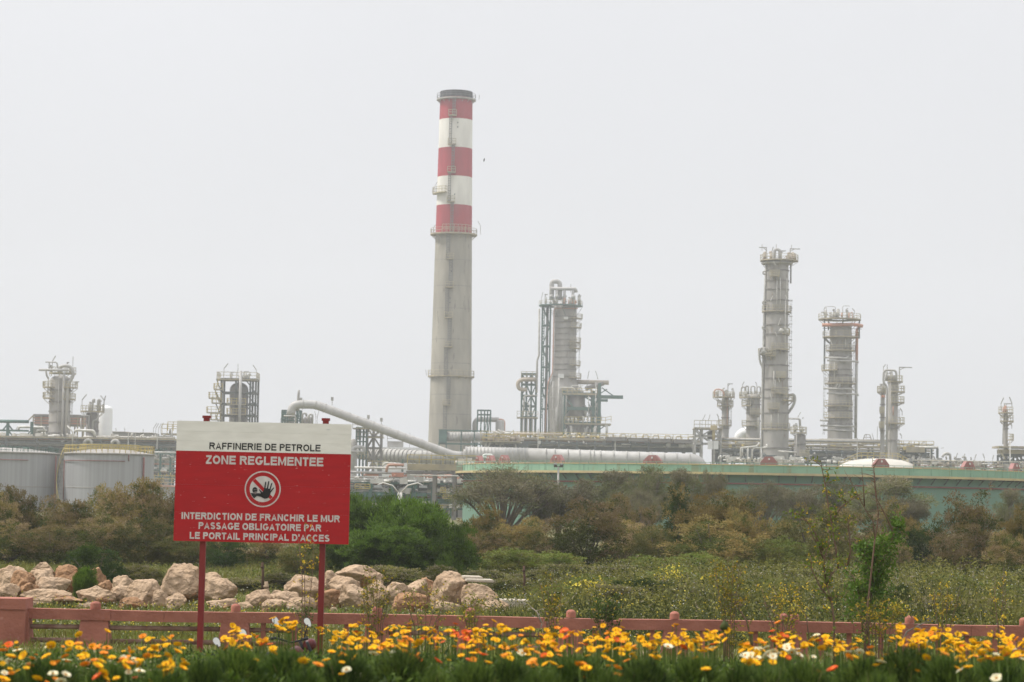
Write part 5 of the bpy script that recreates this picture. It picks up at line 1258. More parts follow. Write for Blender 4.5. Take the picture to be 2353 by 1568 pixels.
for px in (1094, 1120, 1152, 1275, 1497, 1767, 2027, 2230, 2338):
    xo = (px - 1732) * ff.m * 1.0
    for _ in range(3):
        a = -math.acos(max(-.99, min(.99, xo / r))); yy = 300 + r * math.sin(a); xo = (at(px, 1080, yy).x - c[0])
    a = -math.acos(max(-.995, min(.995, xo / r))); d = Vector((math.cos(a), math.sin(a), 0)); u = Vector((-math.sin(a), math.cos(a), 0)); b = Vector(c) + d * (r - .15) + Vector((0, 0, zt))
    w, h = (.95, 1.0) if px != 1497 else (1.1, 1.0)
    poly = [(-w, .1), (w, .1), (w, .35), (.42, h), (-.42, h), (-w, .35)]
    mb = MB(); n = 6
    vs = [b + u * x + Vector((0, 0, z)) for x, z in poly] + [b - d * .5 + u * x + Vector((0, 0, z)) for x, z in poly]
    mb.add(vs, [tuple(range(n)), tuple(reversed(range(n, 2 * n)))] + [(i, i + n, (i + 1) % n + n, (i + 1) % n) for i in range(n)])
    for k in (-.5, 0, .5): mb.beam(b + d * .02 + u * k + Vector((0, 0, .1)), b + d * .02 + u * k + Vector((0, 0, .6)), .08)
    fo = mb.build('foam_chamber', 'tank_red', t)
    mb = MB(); mb.box(b + d * .06 + Vector((0, 0, h * .72)), (.16, .16, .2)); mb.build('hatch_pin', 'panel_white', fo)
mb = MB(); mb.span(ff.x(1085) , ff.x(1100), 292, 296, zw - .1, zw + .1); rail_line(mb, [(ff.x(1083), 292, zw + .1), (ff.x(1099), 292, zw + .1), (ff.x(1099), 296, zw + .1)], 1.2, .12, .6); mb.build('stair_landing', 'yellow_rail', t)
mb = MB(); mb.pipe([(ff.x(1092), 297, zt), (ff.x(1094), 297, zt + 1.0), (ff.x(1112), 297, zt + 1.0), (ff.x(1114), 297, zt)], .1, 8); mb.pipe([(ff.x(1100), 297, zt + .8), (ff.x(1104), 297, zt + 1.3), (ff.x(1126), 297, zt + 1.3), (ff.x(1127), 297, zt)], .1, 8); mb.build('vent_loop', 'panel_white', t)
f = Fr(318, 2360, 1120)
t = thing('stair_tower', 'pinkish flight of stairs at the far right end of the green tank', 'stair tower', on_ground(f.p(2372, 1120)))
mb = MB(); mb.span(f.x(2352), f.x(2420), f.Y, f.Y + 3, 0, f.z(1096)); mb.build('stair_wall', 'pipe_pink', t)
mb = MB(); rail_line(mb, [f.p(2352, 1096), f.p(2420, 1096)], 1.2, .1, .8); mb.build('railing', 'yellow_rail', t)
f = Fr(330, 2345, 1088)
t = thing('storage_tank', 'pale pink topped tank rim behind the right end of the green tank', 'storage tank', (f.x(2375), 340, 0))
mb = MB(); mb.lathe((f.x(2375), 340, 0), [(60 * f.m, 0), (60 * f.m, f.z(1088)), (.01, f.z(1084))], 48); mb.build('shell', 'pipe_pink', t)

# floodlight mast
f = Fr(238, 1283, 1085)
t = thing('floodlight_mast', 'slim floodlight mast with two lamps in front of the green tank', 'floodlight', on_ground(f.p(1283, 1085)))
mb = MB(); mb.tube([(f.o.x, f.Y, 0), (f.o.x, f.Y, f.z(1073))], [.13, .09], 8); mb.build('pole', 'pipe_grey', t)
mb = MB(); mb.beam(f.p(1274, 1073), f.p(1292, 1073), .1); mb.build('crossbar', 'dark_steel', t)
for x in (1276, 1290):
    mb = MB(); mb.box(f.p(x, 1069.5), (.32, .3, .3), Matrix.Rotation(.5, 3, 'X')); mb.build('floodlight', 'dark_steel', t)
# ================================================================ SIGN
SY = 42.0
sf = Fr(SY, 602, 1109)
sign = thing('warning_sign', 'large red and white refinery warning board on two red posts', 'sign', (sf.o.x, SY, 0))
sign.rotation_euler = (0, R(0.25), 0)
SZ = sf.o.z                       # board centre height
kk = 0.3048 * SY / F
def SP(px, py): return ((px - 768) * kk, (985 - py) * -(-kk))   # zoom pixels -> metres on the board
def solid(mb, poly, y0, y1): mb.prism([(x, z + SZ) for x, z in poly], y0, y1)
def board(z0, z1, seams, m):
    mb = MB(); e = [z0] + seams + [z1]
    for a, b in zip(e[:-1], e[1:]): mb.span(-1.515, 1.515, -.02, .02, SZ + a + .0007, SZ + b - .0007)
    o = mb.build('panel', m, sign, (0, 0, 0)); o['label'] = 'white upper panel' if 'white' in m else 'red lower panel'
    return o
H = 1.04
zb = H - 0.52
board(zb, H, [H - .345, H - .18], 'sign_white')
board(-H, zb, [-H + .5, -H + .98], 'sign_red')
mb = MB(); mb.span(-1.5, 1.5, .021, .05, SZ - H + .02, SZ + H - .02); mb.build('backing', 'steel_dark', sign, (0, 0, 0))
for px in (463, 738):
    mb = MB(); x = (px - 602) * sf.m + (0.035 if px < 600 else .03)
    mb.span(x - .05, x + .05, .052, .152, 0, SZ + H + .055); mb.span(x - .07, x + .07, .04, .17, SZ + H + .055, SZ + H + .10)
    mb.build('post', 'post_red', sign, (0, 0, 0))
def arc(cx, cy, rx, ry, a0, a1, n=12): return [(cx + rx * math.cos(R(a0 + (a1 - a0) * i / n)), cy + ry * math.sin(R(a0 + (a1 - a0) * i / n))) for i in range(n + 1)]
ADV = dict(R=1.02, A=1.0, F=.86, I=.40, N=1.01, E=.93, D=1.01, P=.93, T=.86, O=1.09, L=.85, Z=.86, G=1.09, M=1.17, C=1.01, H=1.01, U=1.01, S=.93, B=1.01)
ADV["'"] = .34; ADV[' '] = .40
def glyph(ch, t):
    """Upper case letters of a plain grotesque as centre lines in a cap height of 1; stroke width t."""
    W = ADV[ch] - .13; h = t / 2; l, r, b, T = h, W - h, h, 1 - h; m = .53
    if ch == 'I': return [[(W / 2, 0), (W / 2, 1)]]
    if ch == "'": return [[(W / 2, .66), (W / 2, 1)]]
    if ch == 'L': return [[(l, 0), (l, 1)], [(l, b), (W, b)]]
    if ch == 'T': return [[(0, T), (W, T)], [(W / 2, 0), (W / 2, 1)]]
    if ch == 'F': return [[(l, 0), (l, 1)], [(l, T), (W, T)], [(l, m - .03), (W - .08, m - .03)]]
    if ch == 'E': return [[(l, 0), (l, 1)], [(l, T), (W, T)], [(l, m), (W - .05, m)], [(l, b), (W + .02, b)]]
    if ch == 'H': return [[(l, 0), (l, 1)], [(r, 0), (r, 1)], [(l, m), (r, m)]]
    if ch == 'N': return [[(l, 0), (l, 1)], [(r, 0), (r, 1)], [(l, 1.06), (r, -.06)]]
    if ch == 'M': return [[(l, 0), (l, 1)], [(r, 0), (r, 1)], [(l + .02, 1.05), (W / 2, .08), (r - .02, 1.05)]]
    if ch == 'Z': return [[(.03, T), (W - .02, T)], [(0, b), (W, b)], [(r, T - h * .3), (l - .01, b + h * .3)]]
    if ch == 'A': return [[(h * .75, -.04), (W / 2, 1.06 - h * .4), (W - h * .75, -.04)], [(W * .22, .31), (W * .78, .31)]]
    if ch == 'O': return [arc(W / 2, .5, W / 2 - h, .5 - h, 0, 360, 32)]
    if ch == 'C': return [arc(W / 2, .5, W / 2 - h, .5 - h, 42, 318, 26)]
    if ch == 'G': return [arc(W / 2, .5, W / 2 - h, .5 - h, 42, 322, 26) + [(r, .42), (W * .55, .42)]]
    if ch == 'U': return [[(l, 1), (l, .38)] + arc(W / 2, .38, W / 2 - h, .38 - h, 180, 360, 16) + [(r, 1)]]
    if ch == 'D': return [[(l, 0), (l, 1)], [(l, T), (W * .45, T)] + arc(W * .45, .5, r - W * .45, .5 - h, 80, -80, 16) + [(W * .45, b), (l, b)]]
    if ch == 'P': return [[(l, 0), (l, 1)], [(l, T), (W * .6, T)] + arc(W * .6, .71, r - W * .6, .29 - h, 80, -80, 12) + [(W * .6, .42 + h), (l, .42 + h)]]
    if ch == 'R': return [[(l, 0), (l, 1)], [(l, T), (W * .6, T)] + arc(W * .6, .73, r - W * .6 - .02, .27 - h, 80, -80, 12) + [(W * .6, .46 + h), (l, .46 + h)], [(W * .5, .5), (W * .66, .42), (W - h * .7, -.04)]]
    if ch == 'B': return [[(l, 0), (l, 1)], [(l, T), (W * .58, T)] + arc(W * .58, .755, r - W * .58 - .03, .245 - h, 80, -80, 10) + [(W * .58, .51 + h * .0), (l, .51)], [(l, .51), (W * .6, .51)] + arc(W * .6, .275, r - W * .6, .275 - h, 80, -80, 10) + [(W * .6, b), (l, b)]]
    if ch == 'S': return [arc(W / 2, .735, W / 2 - h - .02, .265 - h, 28, 180, 10) + [(W * .24, .60), (W * .5, .515), (W * .78, .42)] + arc(W / 2, .28, W / 2 - h, .28 - h, 10, -158, 12)]
    return []
def ribbon(pts, t):
    n = len(pts); closed = abs(pts[0][0] - pts[-1][0]) < 1e-6 and abs(pts[0][1] - pts[-1][1]) < 1e-6; A, B = [], []
    for i in range(n):
        p = Vector(pts[i]); a = Vector(pts[i - 1]) if i else (Vector(pts[-2]) if closed else None); c = Vector(pts[i + 1]) if i < n - 1 else (Vector(pts[1]) if closed else None)
        d1 = (p - a).normalized() if a is not None else None; d2 = (c - p).normalized() if c is not None else None
        d1 = d1 or d2; d2 = d2 or d1
        n1 = Vector((-d1.y, d1.x)); n2 = Vector((-d2.y, d2.x)); mm = (n1 + n2)
        mm = mm.normalized() if mm.length > 1e-6 else n1
        k = min(1.9, 1 / max(.3, mm.dot(n1))) * t / 2
        A.append(p + mm * k); B.append(p - mm * k)
    return A, B
def text(body, cx, cy, w, h, m, t):
    total = sum(ADV[c_] for c_ in body) - .13; sxx = w / total; x = 0; mb = MB(); j = 0
    for c_ in body:
        for st in glyph(c_, t) if c_ != ' ' else []:
            A, B = ribbon(st, t); y = -.0235 - .00012 * (j % 6); j += 1
            def Q(p): return (cx - w / 2 + (x + p.x) * sxx, y, cy - h / 2 + min(1, max(0, p.y)) * h + SZ)
            for i in range(len(A) - 1): mb.add([Q(A[i]), Q(B[i]), Q(B[i + 1]), Q(A[i + 1])], [(0, 1, 2, 3)])
        x += ADV[c_]
    ob = mb.build('lettering', m, sign, (0, 0, 0)); ob['label'] = 'line reading ' + body
    return ob
text('RAFFINERIE DE PETROLE', .023, .615, 1.928, .118, 'sign_black', .195)
text('ZONE REGLEMENTEE', .023, .376, 2.034, .150, 'sign_letter', .225)
text('INTERDICTION DE FRANCHIR LE MUR', -.018, -.601, 2.742, .118, 'sign_letter', .225)
text('PASSAGE OBLIGATOIRE PAR', -.025, -.767, 2.122, .118, 'sign_letter', .225)
text("LE PORTAIL PRINCIPAL D'ACCES", -.025, -.94, 2.419, .118, 'sign_letter', .225)
# prohibition pictogram: zoom pixels of the roundel (14.254 per photo pixel), centre 928,758
pk = 0.622 / 1270
def PP(px, py): return ((px - 928) * pk + .005, (758 - py) * pk - .115)
def disc(r0, r1, a0=0, a1=2 * PI, n=64):
    A = [(r1 * math.cos(a0 + (a1 - a0) * i / n), r1 * math.sin(a0 + (a1 - a0) * i / n)) for i in range(n + 1)]
    B = [(r0 * math.cos(a0 + (a1 - a0) * i / n), r0 * math.sin(a0 + (a1 - a0) * i / n)) for i in range(n + 1)]
    return A, B
def annulus(mb, r0, r1, y):
    A, B = disc(r0, r1); cx, cz = PP(928, 758)
    vs = [(x + cx, y, z + cz + SZ) for x, z in A] + [(x + cx, y, z + cz + SZ) for x, z in B]; n = len(A)
    mb.add(vs, [(i, i + n, i + n + 1, i + 1) for i in range(n - 1)])
mb = MB(); annulus(mb, 594 * pk, 638 * pk, -.0235); rg = mb.build('roundel', 'sign_letter', sign, (0, 0, 0))
mb = MB(); annulus(mb, 0.0005, 460 * pk, -.0235); mb.build('white_disc', 'sign_letter', rg, (0, 0, 0))
mb = MB(); poly = [PP(*q) for q in ((655, 392), (565, 480), (1205, 1115), (1290, 1030))]; mb.add([(x, -.0265, z + SZ) for x, z in poly], [(0, 1, 2, 3)]); mb.build('slash', 'sign_red', rg, (0, 0, 0))
mb = MB()
def flat(poly, y=-.0295): mb.add([(x, y, z + SZ) for x, z in [PP(*q) for q in poly]], [tuple(range(len(poly)))])
flat([(500, 905), (720, 905), (860, 903), (930, 940), (930, 1050), (860, 1030), (730, 1005), (640, 1088), (600, 1060), (545, 985)])
flat([(945, 830), (985, 720), (1100, 715), (1190, 770), (1225, 850), (1190, 960), (1150, 1050), (1090, 1085), (1000, 1095), (900, 1050), (880, 940)])
for a, b, w0, w1 in (((1000, 740), (1030, 510), 24, 22), ((1095, 740), (1137, 485), 26, 22), ((1180, 780), (1247, 545), 26, 20), ((1210, 840), (1318, 705), 28, 17), ((930, 930), (805, 775), 40, 15)):
    dx, dy = b[0] - a[0], b[1] - a[1]; l = math.hypot(dx, dy); nx_, ny_ = -dy / l, dx / l
    flat([(a[0] + nx_ * w0, a[1] + ny_ * w0), (b[0] + nx_ * w1, b[1] + ny_ * w1), (b[0] + dx / l * w1, b[1] + dy / l * w1), (b[0] - nx_ * w1, b[1] - ny_ * w1), (a[0] - nx_ * w0, a[1] - ny_ * w0)], -.0297 - .0001 * w0 / 40)
flat([(655 + 92 * math.cos(a), 800 + 108 * math.sin(a)) for a in [i * PI / 14 for i in range(28)]], -.0292)
mb.build('figure', 'sign_black', rg, (0, 0, 0))
mb = MB(); flat([(615, 870), (725, 840), (715, 920), (680, 945), (635, 930)], -.0305); flat([(605, 775), (725, 768), (728, 782), (606, 790)], -.0305); mb.build('face', 'sign_grey', rg, (0, 0, 0))

# ================================================================ FENCE
FY = 44.5
ff_ = Fr(FY, 1176, 1415)
fence = thing('fence', 'low terracotta painted concrete fence with pipe rails running across the whole view', 'fence', (ff_.x(1176), FY, 0))
def wob(px): return 0.68 + .0
xr = [62, 220, 542, 867, 1081, 1312, 1395, 1405, 1550, 1813, 2090, 2353, 2420]
def fx(px): return at(px, 1410 + (px - 1176) * .027, FY).x
segs = [62, 380, 700, 1010, 1375]; segs2 = [1422, 1660, 1960, 2230, 2440]
mb = MB()
for sg in (segs, segs2):
    for a, b in zip(sg[:-1], sg[1:]):
        za = .672 + .012 * math.sin(a * .013); zb_ = .672 + .012 * math.sin(b * .013)
        x0, x1 = fx(a), fx(b)
        mb.add([(x0, FY - .11, za - .19), (x1 - .006, FY - .11, zb_ - .19), (x1 - .006, FY + .11, zb_ - .19), (x0, FY + .11, za - .19), (x0, FY - .11, za), (x1 - .006, FY - .11, zb_), (x1 - .006, FY + .11, zb_), (x0, FY + .11, za)],
               [(3, 2, 1, 0), (4, 5, 6, 7), (0, 1, 5, 4), (1, 2, 6, 5), (2, 3, 7, 6), (3, 0, 4, 7)])
# broken stretch, lower, behind the leafy shrub
mb.span(fx(1376), fx(1421), FY - .09, FY + .09, .46, .64)
mb.build('top_rail', 'terracotta', fence)
for px in (220, 542, 867, 1081, 1312, 1550, 1800, 1826, 2090, 2353):
    x = fx(px); m = MB(); w = .25 if px < 700 else .2
    m.add([(x + sx * w * 1.25, FY + sy * .16, 0) for sx, sy in ((-1, -1), (1, -1), (1, 1), (-1, 1))] + [(x + sx * w, FY + sy * .105, .485) for sx, sy in ((-1, -1), (1, -1), (1, 1), (-1, 1))],
          [(3, 2, 1, 0), (4, 5, 6, 7), (0, 1, 5, 4), (1, 2, 6, 5), (2, 3, 7, 6), (3, 0, 4, 7)])
    p = m.build('post', 'terracotta', fence)
    m = MB(); r = .088 if px > 300 else .1
    m.lathe((x, FY, 0), [(r, .68), (r, .77), (r * .92, .79), (r * .6, .815), (.005, .825)], 16); m.build('cap', 'terracotta', p)
m = MB(); x = fx(220); m.span(x - .29, x + .29, FY - .13, FY + .13, .482, .676); m.build('post_head', 'terracotta', fence)
for y, mm in ((.345, 'rusty_pipe'), (.10, 'rusty_pipe')):
    for a, b in ((66, 215), (225, 538), (546, 700), (872, 1078), (1085, 1308)):
        if a == 872 and y < .2: continue
        m = MB(); m.tube([(fx(a), FY, y), (fx(b), FY, y + .01)], .045, 10); m.build('pipe_rail', mm, fence)
for a, b in ((542, 867), (867, 1081), (1312, 1550), (1550, 1800), (1826, 2090), (2090, 2353)):
    n = max(2, int(round((b - a) / 62)))
    for i in range(1, n):
        px = a + (b - a) * i / n + random.uniform(-7, 7)
        if abs(px - 1398) < 26: continue
        m = MB(); x = fx(px); m.beam((x, FY, 0), (x + random.uniform(-.02, .02), FY, .5), .085, .085); m.build('baluster', 'terracotta', fence)
t = thing('boundary_pillar', 'square terracotta painted pillar with a flat cap at the left end of the fence', 'pillar', (fx(20), FY, 0))
m = MB(); x1 = fx(52)
m.span(x1 - 1.6, x1 - .42, FY - .27, FY + .25, 0, .82); m.build('wall', 'terracotta', t)
m = MB(); m.span(x1 - .40, x1 + .12, FY - .33, FY + .3, 0, .66); m.add([(x1 - .0, FY - .25, 0), (x1 + .2, FY - .25, 0), (x1 + .2, FY + .2, 0), (x1, FY + .2, 0), (x1, FY - .2, .62), (x1 + .135, FY - .2, .62), (x1 + .135, FY + .2, .62), (x1, FY + .2, .62)], [(3, 2, 1, 0), (4, 5, 6, 7), (0, 1, 5, 4), (1, 2, 6, 5), (2, 3, 7, 6), (3, 0, 4, 7)]); m.build('post', 'terracotta', t)
m = MB(); m.span(x1 - 1.62, x1 + .13, FY - .36, FY + .33, .664, .86); m.build('cap', 'terracotta', t)

# ================================================================ ROCKS
def make_rock(seed, dims, red):
    r_ = random.Random(seed); bm = bmesh.new(); bmesh.ops.create_icosphere(bm, subdivisions=5, radius=1)
    planes = [(Vector((r_.gauss(0, 1), r_.gauss(0, 1), r_.gauss(0, .8))).normalized(), r_.uniform(.50, .80)) for _ in range(16)]
    off = Vector((r_.uniform(0, 99), r_.uniform(0, 99), r_.uniform(0, 99)))
    ax = Matrix.Rotation(r_.uniform(0, 6.28), 3, 'Z') @ Matrix.Rotation(r_.uniform(-.5, .5), 3, 'X')
    for v in bm.verts:
        d = v.co.normalized(); e = ax @ d
        k = (abs(e.x) ** 3.2 + abs(e.y) ** 3.2 + abs(e.z) ** 3.2) ** (-1 / 3.2)
        for n, h in planes:
            q = d.dot(n)
            if q > .02: k = min(k, h * 1.28 / q)
        w = .16 * mnoise.noise(d * 1.5 + off) + .08 * mnoise.noise(d * 3.7 + off) + .05 * abs(mnoise.noise(d * 7 + off)) + .035 * mnoise.noise(d * 15 + off) + .02 * mnoise.noise(d * 31 + off)
        v.co = d * k * (1 + w)
    me = bpy.data.meshes.new('boulder'); bm.to_mesh(me); bm.free()
    v = np.empty(len(me.vertices) * 3, np.float32); me.vertices.foreach_get('co', v); v = v.reshape(-1, 3)
    lo, hi = v.min(0), v.max(0); v = (v - (lo + hi) / 2) / (hi - lo) * np.array(dims); v[:, 2] += dims[2] / 2
    me.vertices.foreach_set('co', v.astype(np.float32).ravel()); me.update()
    me.polygons.foreach_set('use_smooth', [True] * len(me.polygons))
    me.materials.append(MATS['rock_red' if red else 'rock'])
    return me
ROCKS = [  # x0, y0, x1, y1, Y, red, label
    (-4, 1296, 57, 1348, 64, 0, 'pale boulder at the far left edge with a flat sloping top'),
    (26, 1306, 77, 1360, 61.5, 1, 'reddish boulder leaning right beside the far left boulder'),
    (79, 1289, 122, 1316, 66, 0, 'small pale boulder topmost in the left heap'),
    (74, 1304, 126, 1342, 64.5, 0, 'rounded pale boulder directly under the topmost one of the left heap'),
    (119, 1294, 176, 1345, 66, 1, 'reddish brown lump of earth and stone behind the left heap'),
    (84, 1323, 156, 1362, 62, 0, 'smooth egg shaped boulder in the middle of the left heap'),
    (60, 1350, 188, 1394, 60, 0, 'long low pale boulder with a saddle top along the fence'),
    (-8, 1338, 40, 1396, 60.3, 0, 'pale boulder behind the boundary pillar'),
    (52, 1336, 88, 1372, 61, 1, 'small brown stone wedged beside the long low boulder'),
    (183, 1343, 262, 1400, 60.2, 0, 'broad boulder right of the long low one, its top nearly level'),
    (246, 1342, 306, 1398, 60.6, 0, 'rounded boulder sharing the top line with the broad one beside it'),
    (262, 1319, 310, 1356, 63, 0, 'pointed boulder standing behind the two broad boulders'),
    (291, 1328, 373, 1382, 59.5, 0, 'tilted angular boulder with a sharp lower edge, resting on others'),
    (275, 1369, 330, 1400, 58.8, 1, 'low orange brown stone just above the fence rail under the tilted boulder'),
    (372, 1291, 458, 1402, 61.5, 0, 'tallest pale boulder, left of the left sign post, with a peaked top'),
    (384, 1359, 426, 1402, 58.8, 0, 'small upright pointed stone at the foot of the tallest boulder'),
    (346, 1352, 390, 1402, 59.3, 0, 'narrow stone leaning against the tallest boulder'),
    (462, 1312, 506, 1342, 63, 0, 'lumpy small boulder on top, just right of the left sign post'),
    (464, 1324, 540, 1392, 61, 0, 'wedge shaped boulder right of the left sign post'),
    (478, 1372, 546, 1402, 59, 0, 'flat slab like stone at the foot of the wedge shaped boulder'),
    (203, 1300, 242, 1345, 65, 1, 'red brown rock half hidden behind the round dark green bush'),
    (222, 1330, 256, 1356, 63.5, 1, 'small brown stone below the round dark green bush'),
    (567, 1351, 622, 1400, 60, 0, 'pale boulder with a rounded shoulder, first in the heap between the posts'),
    (616, 1353, 652, 1380, 61, 0, 'small blunt stone beside the pale wooden stake'),
    (632, 1356, 694, 1394, 59.8, 0, 'small slanting stone with a flat top in front of the round boulder'),
    (652, 1317, 738, 1376, 62, 0, 'big round boulder left of the right sign post'),
    (664, 1367, 722, 1402, 58.8, 0, 'low stone in front of the big round boulder'),
    (606, 1374, 660, 1402, 59, 0, 'low rubble stone above the fence between the sign posts'),
    (742, 1308, 786, 1346, 63, 0, 'boulder just right of the right sign post under the long slab'),
    (762, 1320, 824, 1356, 61.5, 0, 'dark bellied boulder with a cave like gap beside it'),
    (778, 1295, 878, 1340, 64, 0, 'long flat topped boulder, highest of the heap right of the sign'),
    (728, 1350, 796, 1394, 60, 1, 'reddish boulder at the foot of the right sign post'),
    (784, 1340, 850, 1402, 59.6, 0, 'pale boulder with a steep left flank behind the yellow flowered shrub'),
    (848, 1330, 896, 1376, 62, 0, 'pale boulder mostly hidden by the yellow flowered shrub'),
    (886, 1334, 950, 1396, 61, 0, 'slanting boulder right of the yellow flowered shrub'),
    (926, 1326, 980, 1378, 62.5, 0, 'sloping boulder under the small square one'),
    (955, 1323, 1001, 1368, 63, 1, 'small square reddish boulder at the top of its slope'),
    (905, 1358, 982, 1402, 59.4, 1, 'dark reddish boulder close above the fence, right of the shrub'),
    (995, 1309, 1072, 1394, 61, 0, 'tall leaning boulder with a pointed tip at the right end of the rocks'),
    (1066, 1338, 1142, 1394, 60.5, 0, 'wedge boulder sloping down to the right under the concrete slab'),
    (1112, 1376, 1166, 1402, 59, 0, 'last low stone at the right end of the rocks'),
    (548, 1380, 580, 1402, 58.6, 0, 'small stone just above a fence cap left of the heap'),
    (1000, 1378, 1060, 1402, 58.8, 0, 'flat low stone in front of the tall leaning boulder'),
]
for i, (x0, y0, x1, y1, Y, red, lab) in enumerate(ROCKS):
    f = Fr(Y, (x0 + x1) / 2, (y0 + y1) / 2)
    w = (x1 - x0) * f.m * 1.2; zt_ = f.z(y0); z0 = f.z(y1)
    z0 = 0.0 if y1 > 1385 else max(0.0, z0 - .1)
    h = max(.25, zt_ - z0)
    if z0 > 0 and z0 < .4: h += z0; z0 = 0
    me = make_rock(40 + i, (w, max(w * .7, h * .8), h), red)
    o = bpy.data.objects.new('boulder', me); COL.objects.link(o); o.location = (f.o.x, Y, z0 - .03)
    tag(o, lab, 'boulder', 'boulders heaped behind the fence')
for i in range(34):
    px = random.choice((random.uniform(0, 540), random.uniform(560, 1130))); Y = random.uniform(58.2, 63.5); s = random.uniform(.14, .34)
    o = bpy.data.objects.new('rubble_stone', make_rock(200 + i % 6, (1, .8, .7), i % 4 == 0)) if i < 6 else bpy.data.objects.new('rubble_stone', RUB[i % 6])
    if i == 0: RUB = []
    if i < 6: RUB.append(o.data)
    COL.objects.link(o); f = Fr(Y, px, 1390); o.location = (f.o.x, Y, -.03); o.scale = (s, s, s); o.rotation_euler = (0, 0, random.uniform(0, 6.28))
    tag(o, 'small rubble stone lying at the foot of the boulders', 'stone', 'rubble stones between the boulders')
for x0, y0, x1, y1, Y, lab in ((1062, 1324, 1106, 1331, 61.5, 'thin concrete slab lying level on the rocks at their right end'), (1146, 1378, 1212, 1402, 60, 'low grey concrete block at the right end of the rocks'), (1068, 1331, 1132, 1337, 61, 'second thin concrete slab under the level one, sticking out to the right')):
    f = Fr(Y, (x0 + x1) / 2, (y0 + y1) / 2); mb = MB()
    z1 = f.z(y0); z0 = 0.0 if y1 > 1390 else f.z(y1)
    bm = bmesh.new(); bmesh.ops.create_cube(bm, size=1); bmesh.ops.scale(bm, vec=((x1 - x0) * f.m, .9, z1 - z0), verts=bm.verts); bmesh.ops.bevel(bm, geom=bm.edges[:], offset=.02, segments=2, affect='EDGES')
    me = bpy.data.meshes.new('concrete_slab'); bm.to_mesh(me); bm.free(); me.materials.append(MATS['slab_concrete'])
    o = bpy.data.objects.new('concrete_slab', me); COL.objects.link(o); o.location = (f.o.x, Y, (z0 + z1) / 2); o.rotation_euler = (0, R(1.0), R(6))
    tag(o, lab, 'slab')
for px, yt, yb, Y, m_, r, lab in ((603, 1293, 1372, 68, 'stake_dark', .04, 'thin dark brown stake standing in the meadow between the sign posts'), (612, 1337, 1388, 62, 'wood_stake', .055, 'short pale wooden stake between the sign posts'),
                                  (1204, 1301, 1400, 66, 'stake_dark', .035, 'dark thin stake in the meadow right of the rocks'), (1806, 1318, 1370, 76, 'stake_dark', .045, 'dark stake in the meadow left of the tall sapling'), (2095, 1324, 1378, 74, 'wood_stake', .045, 'brown stake in the meadow right of the leafy shrub')):
    f = Fr(Y, px, (yt + yb) / 2); mb = MB(); x = f.o.x
    mb.tube([(x, Y, 0), (x + .015, Y, f.z(yt) * .6), (x - .01, Y, f.z(yt))], [r * 1.1, r, r * .85], 8)
    mb.tube([(x - .01, Y, f.z(yt) - .16), (x - .01, Y, f.z(yt) - .10)], r * 1.25, 8)
    tag(mb.build('fence_stake', m_, None, (x, Y, 0)), lab, 'stake')
# ================================================================ SHRUBS AND TREES
def lobes_of(kind, s):
    r_ = random.Random(s); out = []
    if kind == 'column':
        for i in range(16): z = .10 + .82 * i / 15; out.append((r_.uniform(-.2, .2) * (1.15 - z), r_.uniform(-.2, .2) * (1.1 - z), z, (.36 - .26 * z) * r_.uniform(.75, 1.2), .10))
    elif kind == 'spread':
        for i in range(40):
            a = i * 2.4 + r_.uniform(-.3, .3); d = .44 * math.sqrt((i + .5) / 40)
            out.append((d * math.cos(a), d * math.sin(a), .84 - 1.7 * d * d + r_.uniform(-.12, .07), r_.uniform(.09, .15), r_.uniform(.07, .12)))
    elif kind == 'gum':
        for i in range(24):
            a = i * 2.4; d = .36 * math.sqrt(r_.random()); zz = math.sqrt(max(0, 1 - (d / .40) ** 2))
            out.append((d * math.cos(a), d * math.sin(a), .56 + r_.uniform(-.85, 1) * .32 * zz, r_.uniform(.10, .18), r_.uniform(.08, .14)))
    else:
        for i in range(30):
            a = i * 2.4 + r_.uniform(-.5, .5); d = .38 * math.sqrt(r_.random()); zz = math.sqrt(max(0.02, 1 - (d / .46) ** 2))
            out.append((d * math.cos(a), d * math.sin(a), .10 + r_.uniform(.05, .88) * .86 * zz, r_.uniform(.12, .20), r_.uniform(.09, .15)))
        out += [(.3, 0, .12, .18, .12), (-.3, .05, .12, .18, .12), (0, -.28, .13, .2, .13), (0, .24, .13, .2, .13)]
        r_.shuffle(out)
    return out

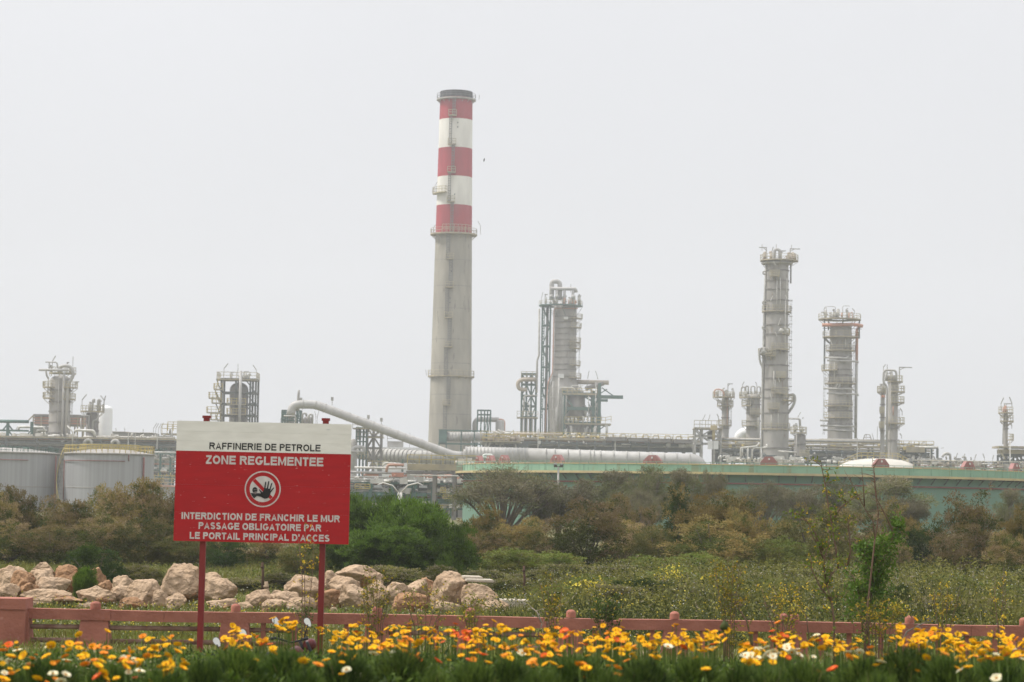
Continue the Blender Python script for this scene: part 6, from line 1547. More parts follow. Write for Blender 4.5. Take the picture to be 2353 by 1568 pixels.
def crown_mesh(name, kind, seed, mats_, n, L, Wd, clump, tip_share=0.35, up=0.35, shell=0.75):
    lb = lobes_of(kind, seed); lb = np.array(lb)
    w = lb[:, 3] ** 2; w /= w.sum()
    nc = max(20, n // clump)
    li = rng.choice(len(lb), nc, p=w); d = unit(rng.normal(size=(nc, 3)) + np.array([0, 0, .25]))
    rad = shell + (1 - shell) * rng.random(nc) ** .5 * 1.0
    rad *= 1 + .16 * np.sin(d[:, 0] * 7 + li * 1.7) * np.sin(d[:, 1] * 6 + li) + rng.normal(0, .11, nc)
    inner = rng.random(nc) < .22; rad[inner] *= rng.random(inner.sum()) * .9
    cc = lb[li, :3] + d * rad[:, None] * np.stack([lb[li, 3], lb[li, 3], lb[li, 4] * 1.0], 1)
    ci = np.repeat(np.arange(nc), clump); m = len(ci)
    P = cc[ci] + rng.normal(0, 1, (m, 3)) * np.array([.017, .017, .015]) * (1.2 if kind in ('gum', 'spread') else 1.1)
    D = unit(d[ci] * .45 + unit(P - cc[ci]) * .75 + unit(rng.normal(size=(m, 3))) * .45 + np.array([0, 0, up]))
    P[:, 2] = np.maximum(P[:, 2], .005)
    v, q = leaves(P, D, L * rng.uniform(.6, 1.35, m), Wd * rng.uniform(.7, 1.3, m))
    lo, hi = np.percentile(v, 1.0, axis=0), np.percentile(v, 99.0, axis=0); top = np.percentile(v[:, 2], 99.6)
    mid = (lo + hi) / 2; mid[2] = 0; sc3 = np.array([1 / (hi[0] - lo[0]), 1 / (hi[1] - lo[1]), 1 / top])
    v = (v - mid) * sc3; lb = lb.copy(); lb[:, :3] = (lb[:, :3] - mid) * sc3
    # flower plumes and fresh tips sit on the outside and the top of the crown, in patches
    hgt = cc[:, 2] + .25 * (rad - .8)
    patch = np.sin(cc[:, 0] * 9 + seed) + np.sin(cc[:, 1] * 8 + 2 * seed) + np.sin(cc[:, 2] * 11 + seed * 3)
    score = hgt * 1.5 + rad * .6 + patch * .28 + rng.normal(0, .22, nc) - inner * 2
    order = np.argsort(np.argsort(score)) / nc
    k = len(mats_)
    cm = np.zeros(nc, int)
    if k > 1:
        cm[order > 1 - tip_share] = 1
        if k > 2: cm[(order > 1 - tip_share * 1.0) & (rng.random(nc) < .45)] = 2
    return npmesh(name, v, q, None, mats_, cm[ci]), lb

def limbs_mesh(kind, lb, seed, m, r0=.03, tall=False):
    r_ = random.Random(seed); mb = MB()
    stems = 1 if kind == 'gum' else (3 if kind == 'spread' else 4)
    lb = lb if kind in ('spread', 'gum') else lb[:14]
    for i, (x, y, z, r, h) in enumerate(lb):
        bx, by = ((i % stems) - (stems - 1) / 2) * (.03 if kind != 'spread' else .05), r_.uniform(-.02, .02)
        fork = (.16 if kind == 'spread' else .25) * z + (.02 if kind != 'gum' else .12)
        a = Vector((bx, by, 0)); b = Vector((bx + (x - bx) * .15, by + (y - by) * .15, fork)); c_ = Vector((x * .6, y * .6, z * .62 + .03)); e = Vector((x, y, z + h * .3))
        mb.tube([a, b, c_, e], [r0, r0 * .8, r0 * .45, r0 * .14], 6)
        if kind in ('spread', 'gum'):
            for _ in range(5):
                q = c_.lerp(e, r_.uniform(.0, .8)); w = e + Vector((r_.gauss(0, r * .7), r_.gauss(0, r * .7), r_.uniform(-h * .2, h * 1.1)))
                mb.tube([q, q.lerp(w, .5) + Vector((r_.gauss(0, .012), 0, r_.uniform(0, .02))), w], [r0 * .32, r0 * .22, r0 * .08], 5)
    me = mb.build('trunk', m); d = me.data; bpy.data.objects.remove(me); return d

PROTO = {}
def proto(key, kind, seed, mats_, n, L, Wd, clump=14, tip=.35, up=.35, bark='bark', r0=.022, shell=.75):
    me, lb = crown_mesh('crown', kind, seed, mats_, n, L, Wd, clump, tip, up, shell)
    PROTO[key] = (me, limbs_mesh(kind, lb, seed, bark, r0))
for s in range(4): proto('tam%d' % s, 'bush', s, ['tamarisk_green', 'tamarisk_brown', 'tamarisk_pink'], 26000, .028, .0105, 34, (.34, .42, .28, .46)[s])
for s in range(3): proto('pink%d' % s, 'bush', 20 + s, ['tamarisk_green', 'tamarisk_pink', 'tamarisk_brown'], 27000, .025, .0110, 32, (.46, .4, .52)[s])
for s in range(2): proto('oran%d' % s, 'bush', 30 + s, ['tamarisk_green', 'orange_plume', 'tamarisk_brown'], 27000, .027, .0108, 34, (.55, .45)[s])
for s in range(2): proto('oliv%d' % s, 'bush', 40 + s, ['olive', 'tamarisk_green', 'tamarisk_brown'], 25000, .028, .0105, 34, .35)
for s in range(2): proto('green%d' % s, 'bush', 50 + s, ['dense_green', 'bright_green'], 32000, .054, .0095, 22, (.34, .26)[s], .75)
proto('fresh', 'bush', 60, ['bright_green', 'dense_green'], 18000, .052, .012, 13, .3, .8)
proto('dark', 'bush', 61, ['dark_green', 'dense_green'], 24000, .027, .011, 34, .22, .5)
proto('colm', 'column', 62, ['dark_green', 'deep_olive', 'orange_plume'], 24000, .028, .011, 32, .26, .5)
for s in range(2): proto('weedy%d' % s, 'bush', 90 + s, ['deep_olive', 'weed_green', 'weed_grey'], 16000, .060, .014, 9, .5, .9)
proto('fill', 'bush', 63, ['weed_green', 'grass_green'], 17000, .044, .011, 24, .4, .7)
for s in range(3): proto('gum%d' % s, 'gum', 70 + s, ['gum_leaf', 'gum_brown'], 26000, .024, .0105, 36, (.25, .5, .12)[s], .0, 'bark_pale', .02, .65)
for s in range(2): proto('sprd%d' % s, 'spread', 80 + s, ['gum_leaf', 'gum_brown'], 26000, .021, .007, 34, .55, -.2, 'bark', .015, .6)

def plant(name, label, cat, px, ytop, w, Y, key, group, yref=None, flip=1, rz=None, zb=0.0):
    f = Fr(Y, px, ytop); h = f.o.z - zb
    t = thing(name, label, cat, (f.o.x, Y, zb), group)
    cr, tr = PROTO[key]
    sc = w * f.m / .98
    for nm, me in (('crown', cr), ('trunk', tr)):
        o = bpy.data.objects.new(nm, me); COL.objects.link(o); o.parent = t
    t.scale = (sc, sc * .95, h / .99); t.rotation_euler = (0, 0, random.uniform(0, 6.28) if rz is None else rz)
    return t
BG = 'wild bushes in front of the refinery'
BUSH = [
    (-22, 1138, 110, 98, 'tam0', 'dark brown green bush cut by the left edge'),
    (40, 1128, 105, 101, 'tam1', 'feathery brown bush with a pointed tip in front of the left clad tank'),
    (102, 1153, 120, 104, 'tam2', 'low brown bush below the stair of the clad tank, left of it'),
    (168, 1160, 130, 99, 'tam3', 'pale brown bush below the curved tank stair'),
    (30, 1205, 150, 94, 'tam2', 'shaded brown bush low at the left edge behind the rocks'),
    (120, 1215, 150, 93, 'tam1', 'low brown bush behind the topmost boulder of the left heap'),
    (246, 1128, 120, 107, 'oliv0', 'greener bush in front of the middle of the clad tank'),
    (322, 1112, 155, 103, 'tam3', 'tallest brown bush on the left, near the sign edge'),
    (240, 1195, 150, 95, 'tam0', 'brown bush behind the round dark green bush'),
    (396, 1136, 120, 100, 'tam0', 'brown bush half hidden by the left edge of the sign'),
    (350, 1200, 140, 94, 'oliv1', 'olive brown bush low behind the tallest boulder'),
    (470, 1165, 150, 101, 'oliv0', 'dull olive bush behind the left sign post'),
    (515, 1235, 90, 92, 'dark', 'dark green bush peeping out under the sign, right of the left post'),
    (600, 1212, 150, 97, 'pink0', 'pinkish brown bush visible under the middle of the sign'),
    (826, 1142, 150, 95, 'green0', 'tall bright green bush touching the right edge of the sign'),
    (945, 1152, 165, 92, 'green1', 'wide deep green bush right of the tall bright green one'),
    (760, 1225, 130, 91, 'green1', 'deep green bush behind the right sign post'),
    (885, 1215, 150, 88, 'green0', 'lower green bush in front of the gap between the two big green bushes'),
    (1050, 1212, 88, 87, 'fresh', 'small light green bush at the right end of the green bushes'),
    (690, 1256, 100, 84, 'oliv1', 'low olive yellow bush left of the right sign post'),
    (1112, 1166, 100, 104, 'oran1', 'orange brown bush below the big spreading grey tree'),
    (1192, 1198, 120, 107, 'oran0', 'reddish brown bush under the bare limbs of the spreading tree'),
    (1125, 1228, 110, 96, 'tam3', 'low brown bush right of the small light green bush'),
    (1252, 1222, 100, 102, 'oliv0', 'dull green low bush left of the pink topped bush'),
    (1345, 1158, 175, 97, 'pink1', 'round bush with pinkish flower plumes over a dark base, in mid view'),
    (1448, 1146, 120, 111, 'pink2', 'rusty pink bush behind and right of the round pink topped one'),
    (1455, 1205, 120, 100, 'tam1', 'low brown bush between the pink topped bush and the dark narrow one'),
    (1548, 1124, 110, 105, 'colm', 'narrow dark green bush rising to a point among brown ones'),
    (1510, 1215, 110, 97, 'oliv1', 'low green bush at the foot of the narrow dark one'),
    (1650, 1143, 170, 104, 'oran0', 'big orange brown bush right of the narrow dark one'),
    (1640, 1200, 200, 96, 'oran1', 'broad orange brown bush in front of the big orange one'),
    (1722, 1180, 100, 101, 'oran0', 'orange brown bush sloping down at the right of the broad one'),
    (1795, 1200, 110, 108, 'tam2', 'small dull bush left of the tall sapling'),
    (1862, 1172, 170, 102, 'oliv0', 'wide olive brown bush behind the tall sapling'),
    (1800, 1245, 110, 95, 'fill', 'low grey green bush behind the left side of the sapling'),
    (1960, 1180, 130, 107, 'tam1', 'brown bush behind the middle of the sapling'),
    (2066, 1163, 125, 104, 'oran1', 'dark rusty bush left of the gap where the green tank shows'),
    (2040, 1235, 110, 96, 'pink2', 'pinkish bush behind the leafy green shrub'),
    (2125, 1218, 110, 100, 'dark', 'dark green bush under the gap where the green tank shows'),
    (2230, 1140, 165, 96, 'pink0', 'large round bush with pinkish plumes right of the gap in the bushes'),
    (2215, 1215, 160, 92, 'pink2', 'low pinkish bush in front of the large round one on the right'),
    (2345, 1165, 110, 93, 'oran1', 'brown bush cut by the right edge'),
    (2310, 1230, 100, 90, 'tam3', 'low brown bush close to the right edge'),
    (1180, 1268, 150, 88, 'fill', 'low green thicket right of the rocks below the brown bushes'),
    (1272, 1275, 120, 90, 'fill', 'low green thicket left of the dark base of the pink topped bush'),
    (1500, 1285, 140, 88, 'fill', 'low weedy thicket below the narrow dark bush'),
    (1600, 1278, 120, 90, 'fill', 'low weedy thicket below the broad orange bush'),
    (430, 1238, 120, 93, 'oliv1', 'low olive bush just left of the left sign post'),
    (2420, 1190, 120, 96, 'pink1', 'pinkish bush mostly outside the right edge'),
]
for px, yt, w, Y, key, lab in BUSH: plant('bush', lab, 'bush', px, yt - 5, w * (1.1 if px < 1980 else .98), Y, key, BG)
plant('bush', 'round dark green bush standing behind the left rock heap', 'bush', 222, 1253, 132, 70, 'dark', BG)
plant('bush', 'small leafy green bush growing among the left rocks', 'bush', 200, 1305, 56, 61, 'green1', BG)
TG = 'grey green trees in front of the green tank'
TREES = [
    (1157, 1073, 215, 168, 'sprd0', 'wide umbrella shaped grey tree with bare limbs at the left end of the green tank'),
    (1285, 1112, 130, 172, 'gum1', 'dull brown tree just right of the wide umbrella shaped one'),
    (1372, 1108, 120, 178, 'gum2', 'yellowish grey tree in front of the tank, second right of the umbrella shaped one'),
    (1420, 1089, 120, 180, 'gum0', 'rounded grey green tree with its top near the red line of the tank'),
    (1495, 1078, 82, 176, 'gum2', 'narrow grey green tree reaching up to the tank walkway'),
    (1478, 1130, 80, 170, 'sprd1', 'small thin limbed tree below the narrow tree by the walkway'),
    (1578, 1086, 100, 179, 'gum0', 'broad grey tree right of the narrow one by the walkway'),
    (1641, 1090, 44, 177, 'gum1', 'slim lone tree top against the green tank'),
    (1690, 1130, 90, 174, 'gum2', 'low yellowish green tree between the slim tree and the twiggy grey one'),
    (1752, 1112, 100, 172, 'sprd1', 'twiggy brownish tree left of the tall sapling in front of the tank'),
    (1830, 1122, 95, 176, 'gum1', 'dull tree crown behind the top of the sapling'),
    (1922, 1114, 110, 180, 'gum2', 'grey green tree right behind the sapling'),
    (2035, 1103, 150, 175, 'gum0', 'largest grey green tree in front of the tank, on the right'),
    (2085, 1150, 90, 170, 'gum1', 'low tree at the right foot of the largest grey green one'),
    (2328, 1130, 80, 178, 'gum0', 'grey green tree at the right edge in front of the tank'),
    (1240, 1125, 80, 170, 'gum1', 'small dull tree tucked against the right side of the umbrella shaped one'),
]
for px, yt, w, Y, key, lab in TREES: plant('tree', lab, 'tree', px, yt - 3, w * (1.18 if px < 2050 else 1.0), Y, key, TG)

# ---------------------------------------------------------------- meadow
def scatter(n, y0, y1, xlo=-.24, xhi=.24, power=1.0):
    y = y0 + (y1 - y0) * rng.random(n) ** power
    x = y * rng.uniform(xlo, xhi, n)
    return x, y
def vnoise(x, y, s, seed):
    return (np.sin(x * s + seed) * np.cos(y * s * .83 + 1.7 * seed) + np.sin(x * s * 2.3 + y * s * 1.1 + seed * 2.1) * .6 + np.sin(y * s * 1.9 - x * s * .7 + seed * .3) * .5) / 2.1
def meadow(name, n, y0, y1, hfun, wd, mats_, droop, spread, kind, power=1.0, xlo=-.24, xhi=.24, keep=None):
    x, y = scatter(n, y0, y1, xlo, xhi, power)
    if keep is not None:
        k = keep(x, y); x, y = x[k], y[k]
    m = len(x); h = hfun(x, y) * rng.uniform(.55, 1.25, m)
    P = np.stack([x, y, np.zeros(m) - .02], 1)
    D = unit(np.stack([rng.normal(0, spread, m), rng.normal(0, spread, m), np.ones(m)], 1))
    v, q, t = blades(P, D, h, wd * rng.uniform(.6, 1.4, m), droop)
    pick = np.clip(((vnoise(x, y * .55, .30, 3) * .62 + .5 + rng.normal(0, .16, m)) * len(mats_)).astype(int), 0, len(mats_) - 1)
    me = npmesh(name, v, q, t, mats_, np.concatenate([pick, pick]))
    o = bpy.data.objects.new(name, me); COL.objects.link(o); o['kind'] = 'stuff'
    return o, x, y, h
def right(x, y): return 1 / (1 + np.exp(-(x / y - .012) * 60))
def hmead(x, y): return .10 + .16 * np.clip(vnoise(x, y, .9, 11), 0, 1) * (1 - right(x, y)) + .72 * right(x, y) * np.clip((y - 46) / 9, .1, 1) * (1 + .45 * vnoise(x, y, .55, 5)) * (1 - .62 * np.clip((y - 68) / 26, 0, 1)) + .08 * np.clip((y - 66) / 20, 0, 1)
meadow('grass', 80000, 38, 112, lambda x, y: .20 + hmead(x, y) * .35, .020, ['grass_green', 'weed_green', 'grass_green'], .35, .35, 'g', 1.3)
meadow('weeds', 64000, 47, 108, hmead, .030, ['deep_olive', 'weed_green', 'weed_green', 'weed_grey'], .25, .28, 'w', 1.2)
# leafy stalks: small leaves along tall weeds
x, y = scatter(13000, 47, 104, -.24, .24, 1.1); k = (right(x, y) * (.75 + .5 * vnoise(x, y, .4, 8)) + .12) > rng.random(len(x)); x, y = x[k], y[k]
h = hmead(x, y) * rng.uniform(.6, 1.6, len(x)) + .03; cnt = 15
ii = np.repeat(np.arange(len(x)), cnt); tt = rng.random(len(ii)) ** .7
P = np.stack([x[ii] + rng.normal(0, .05, len(ii)), y[ii] + rng.normal(0, .05, len(ii)), h[ii] * tt], 1)
D = unit(np.stack([rng.normal(0, 1, len(ii)), rng.normal(0, 1, len(ii)), rng.uniform(.1, 1, len(ii))], 1))
v, q = leaves(P, D, .10 * rng.uniform(.6, 1.4, len(ii)), .034)
pk_ = ((vnoise(x, y, .35, 6)[ii] + rng.normal(0, .3, len(ii))) > .25).astype(int) + (rng.random(len(ii)) < .10) * 1
o = bpy.data.objects.new('undergrowth', npmesh('undergrowth', v, q, None, ['weed_green', 'deep_olive', 'weed_grey'], np.clip(pk_, 0, 2))); COL.objects.link(o); o['kind'] = 'stuff'
# wild flower heads over the weeds
def heads(name, x, y, z, r, m, seeds=1):
    n = len(x); P = np.stack([x, y, z], 1)
    D = unit(np.stack([rng.normal(0, 1, n), rng.normal(0, 1, n), rng.normal(0, .5, n)], 1)); P2 = P - D * r / 2
    v, q = leaves(P2, D, r * rng.uniform(.7, 1.3, n), r * .9)
    U = unit(np.cross(D, np.array([0.3, -1, .6]))); v2, q2 = leaves(P - U * r / 2, U, r, r * .8)
    o = bpy.data.objects.new(name, npmesh(name, np.concatenate([v, v2]), np.concatenate([q, q2 + len(v)]), None, [m])); COL.objects.link(o); o['kind'] = 'stuff'
x, y = scatter(2300, 50, 100, -.03, .24); heads('white_wildflowers', x, y, hmead(x, y) * rng.uniform(.8, 1.15, len(x)) + .03, .038, 'tiny_white')
x, y = scatter(1500, 45.5, 75, -.24, .24); heads('pale_wildflowers', x, y, .16 + hmead(x, y) * .3 * rng.random(len(x)), .035, 'tiny_white')
x, y = scatter(1300, 45.5, 62, -.24, .24); heads('yellow_wildflowers', x, y, .15 + hmead(x, y) * rng.uniform(.3, 1, len(x)), .04, 'tiny_yellow')
xs_, ys_, zs_ = [], [], []
for px, py, Y, w, hh, n in ((1545, 1323, 72, 38, 22, 210), (1632, 1333, 70, 34, 14, 110), (1350, 1345, 64, 60, 22, 120), (1400, 1360, 62, 60, 14, 60), (2040, 1395, 56, 60, 18, 90), (1840, 1400, 55, 60, 20, 60)):
    for _ in range(n):
        p = at(px + random.gauss(0, w * .5), py + random.gauss(0, hh * .5), Y + random.uniform(-1.5, 1.5)); xs_.append(p.x); ys_.append(p.y); zs_.append(max(.1, p.z))
heads('yellow_daisies', np.array(xs_), np.array(ys_), np.array(zs_), .07, 'tiny_yellow')
# leafy hummocks that carry the flower patches and break the skyline of the meadow
HM = 'weedy hummocks in the meadow'
for px, yt, w, Y, key, lab in ((1545, 1306, 150, 72, 'fill', 'weedy hummock sprinkled with yellow flowers in the right hand meadow'), (1640, 1318, 130, 70, 'fill', 'second smaller weedy hummock with yellow flowers, right of the first'),
                               (1370, 1325, 170, 65, 'fill', 'dark weedy hummock in the meadow right of the rocks'), (1480, 1330, 150, 62, 'dark', 'dark green hummock in front of the yellow flowered one'),
                               (2185, 1325, 190, 72, 'fill', 'greyish hummock of weeds right of the leafy green shrub'), (2300, 1340, 150, 66, 'fill', 'weedy hummock near the right edge'), (1760, 1335, 170, 70, 'fill', 'grey green hummock of weeds left of the sapling'),
                               (2060, 1345, 70, 60, 'dark', 'small dark spiky hummock beside the leafy green shrub'), (1270, 1345, 120, 62, 'fill', 'low weedy hummock just right of the concrete block'),
        (1170, 1330, 110, 70, 'weedy0', 'grey seeded weeds behind the concrete slabs'), (1240, 1312, 140, 78, 'weedy1', 'pale seeded weeds left of the dark meadow stake'), (1320, 1298, 150, 84, 'weedy0', 'grey seeded weeds at the foot of the pink topped bush'), (1430, 1300, 140, 82, 'weedy1', 'grey seeded weeds right of the pink topped bush foot'),
        (1420, 1345, 130, 60, 'weedy0', 'dark seeded weeds above the broken stretch of the fence'), (1570, 1350, 150, 61, 'weedy1', 'dark weeds below the two yellow flowered hummocks'), (1700, 1318, 130, 76, 'weedy0', 'grey weeds behind the yellow shrub of the broad orange bush'), (1690, 1365, 130, 58, 'weedy1', 'low dark weeds above the fence left of the sapling'),
        (1850, 1310, 140, 78, 'weedy1', 'grey weeds behind the lower stem of the sapling'), (1930, 1330, 130, 70, 'weedy0', 'grey weeds between the sapling and the leafy green shrub'), (2110, 1318, 120, 80, 'weedy1', 'grey weeds below the dark green bush on the right'), (2250, 1322, 150, 78, 'weedy0', 'pale seeded weeds below the large round bush on the right'),
        (2330, 1318, 120, 80, 'weedy1', 'pale weeds by the right edge'), (2160, 1372, 140, 57, 'weedy0', 'low seeded weeds above the fence right of the leafy green shrub'), (2270, 1378, 130, 56, 'weedy1', 'low weeds above the fence near the right edge'), (1120, 1312, 110, 80, 'weedy1', 'grey weeds just behind the right end of the rocks'),
        (300, 1300, 100, 72, 'weedy0', 'tall grey weeds right of the round dark green bush'), (345, 1308, 80, 70, 'weedy1', 'tall seeded weeds left of the tallest boulder'), (560, 1330, 110, 70, 'weedy0', 'green weeds between the wedge boulder and the pale stake'), (640, 1318, 90, 72, 'weedy1', 'green weeds left of the big round boulder'),
        (900, 1302, 120, 74, 'weedy0', 'green weeds behind the rocks right of the sign'), (1010, 1302, 90, 72, 'weedy1', 'green weeds behind the tall leaning boulder')):
    plant('weed_hummock', lab, 'weeds', px, yt, w, Y, key, HM)

# ---------------------------------------------------------------- twiggy plants by the fence
def twigs(name, label, cat, Y, base, stems, leaf=None, flower=None, nleaf=0, nfl=0, lsize=.05, lm='broom_leaf', sm='stem_brown', spread=.10, group=None, r=.018, blobs=(), grow=(0.25, 1)):
    """stems: pixel paths from the ground up; leaves and flowers are set along their upper parts."""
    f = Fr(Y, *base); gx = f.o.x
    t = thing(name, label, cat, (gx, Y, gz(Y)), group); r_ = random.Random(len(label) * 7 + int(base[0]))
    mb = MB(); pts_all = []
    for si, st in enumerate(stems):
        dd = r_.uniform(-.25, .25) * (1 if si else 0)
        pts = [f.p(x, y, dd * i / max(1, len(st) - 1)) for i, (x, y) in enumerate(st)]
        if si == 0 or st[0][1] > 1440: pts[0].z = gz(Y)
        k = r * (1.0 if si == 0 else .7)
        mb.tube(pts, [k * (1 - .75 * i / (len(pts) - 1)) for i in range(len(pts))], 6)
        for a, b in zip(pts[:-1], pts[1:]):
            for j in range(6): pts_all.append((a.lerp(b, j / 6), (b - a).normalized()))
    # side twigs
    tw = []
    for p, d in pts_all:
        if p.z > gz(Y) + .4 and r_.random() < .5:
            e = p + Vector((r_.gauss(0, 1), r_.gauss(0, 1), r_.uniform(-.1, 1.1))).normalized() * r_.uniform(.08, .30); mb.tube([p, p.lerp(e, .5) + Vector((0, 0, .01)), e], [r * .3, r * .2, r * .1], 4); tw += [p.lerp(e, k) for k in (.3, .5, .7, .85, 1)]
    mb.build('stem', sm, t)
    base_pts = [p for p, d in pts_all if p.z > gz(Y) + .35] + tw * 2
    if nleaf:
        Pm = np.array([tuple(r_.choice(base_pts)) for _ in range(nleaf)]) + rng.normal(0, spread * .2, (nleaf, 3))
        for (bx, by, bw, bh, n) in blobs:
            c_ = f.p(bx, by); Pm = np.concatenate([Pm, np.array(tuple(c_)) + rng.normal(0, 1, (n, 3)) * np.array([bw * f.m * .5, bw * f.m * .4, bh * f.m * .5])])
        n = len(Pm); D = unit(rng.normal(size=(n, 3)) + np.array([0, 0, .6]))
        v, q = leaves(Pm - np.array(tuple(ORG[t.name])), D, lsize * rng.uniform(.5, 1.4, n), lsize * .42)
        o = bpy.data.objects.new('foliage', npmesh('foliage', v, q, None, [lm])); COL.objects.link(o); o.parent = t
    if nfl:
        Pm = np.array([tuple(r_.choice(tw or base_pts)) for _ in range(nfl)]) + rng.normal(0, .03, (nfl, 3)); Pm = np.repeat(Pm, 3, 0); n = len(Pm)
        v, q = leaves(Pm - np.array(tuple(ORG[t.name])), unit(rng.normal(size=(n, 3))), .032, .024)
        o = bpy.data.objects.new('blossom', npmesh('blossom', v, q, None, ['broom_flower'])); COL.objects.link(o); o.parent = t
    return t
def z4(px, py): return (1617.7 + .3259 * px, 1057 + .3259 * py)
def z3(px, py): return (1047.7 + .3259 * px, 1057 + .3259 * py)
def z2(px, py): return (514.6 + .2967 * px, 1102.9 + .2967 * py)
def path(fn, *ps): return [fn(*p) for p in ps]
twigs('sapling', 'tall wispy sapling with bare brown stems and scattered yellow green leaves', 'sapling', 41.0, z4(900, 900),
      [path(z4, (925, 1400), (918, 1130), (900, 990), (862, 880)), path(z4, (862, 880), (845, 780), (840, 700), (870, 600), (850, 480)), path(z4, (862, 880), (900, 810), (945, 765), (1010, 745)),
       path(z4, (945, 760), (925, 620), (895, 450), (865, 300), (845, 170), (820, 60), (812, 10)), path(z4, (1010, 745), (1028, 640), (1010, 480), (1000, 400)), path(z4, (840, 700), (780, 520), (700, 420), (660, 370)),
       path(z4, (895, 450), (960, 340), (1040, 280), (1110, 235)), path(z4, (900, 990), (820, 900), (760, 780), (745, 680)), path(z4, (840, 640), (770, 560), (730, 470))],
      nleaf=900, nfl=110, lsize=.075, lm='sapling_leaf', spread=.10, r=.027)
twigs('dry_sapling', 'thin bare brown stem standing tallest behind the leafy green shrub', 'dry stem', 42.0, z4(1215, 600),
      [path(z4, (1130, 1300), (1160, 1000), (1205, 560), (1222, 460), (1228, 380), (1205, 230), (1195, 100), (1182, -10)), path(z4, (1330, 500), (1270, 380), (1215, 280), (1200, 180), (1192, 60)), path(z4, (1205, 560), (1190, 440), (1120, 330), (1060, 210), (980, 80)), path(z4, (1130, 330), (1115, 200), (1095, 60))], sm='stem_brown', r=.019)
twigs('leafy_shrub', 'upright shrub of dense bright green leaves on dark stems, right of the sapling', 'shrub', 43.2, z4(1170, 900),
      [path(z4, (1155, 1300), (1165, 1090), (1190, 850), (1215, 650), (1320, 560), (1385, 420)), path(z4, (1155, 1200), (1090, 940), (1045, 800)), path(z4, (1200, 900), (1250, 760), (1310, 640)), path(z4, (1165, 1090), (1130, 930), (1160, 750), (1240, 580)), path(z4, (1190, 850), (1120, 680), (1150, 600))],
      nleaf=1300, lsize=.085, lm='shrub_leaf', spread=.2, r=.03, nfl=25,
      blobs=[(*z4(1215, 640), 34, 34, 330), (*z4(1310, 590), 30, 26, 260), (*z4(1170, 760), 24, 50, 240), (*z4(1210, 860), 30, 50, 260), (*z4(1150, 980), 36, 44, 300), (*z4(1250, 940), 26, 50, 220), (*z4(1080, 1040), 40, 32, 240), (*z4(1365, 470), 16, 30, 130), (*z4(1270, 1070), 44, 24, 220), (*z4(1110, 640), 20, 24, 60), (*z4(1290, 760), 22, 40, 130), (*z4(1050, 900), 22, 30, 80)])
BR = 'yellow flowering broom like shrubs along the fence'
def broom(label, cx, top, bot, w, Y=41.5, n=5, nleaf=420, nfl=100, lm='broom_leaf', lsize=.06):
    r_ = random.Random(int(cx)); st = []
    for i in range(n):
        a = (i + .5) / n - .5; tx = cx + a * w + r_.uniform(-5, 5); ty = top + abs(a) * (bot - top) * .5 + r_.uniform(0, 14)
        st.append([(cx + a * w * .3, 1500), (cx + a * w * .45, bot), (cx + a * w * .8 + r_.uniform(-4, 4), (ty + bot) / 2), (tx, ty)])
    return twigs('broom_shrub', label, 'shrub', Y, (cx, (top + bot) / 2), st, nleaf=nleaf, nfl=nfl, lm=lm, spread=.14, group=BR, r=.014, lsize=lsize)
broom('yellow green flowering shrub in front of the broad orange bush', 1676, 1262, 1420, 70, n=6, nleaf=700, nfl=170)
broom('yellowish shrub standing right of the rocks behind the fence', 1268, 1318, 1425, 60, nleaf=380, nfl=80)
broom('green shrub with yellow flowers in front of the rocks right of the sign', 866, 1300, 1430, 80, n=7, nleaf=620, nfl=90)
broom('small leafy shrub growing over the right end of the rocks', 1085, 1362, 1440, 60, nleaf=420, nfl=20)
broom('leafy shrub filling the broken gap in the fence rail', 1392, 1372, 1440, 66, Y=43.5, n=7, nleaf=900, nfl=30, lm='dense_green')
broom('tall sprig with yellow flowers reaching up in front of the sign', 703, 1200, 1410, 44, Y=40.5, n=3, nleaf=110, nfl=70, lsize=.05)
broom('yellow flowering shrub left of the sapling', 1800, 1330, 1440, 110, n=7, nleaf=640, nfl=150)
broom('yellow flowering shrub below the leafy green shrub', 2020, 1375, 1445, 130, n=7, nleaf=700, nfl=140)
broom('sparse shrub with a few yellow blossoms at the right', 2170, 1325, 1440, 70, n=4, nleaf=300, nfl=70)
broom('sparse twig with yellow blossoms near the right edge', 2300, 1300, 1440, 40, n=3, nleaf=120, nfl=40)
broom('thin shrub with yellow blossoms arching over the rocks by the tall leaning boulder', 975, 1325, 1440, 110, n=6, nleaf=300, nfl=50)
broom('small green shrub overlapping the fence rail beside the right sign post', 704, 1384, 1440, 26, Y=43, n=4, nleaf=170, nfl=4, lm='dense_green')
for lab, Y, st in (('crooked dry stick leaning left over the fence near its middle', 43.0, [path(z3, (640, 1300), (600, 1160), (560, 1280)), path(z3, (590, 1190), (660, 1080), (720, 1020)), path(z3, (600, 1150), (570, 1080), (520, 1040))]),
                   ('dry branches leaning right against the fence left of the sapling', 43.2, [path(z4, (370, 1290), (300, 1140), (240, 1050), (200, 1000)), path(z4, (640, 1250), (560, 1150), (470, 1060), (420, 1010)), path(z4, (760, 1200), (720, 1100), (660, 1000))]),
                   ('pale dry branch lying over the fence right of the leafy shrub', 43.0, [path(z4, (1300, 1270), (1430, 1210), (1540, 1150), (1620, 1130)), path(z4, (1500, 1170), (1560, 1210), (1600, 1240))])):
    twigs('dry_stick', lab, 'dry branch', Y, st[0][0], st, sm='bark_pale' if 'pale' in lab or 'crooked' in lab else 'stem_brown', r=.022)

# ================================================================ FLOWER BED
def canopy(px):   # pixel height of the top of the bed's foliage
    return 1492 + 12 * math.sin(px * .011) - (px - 300) * .012 + (14 if px < 250 else 0)
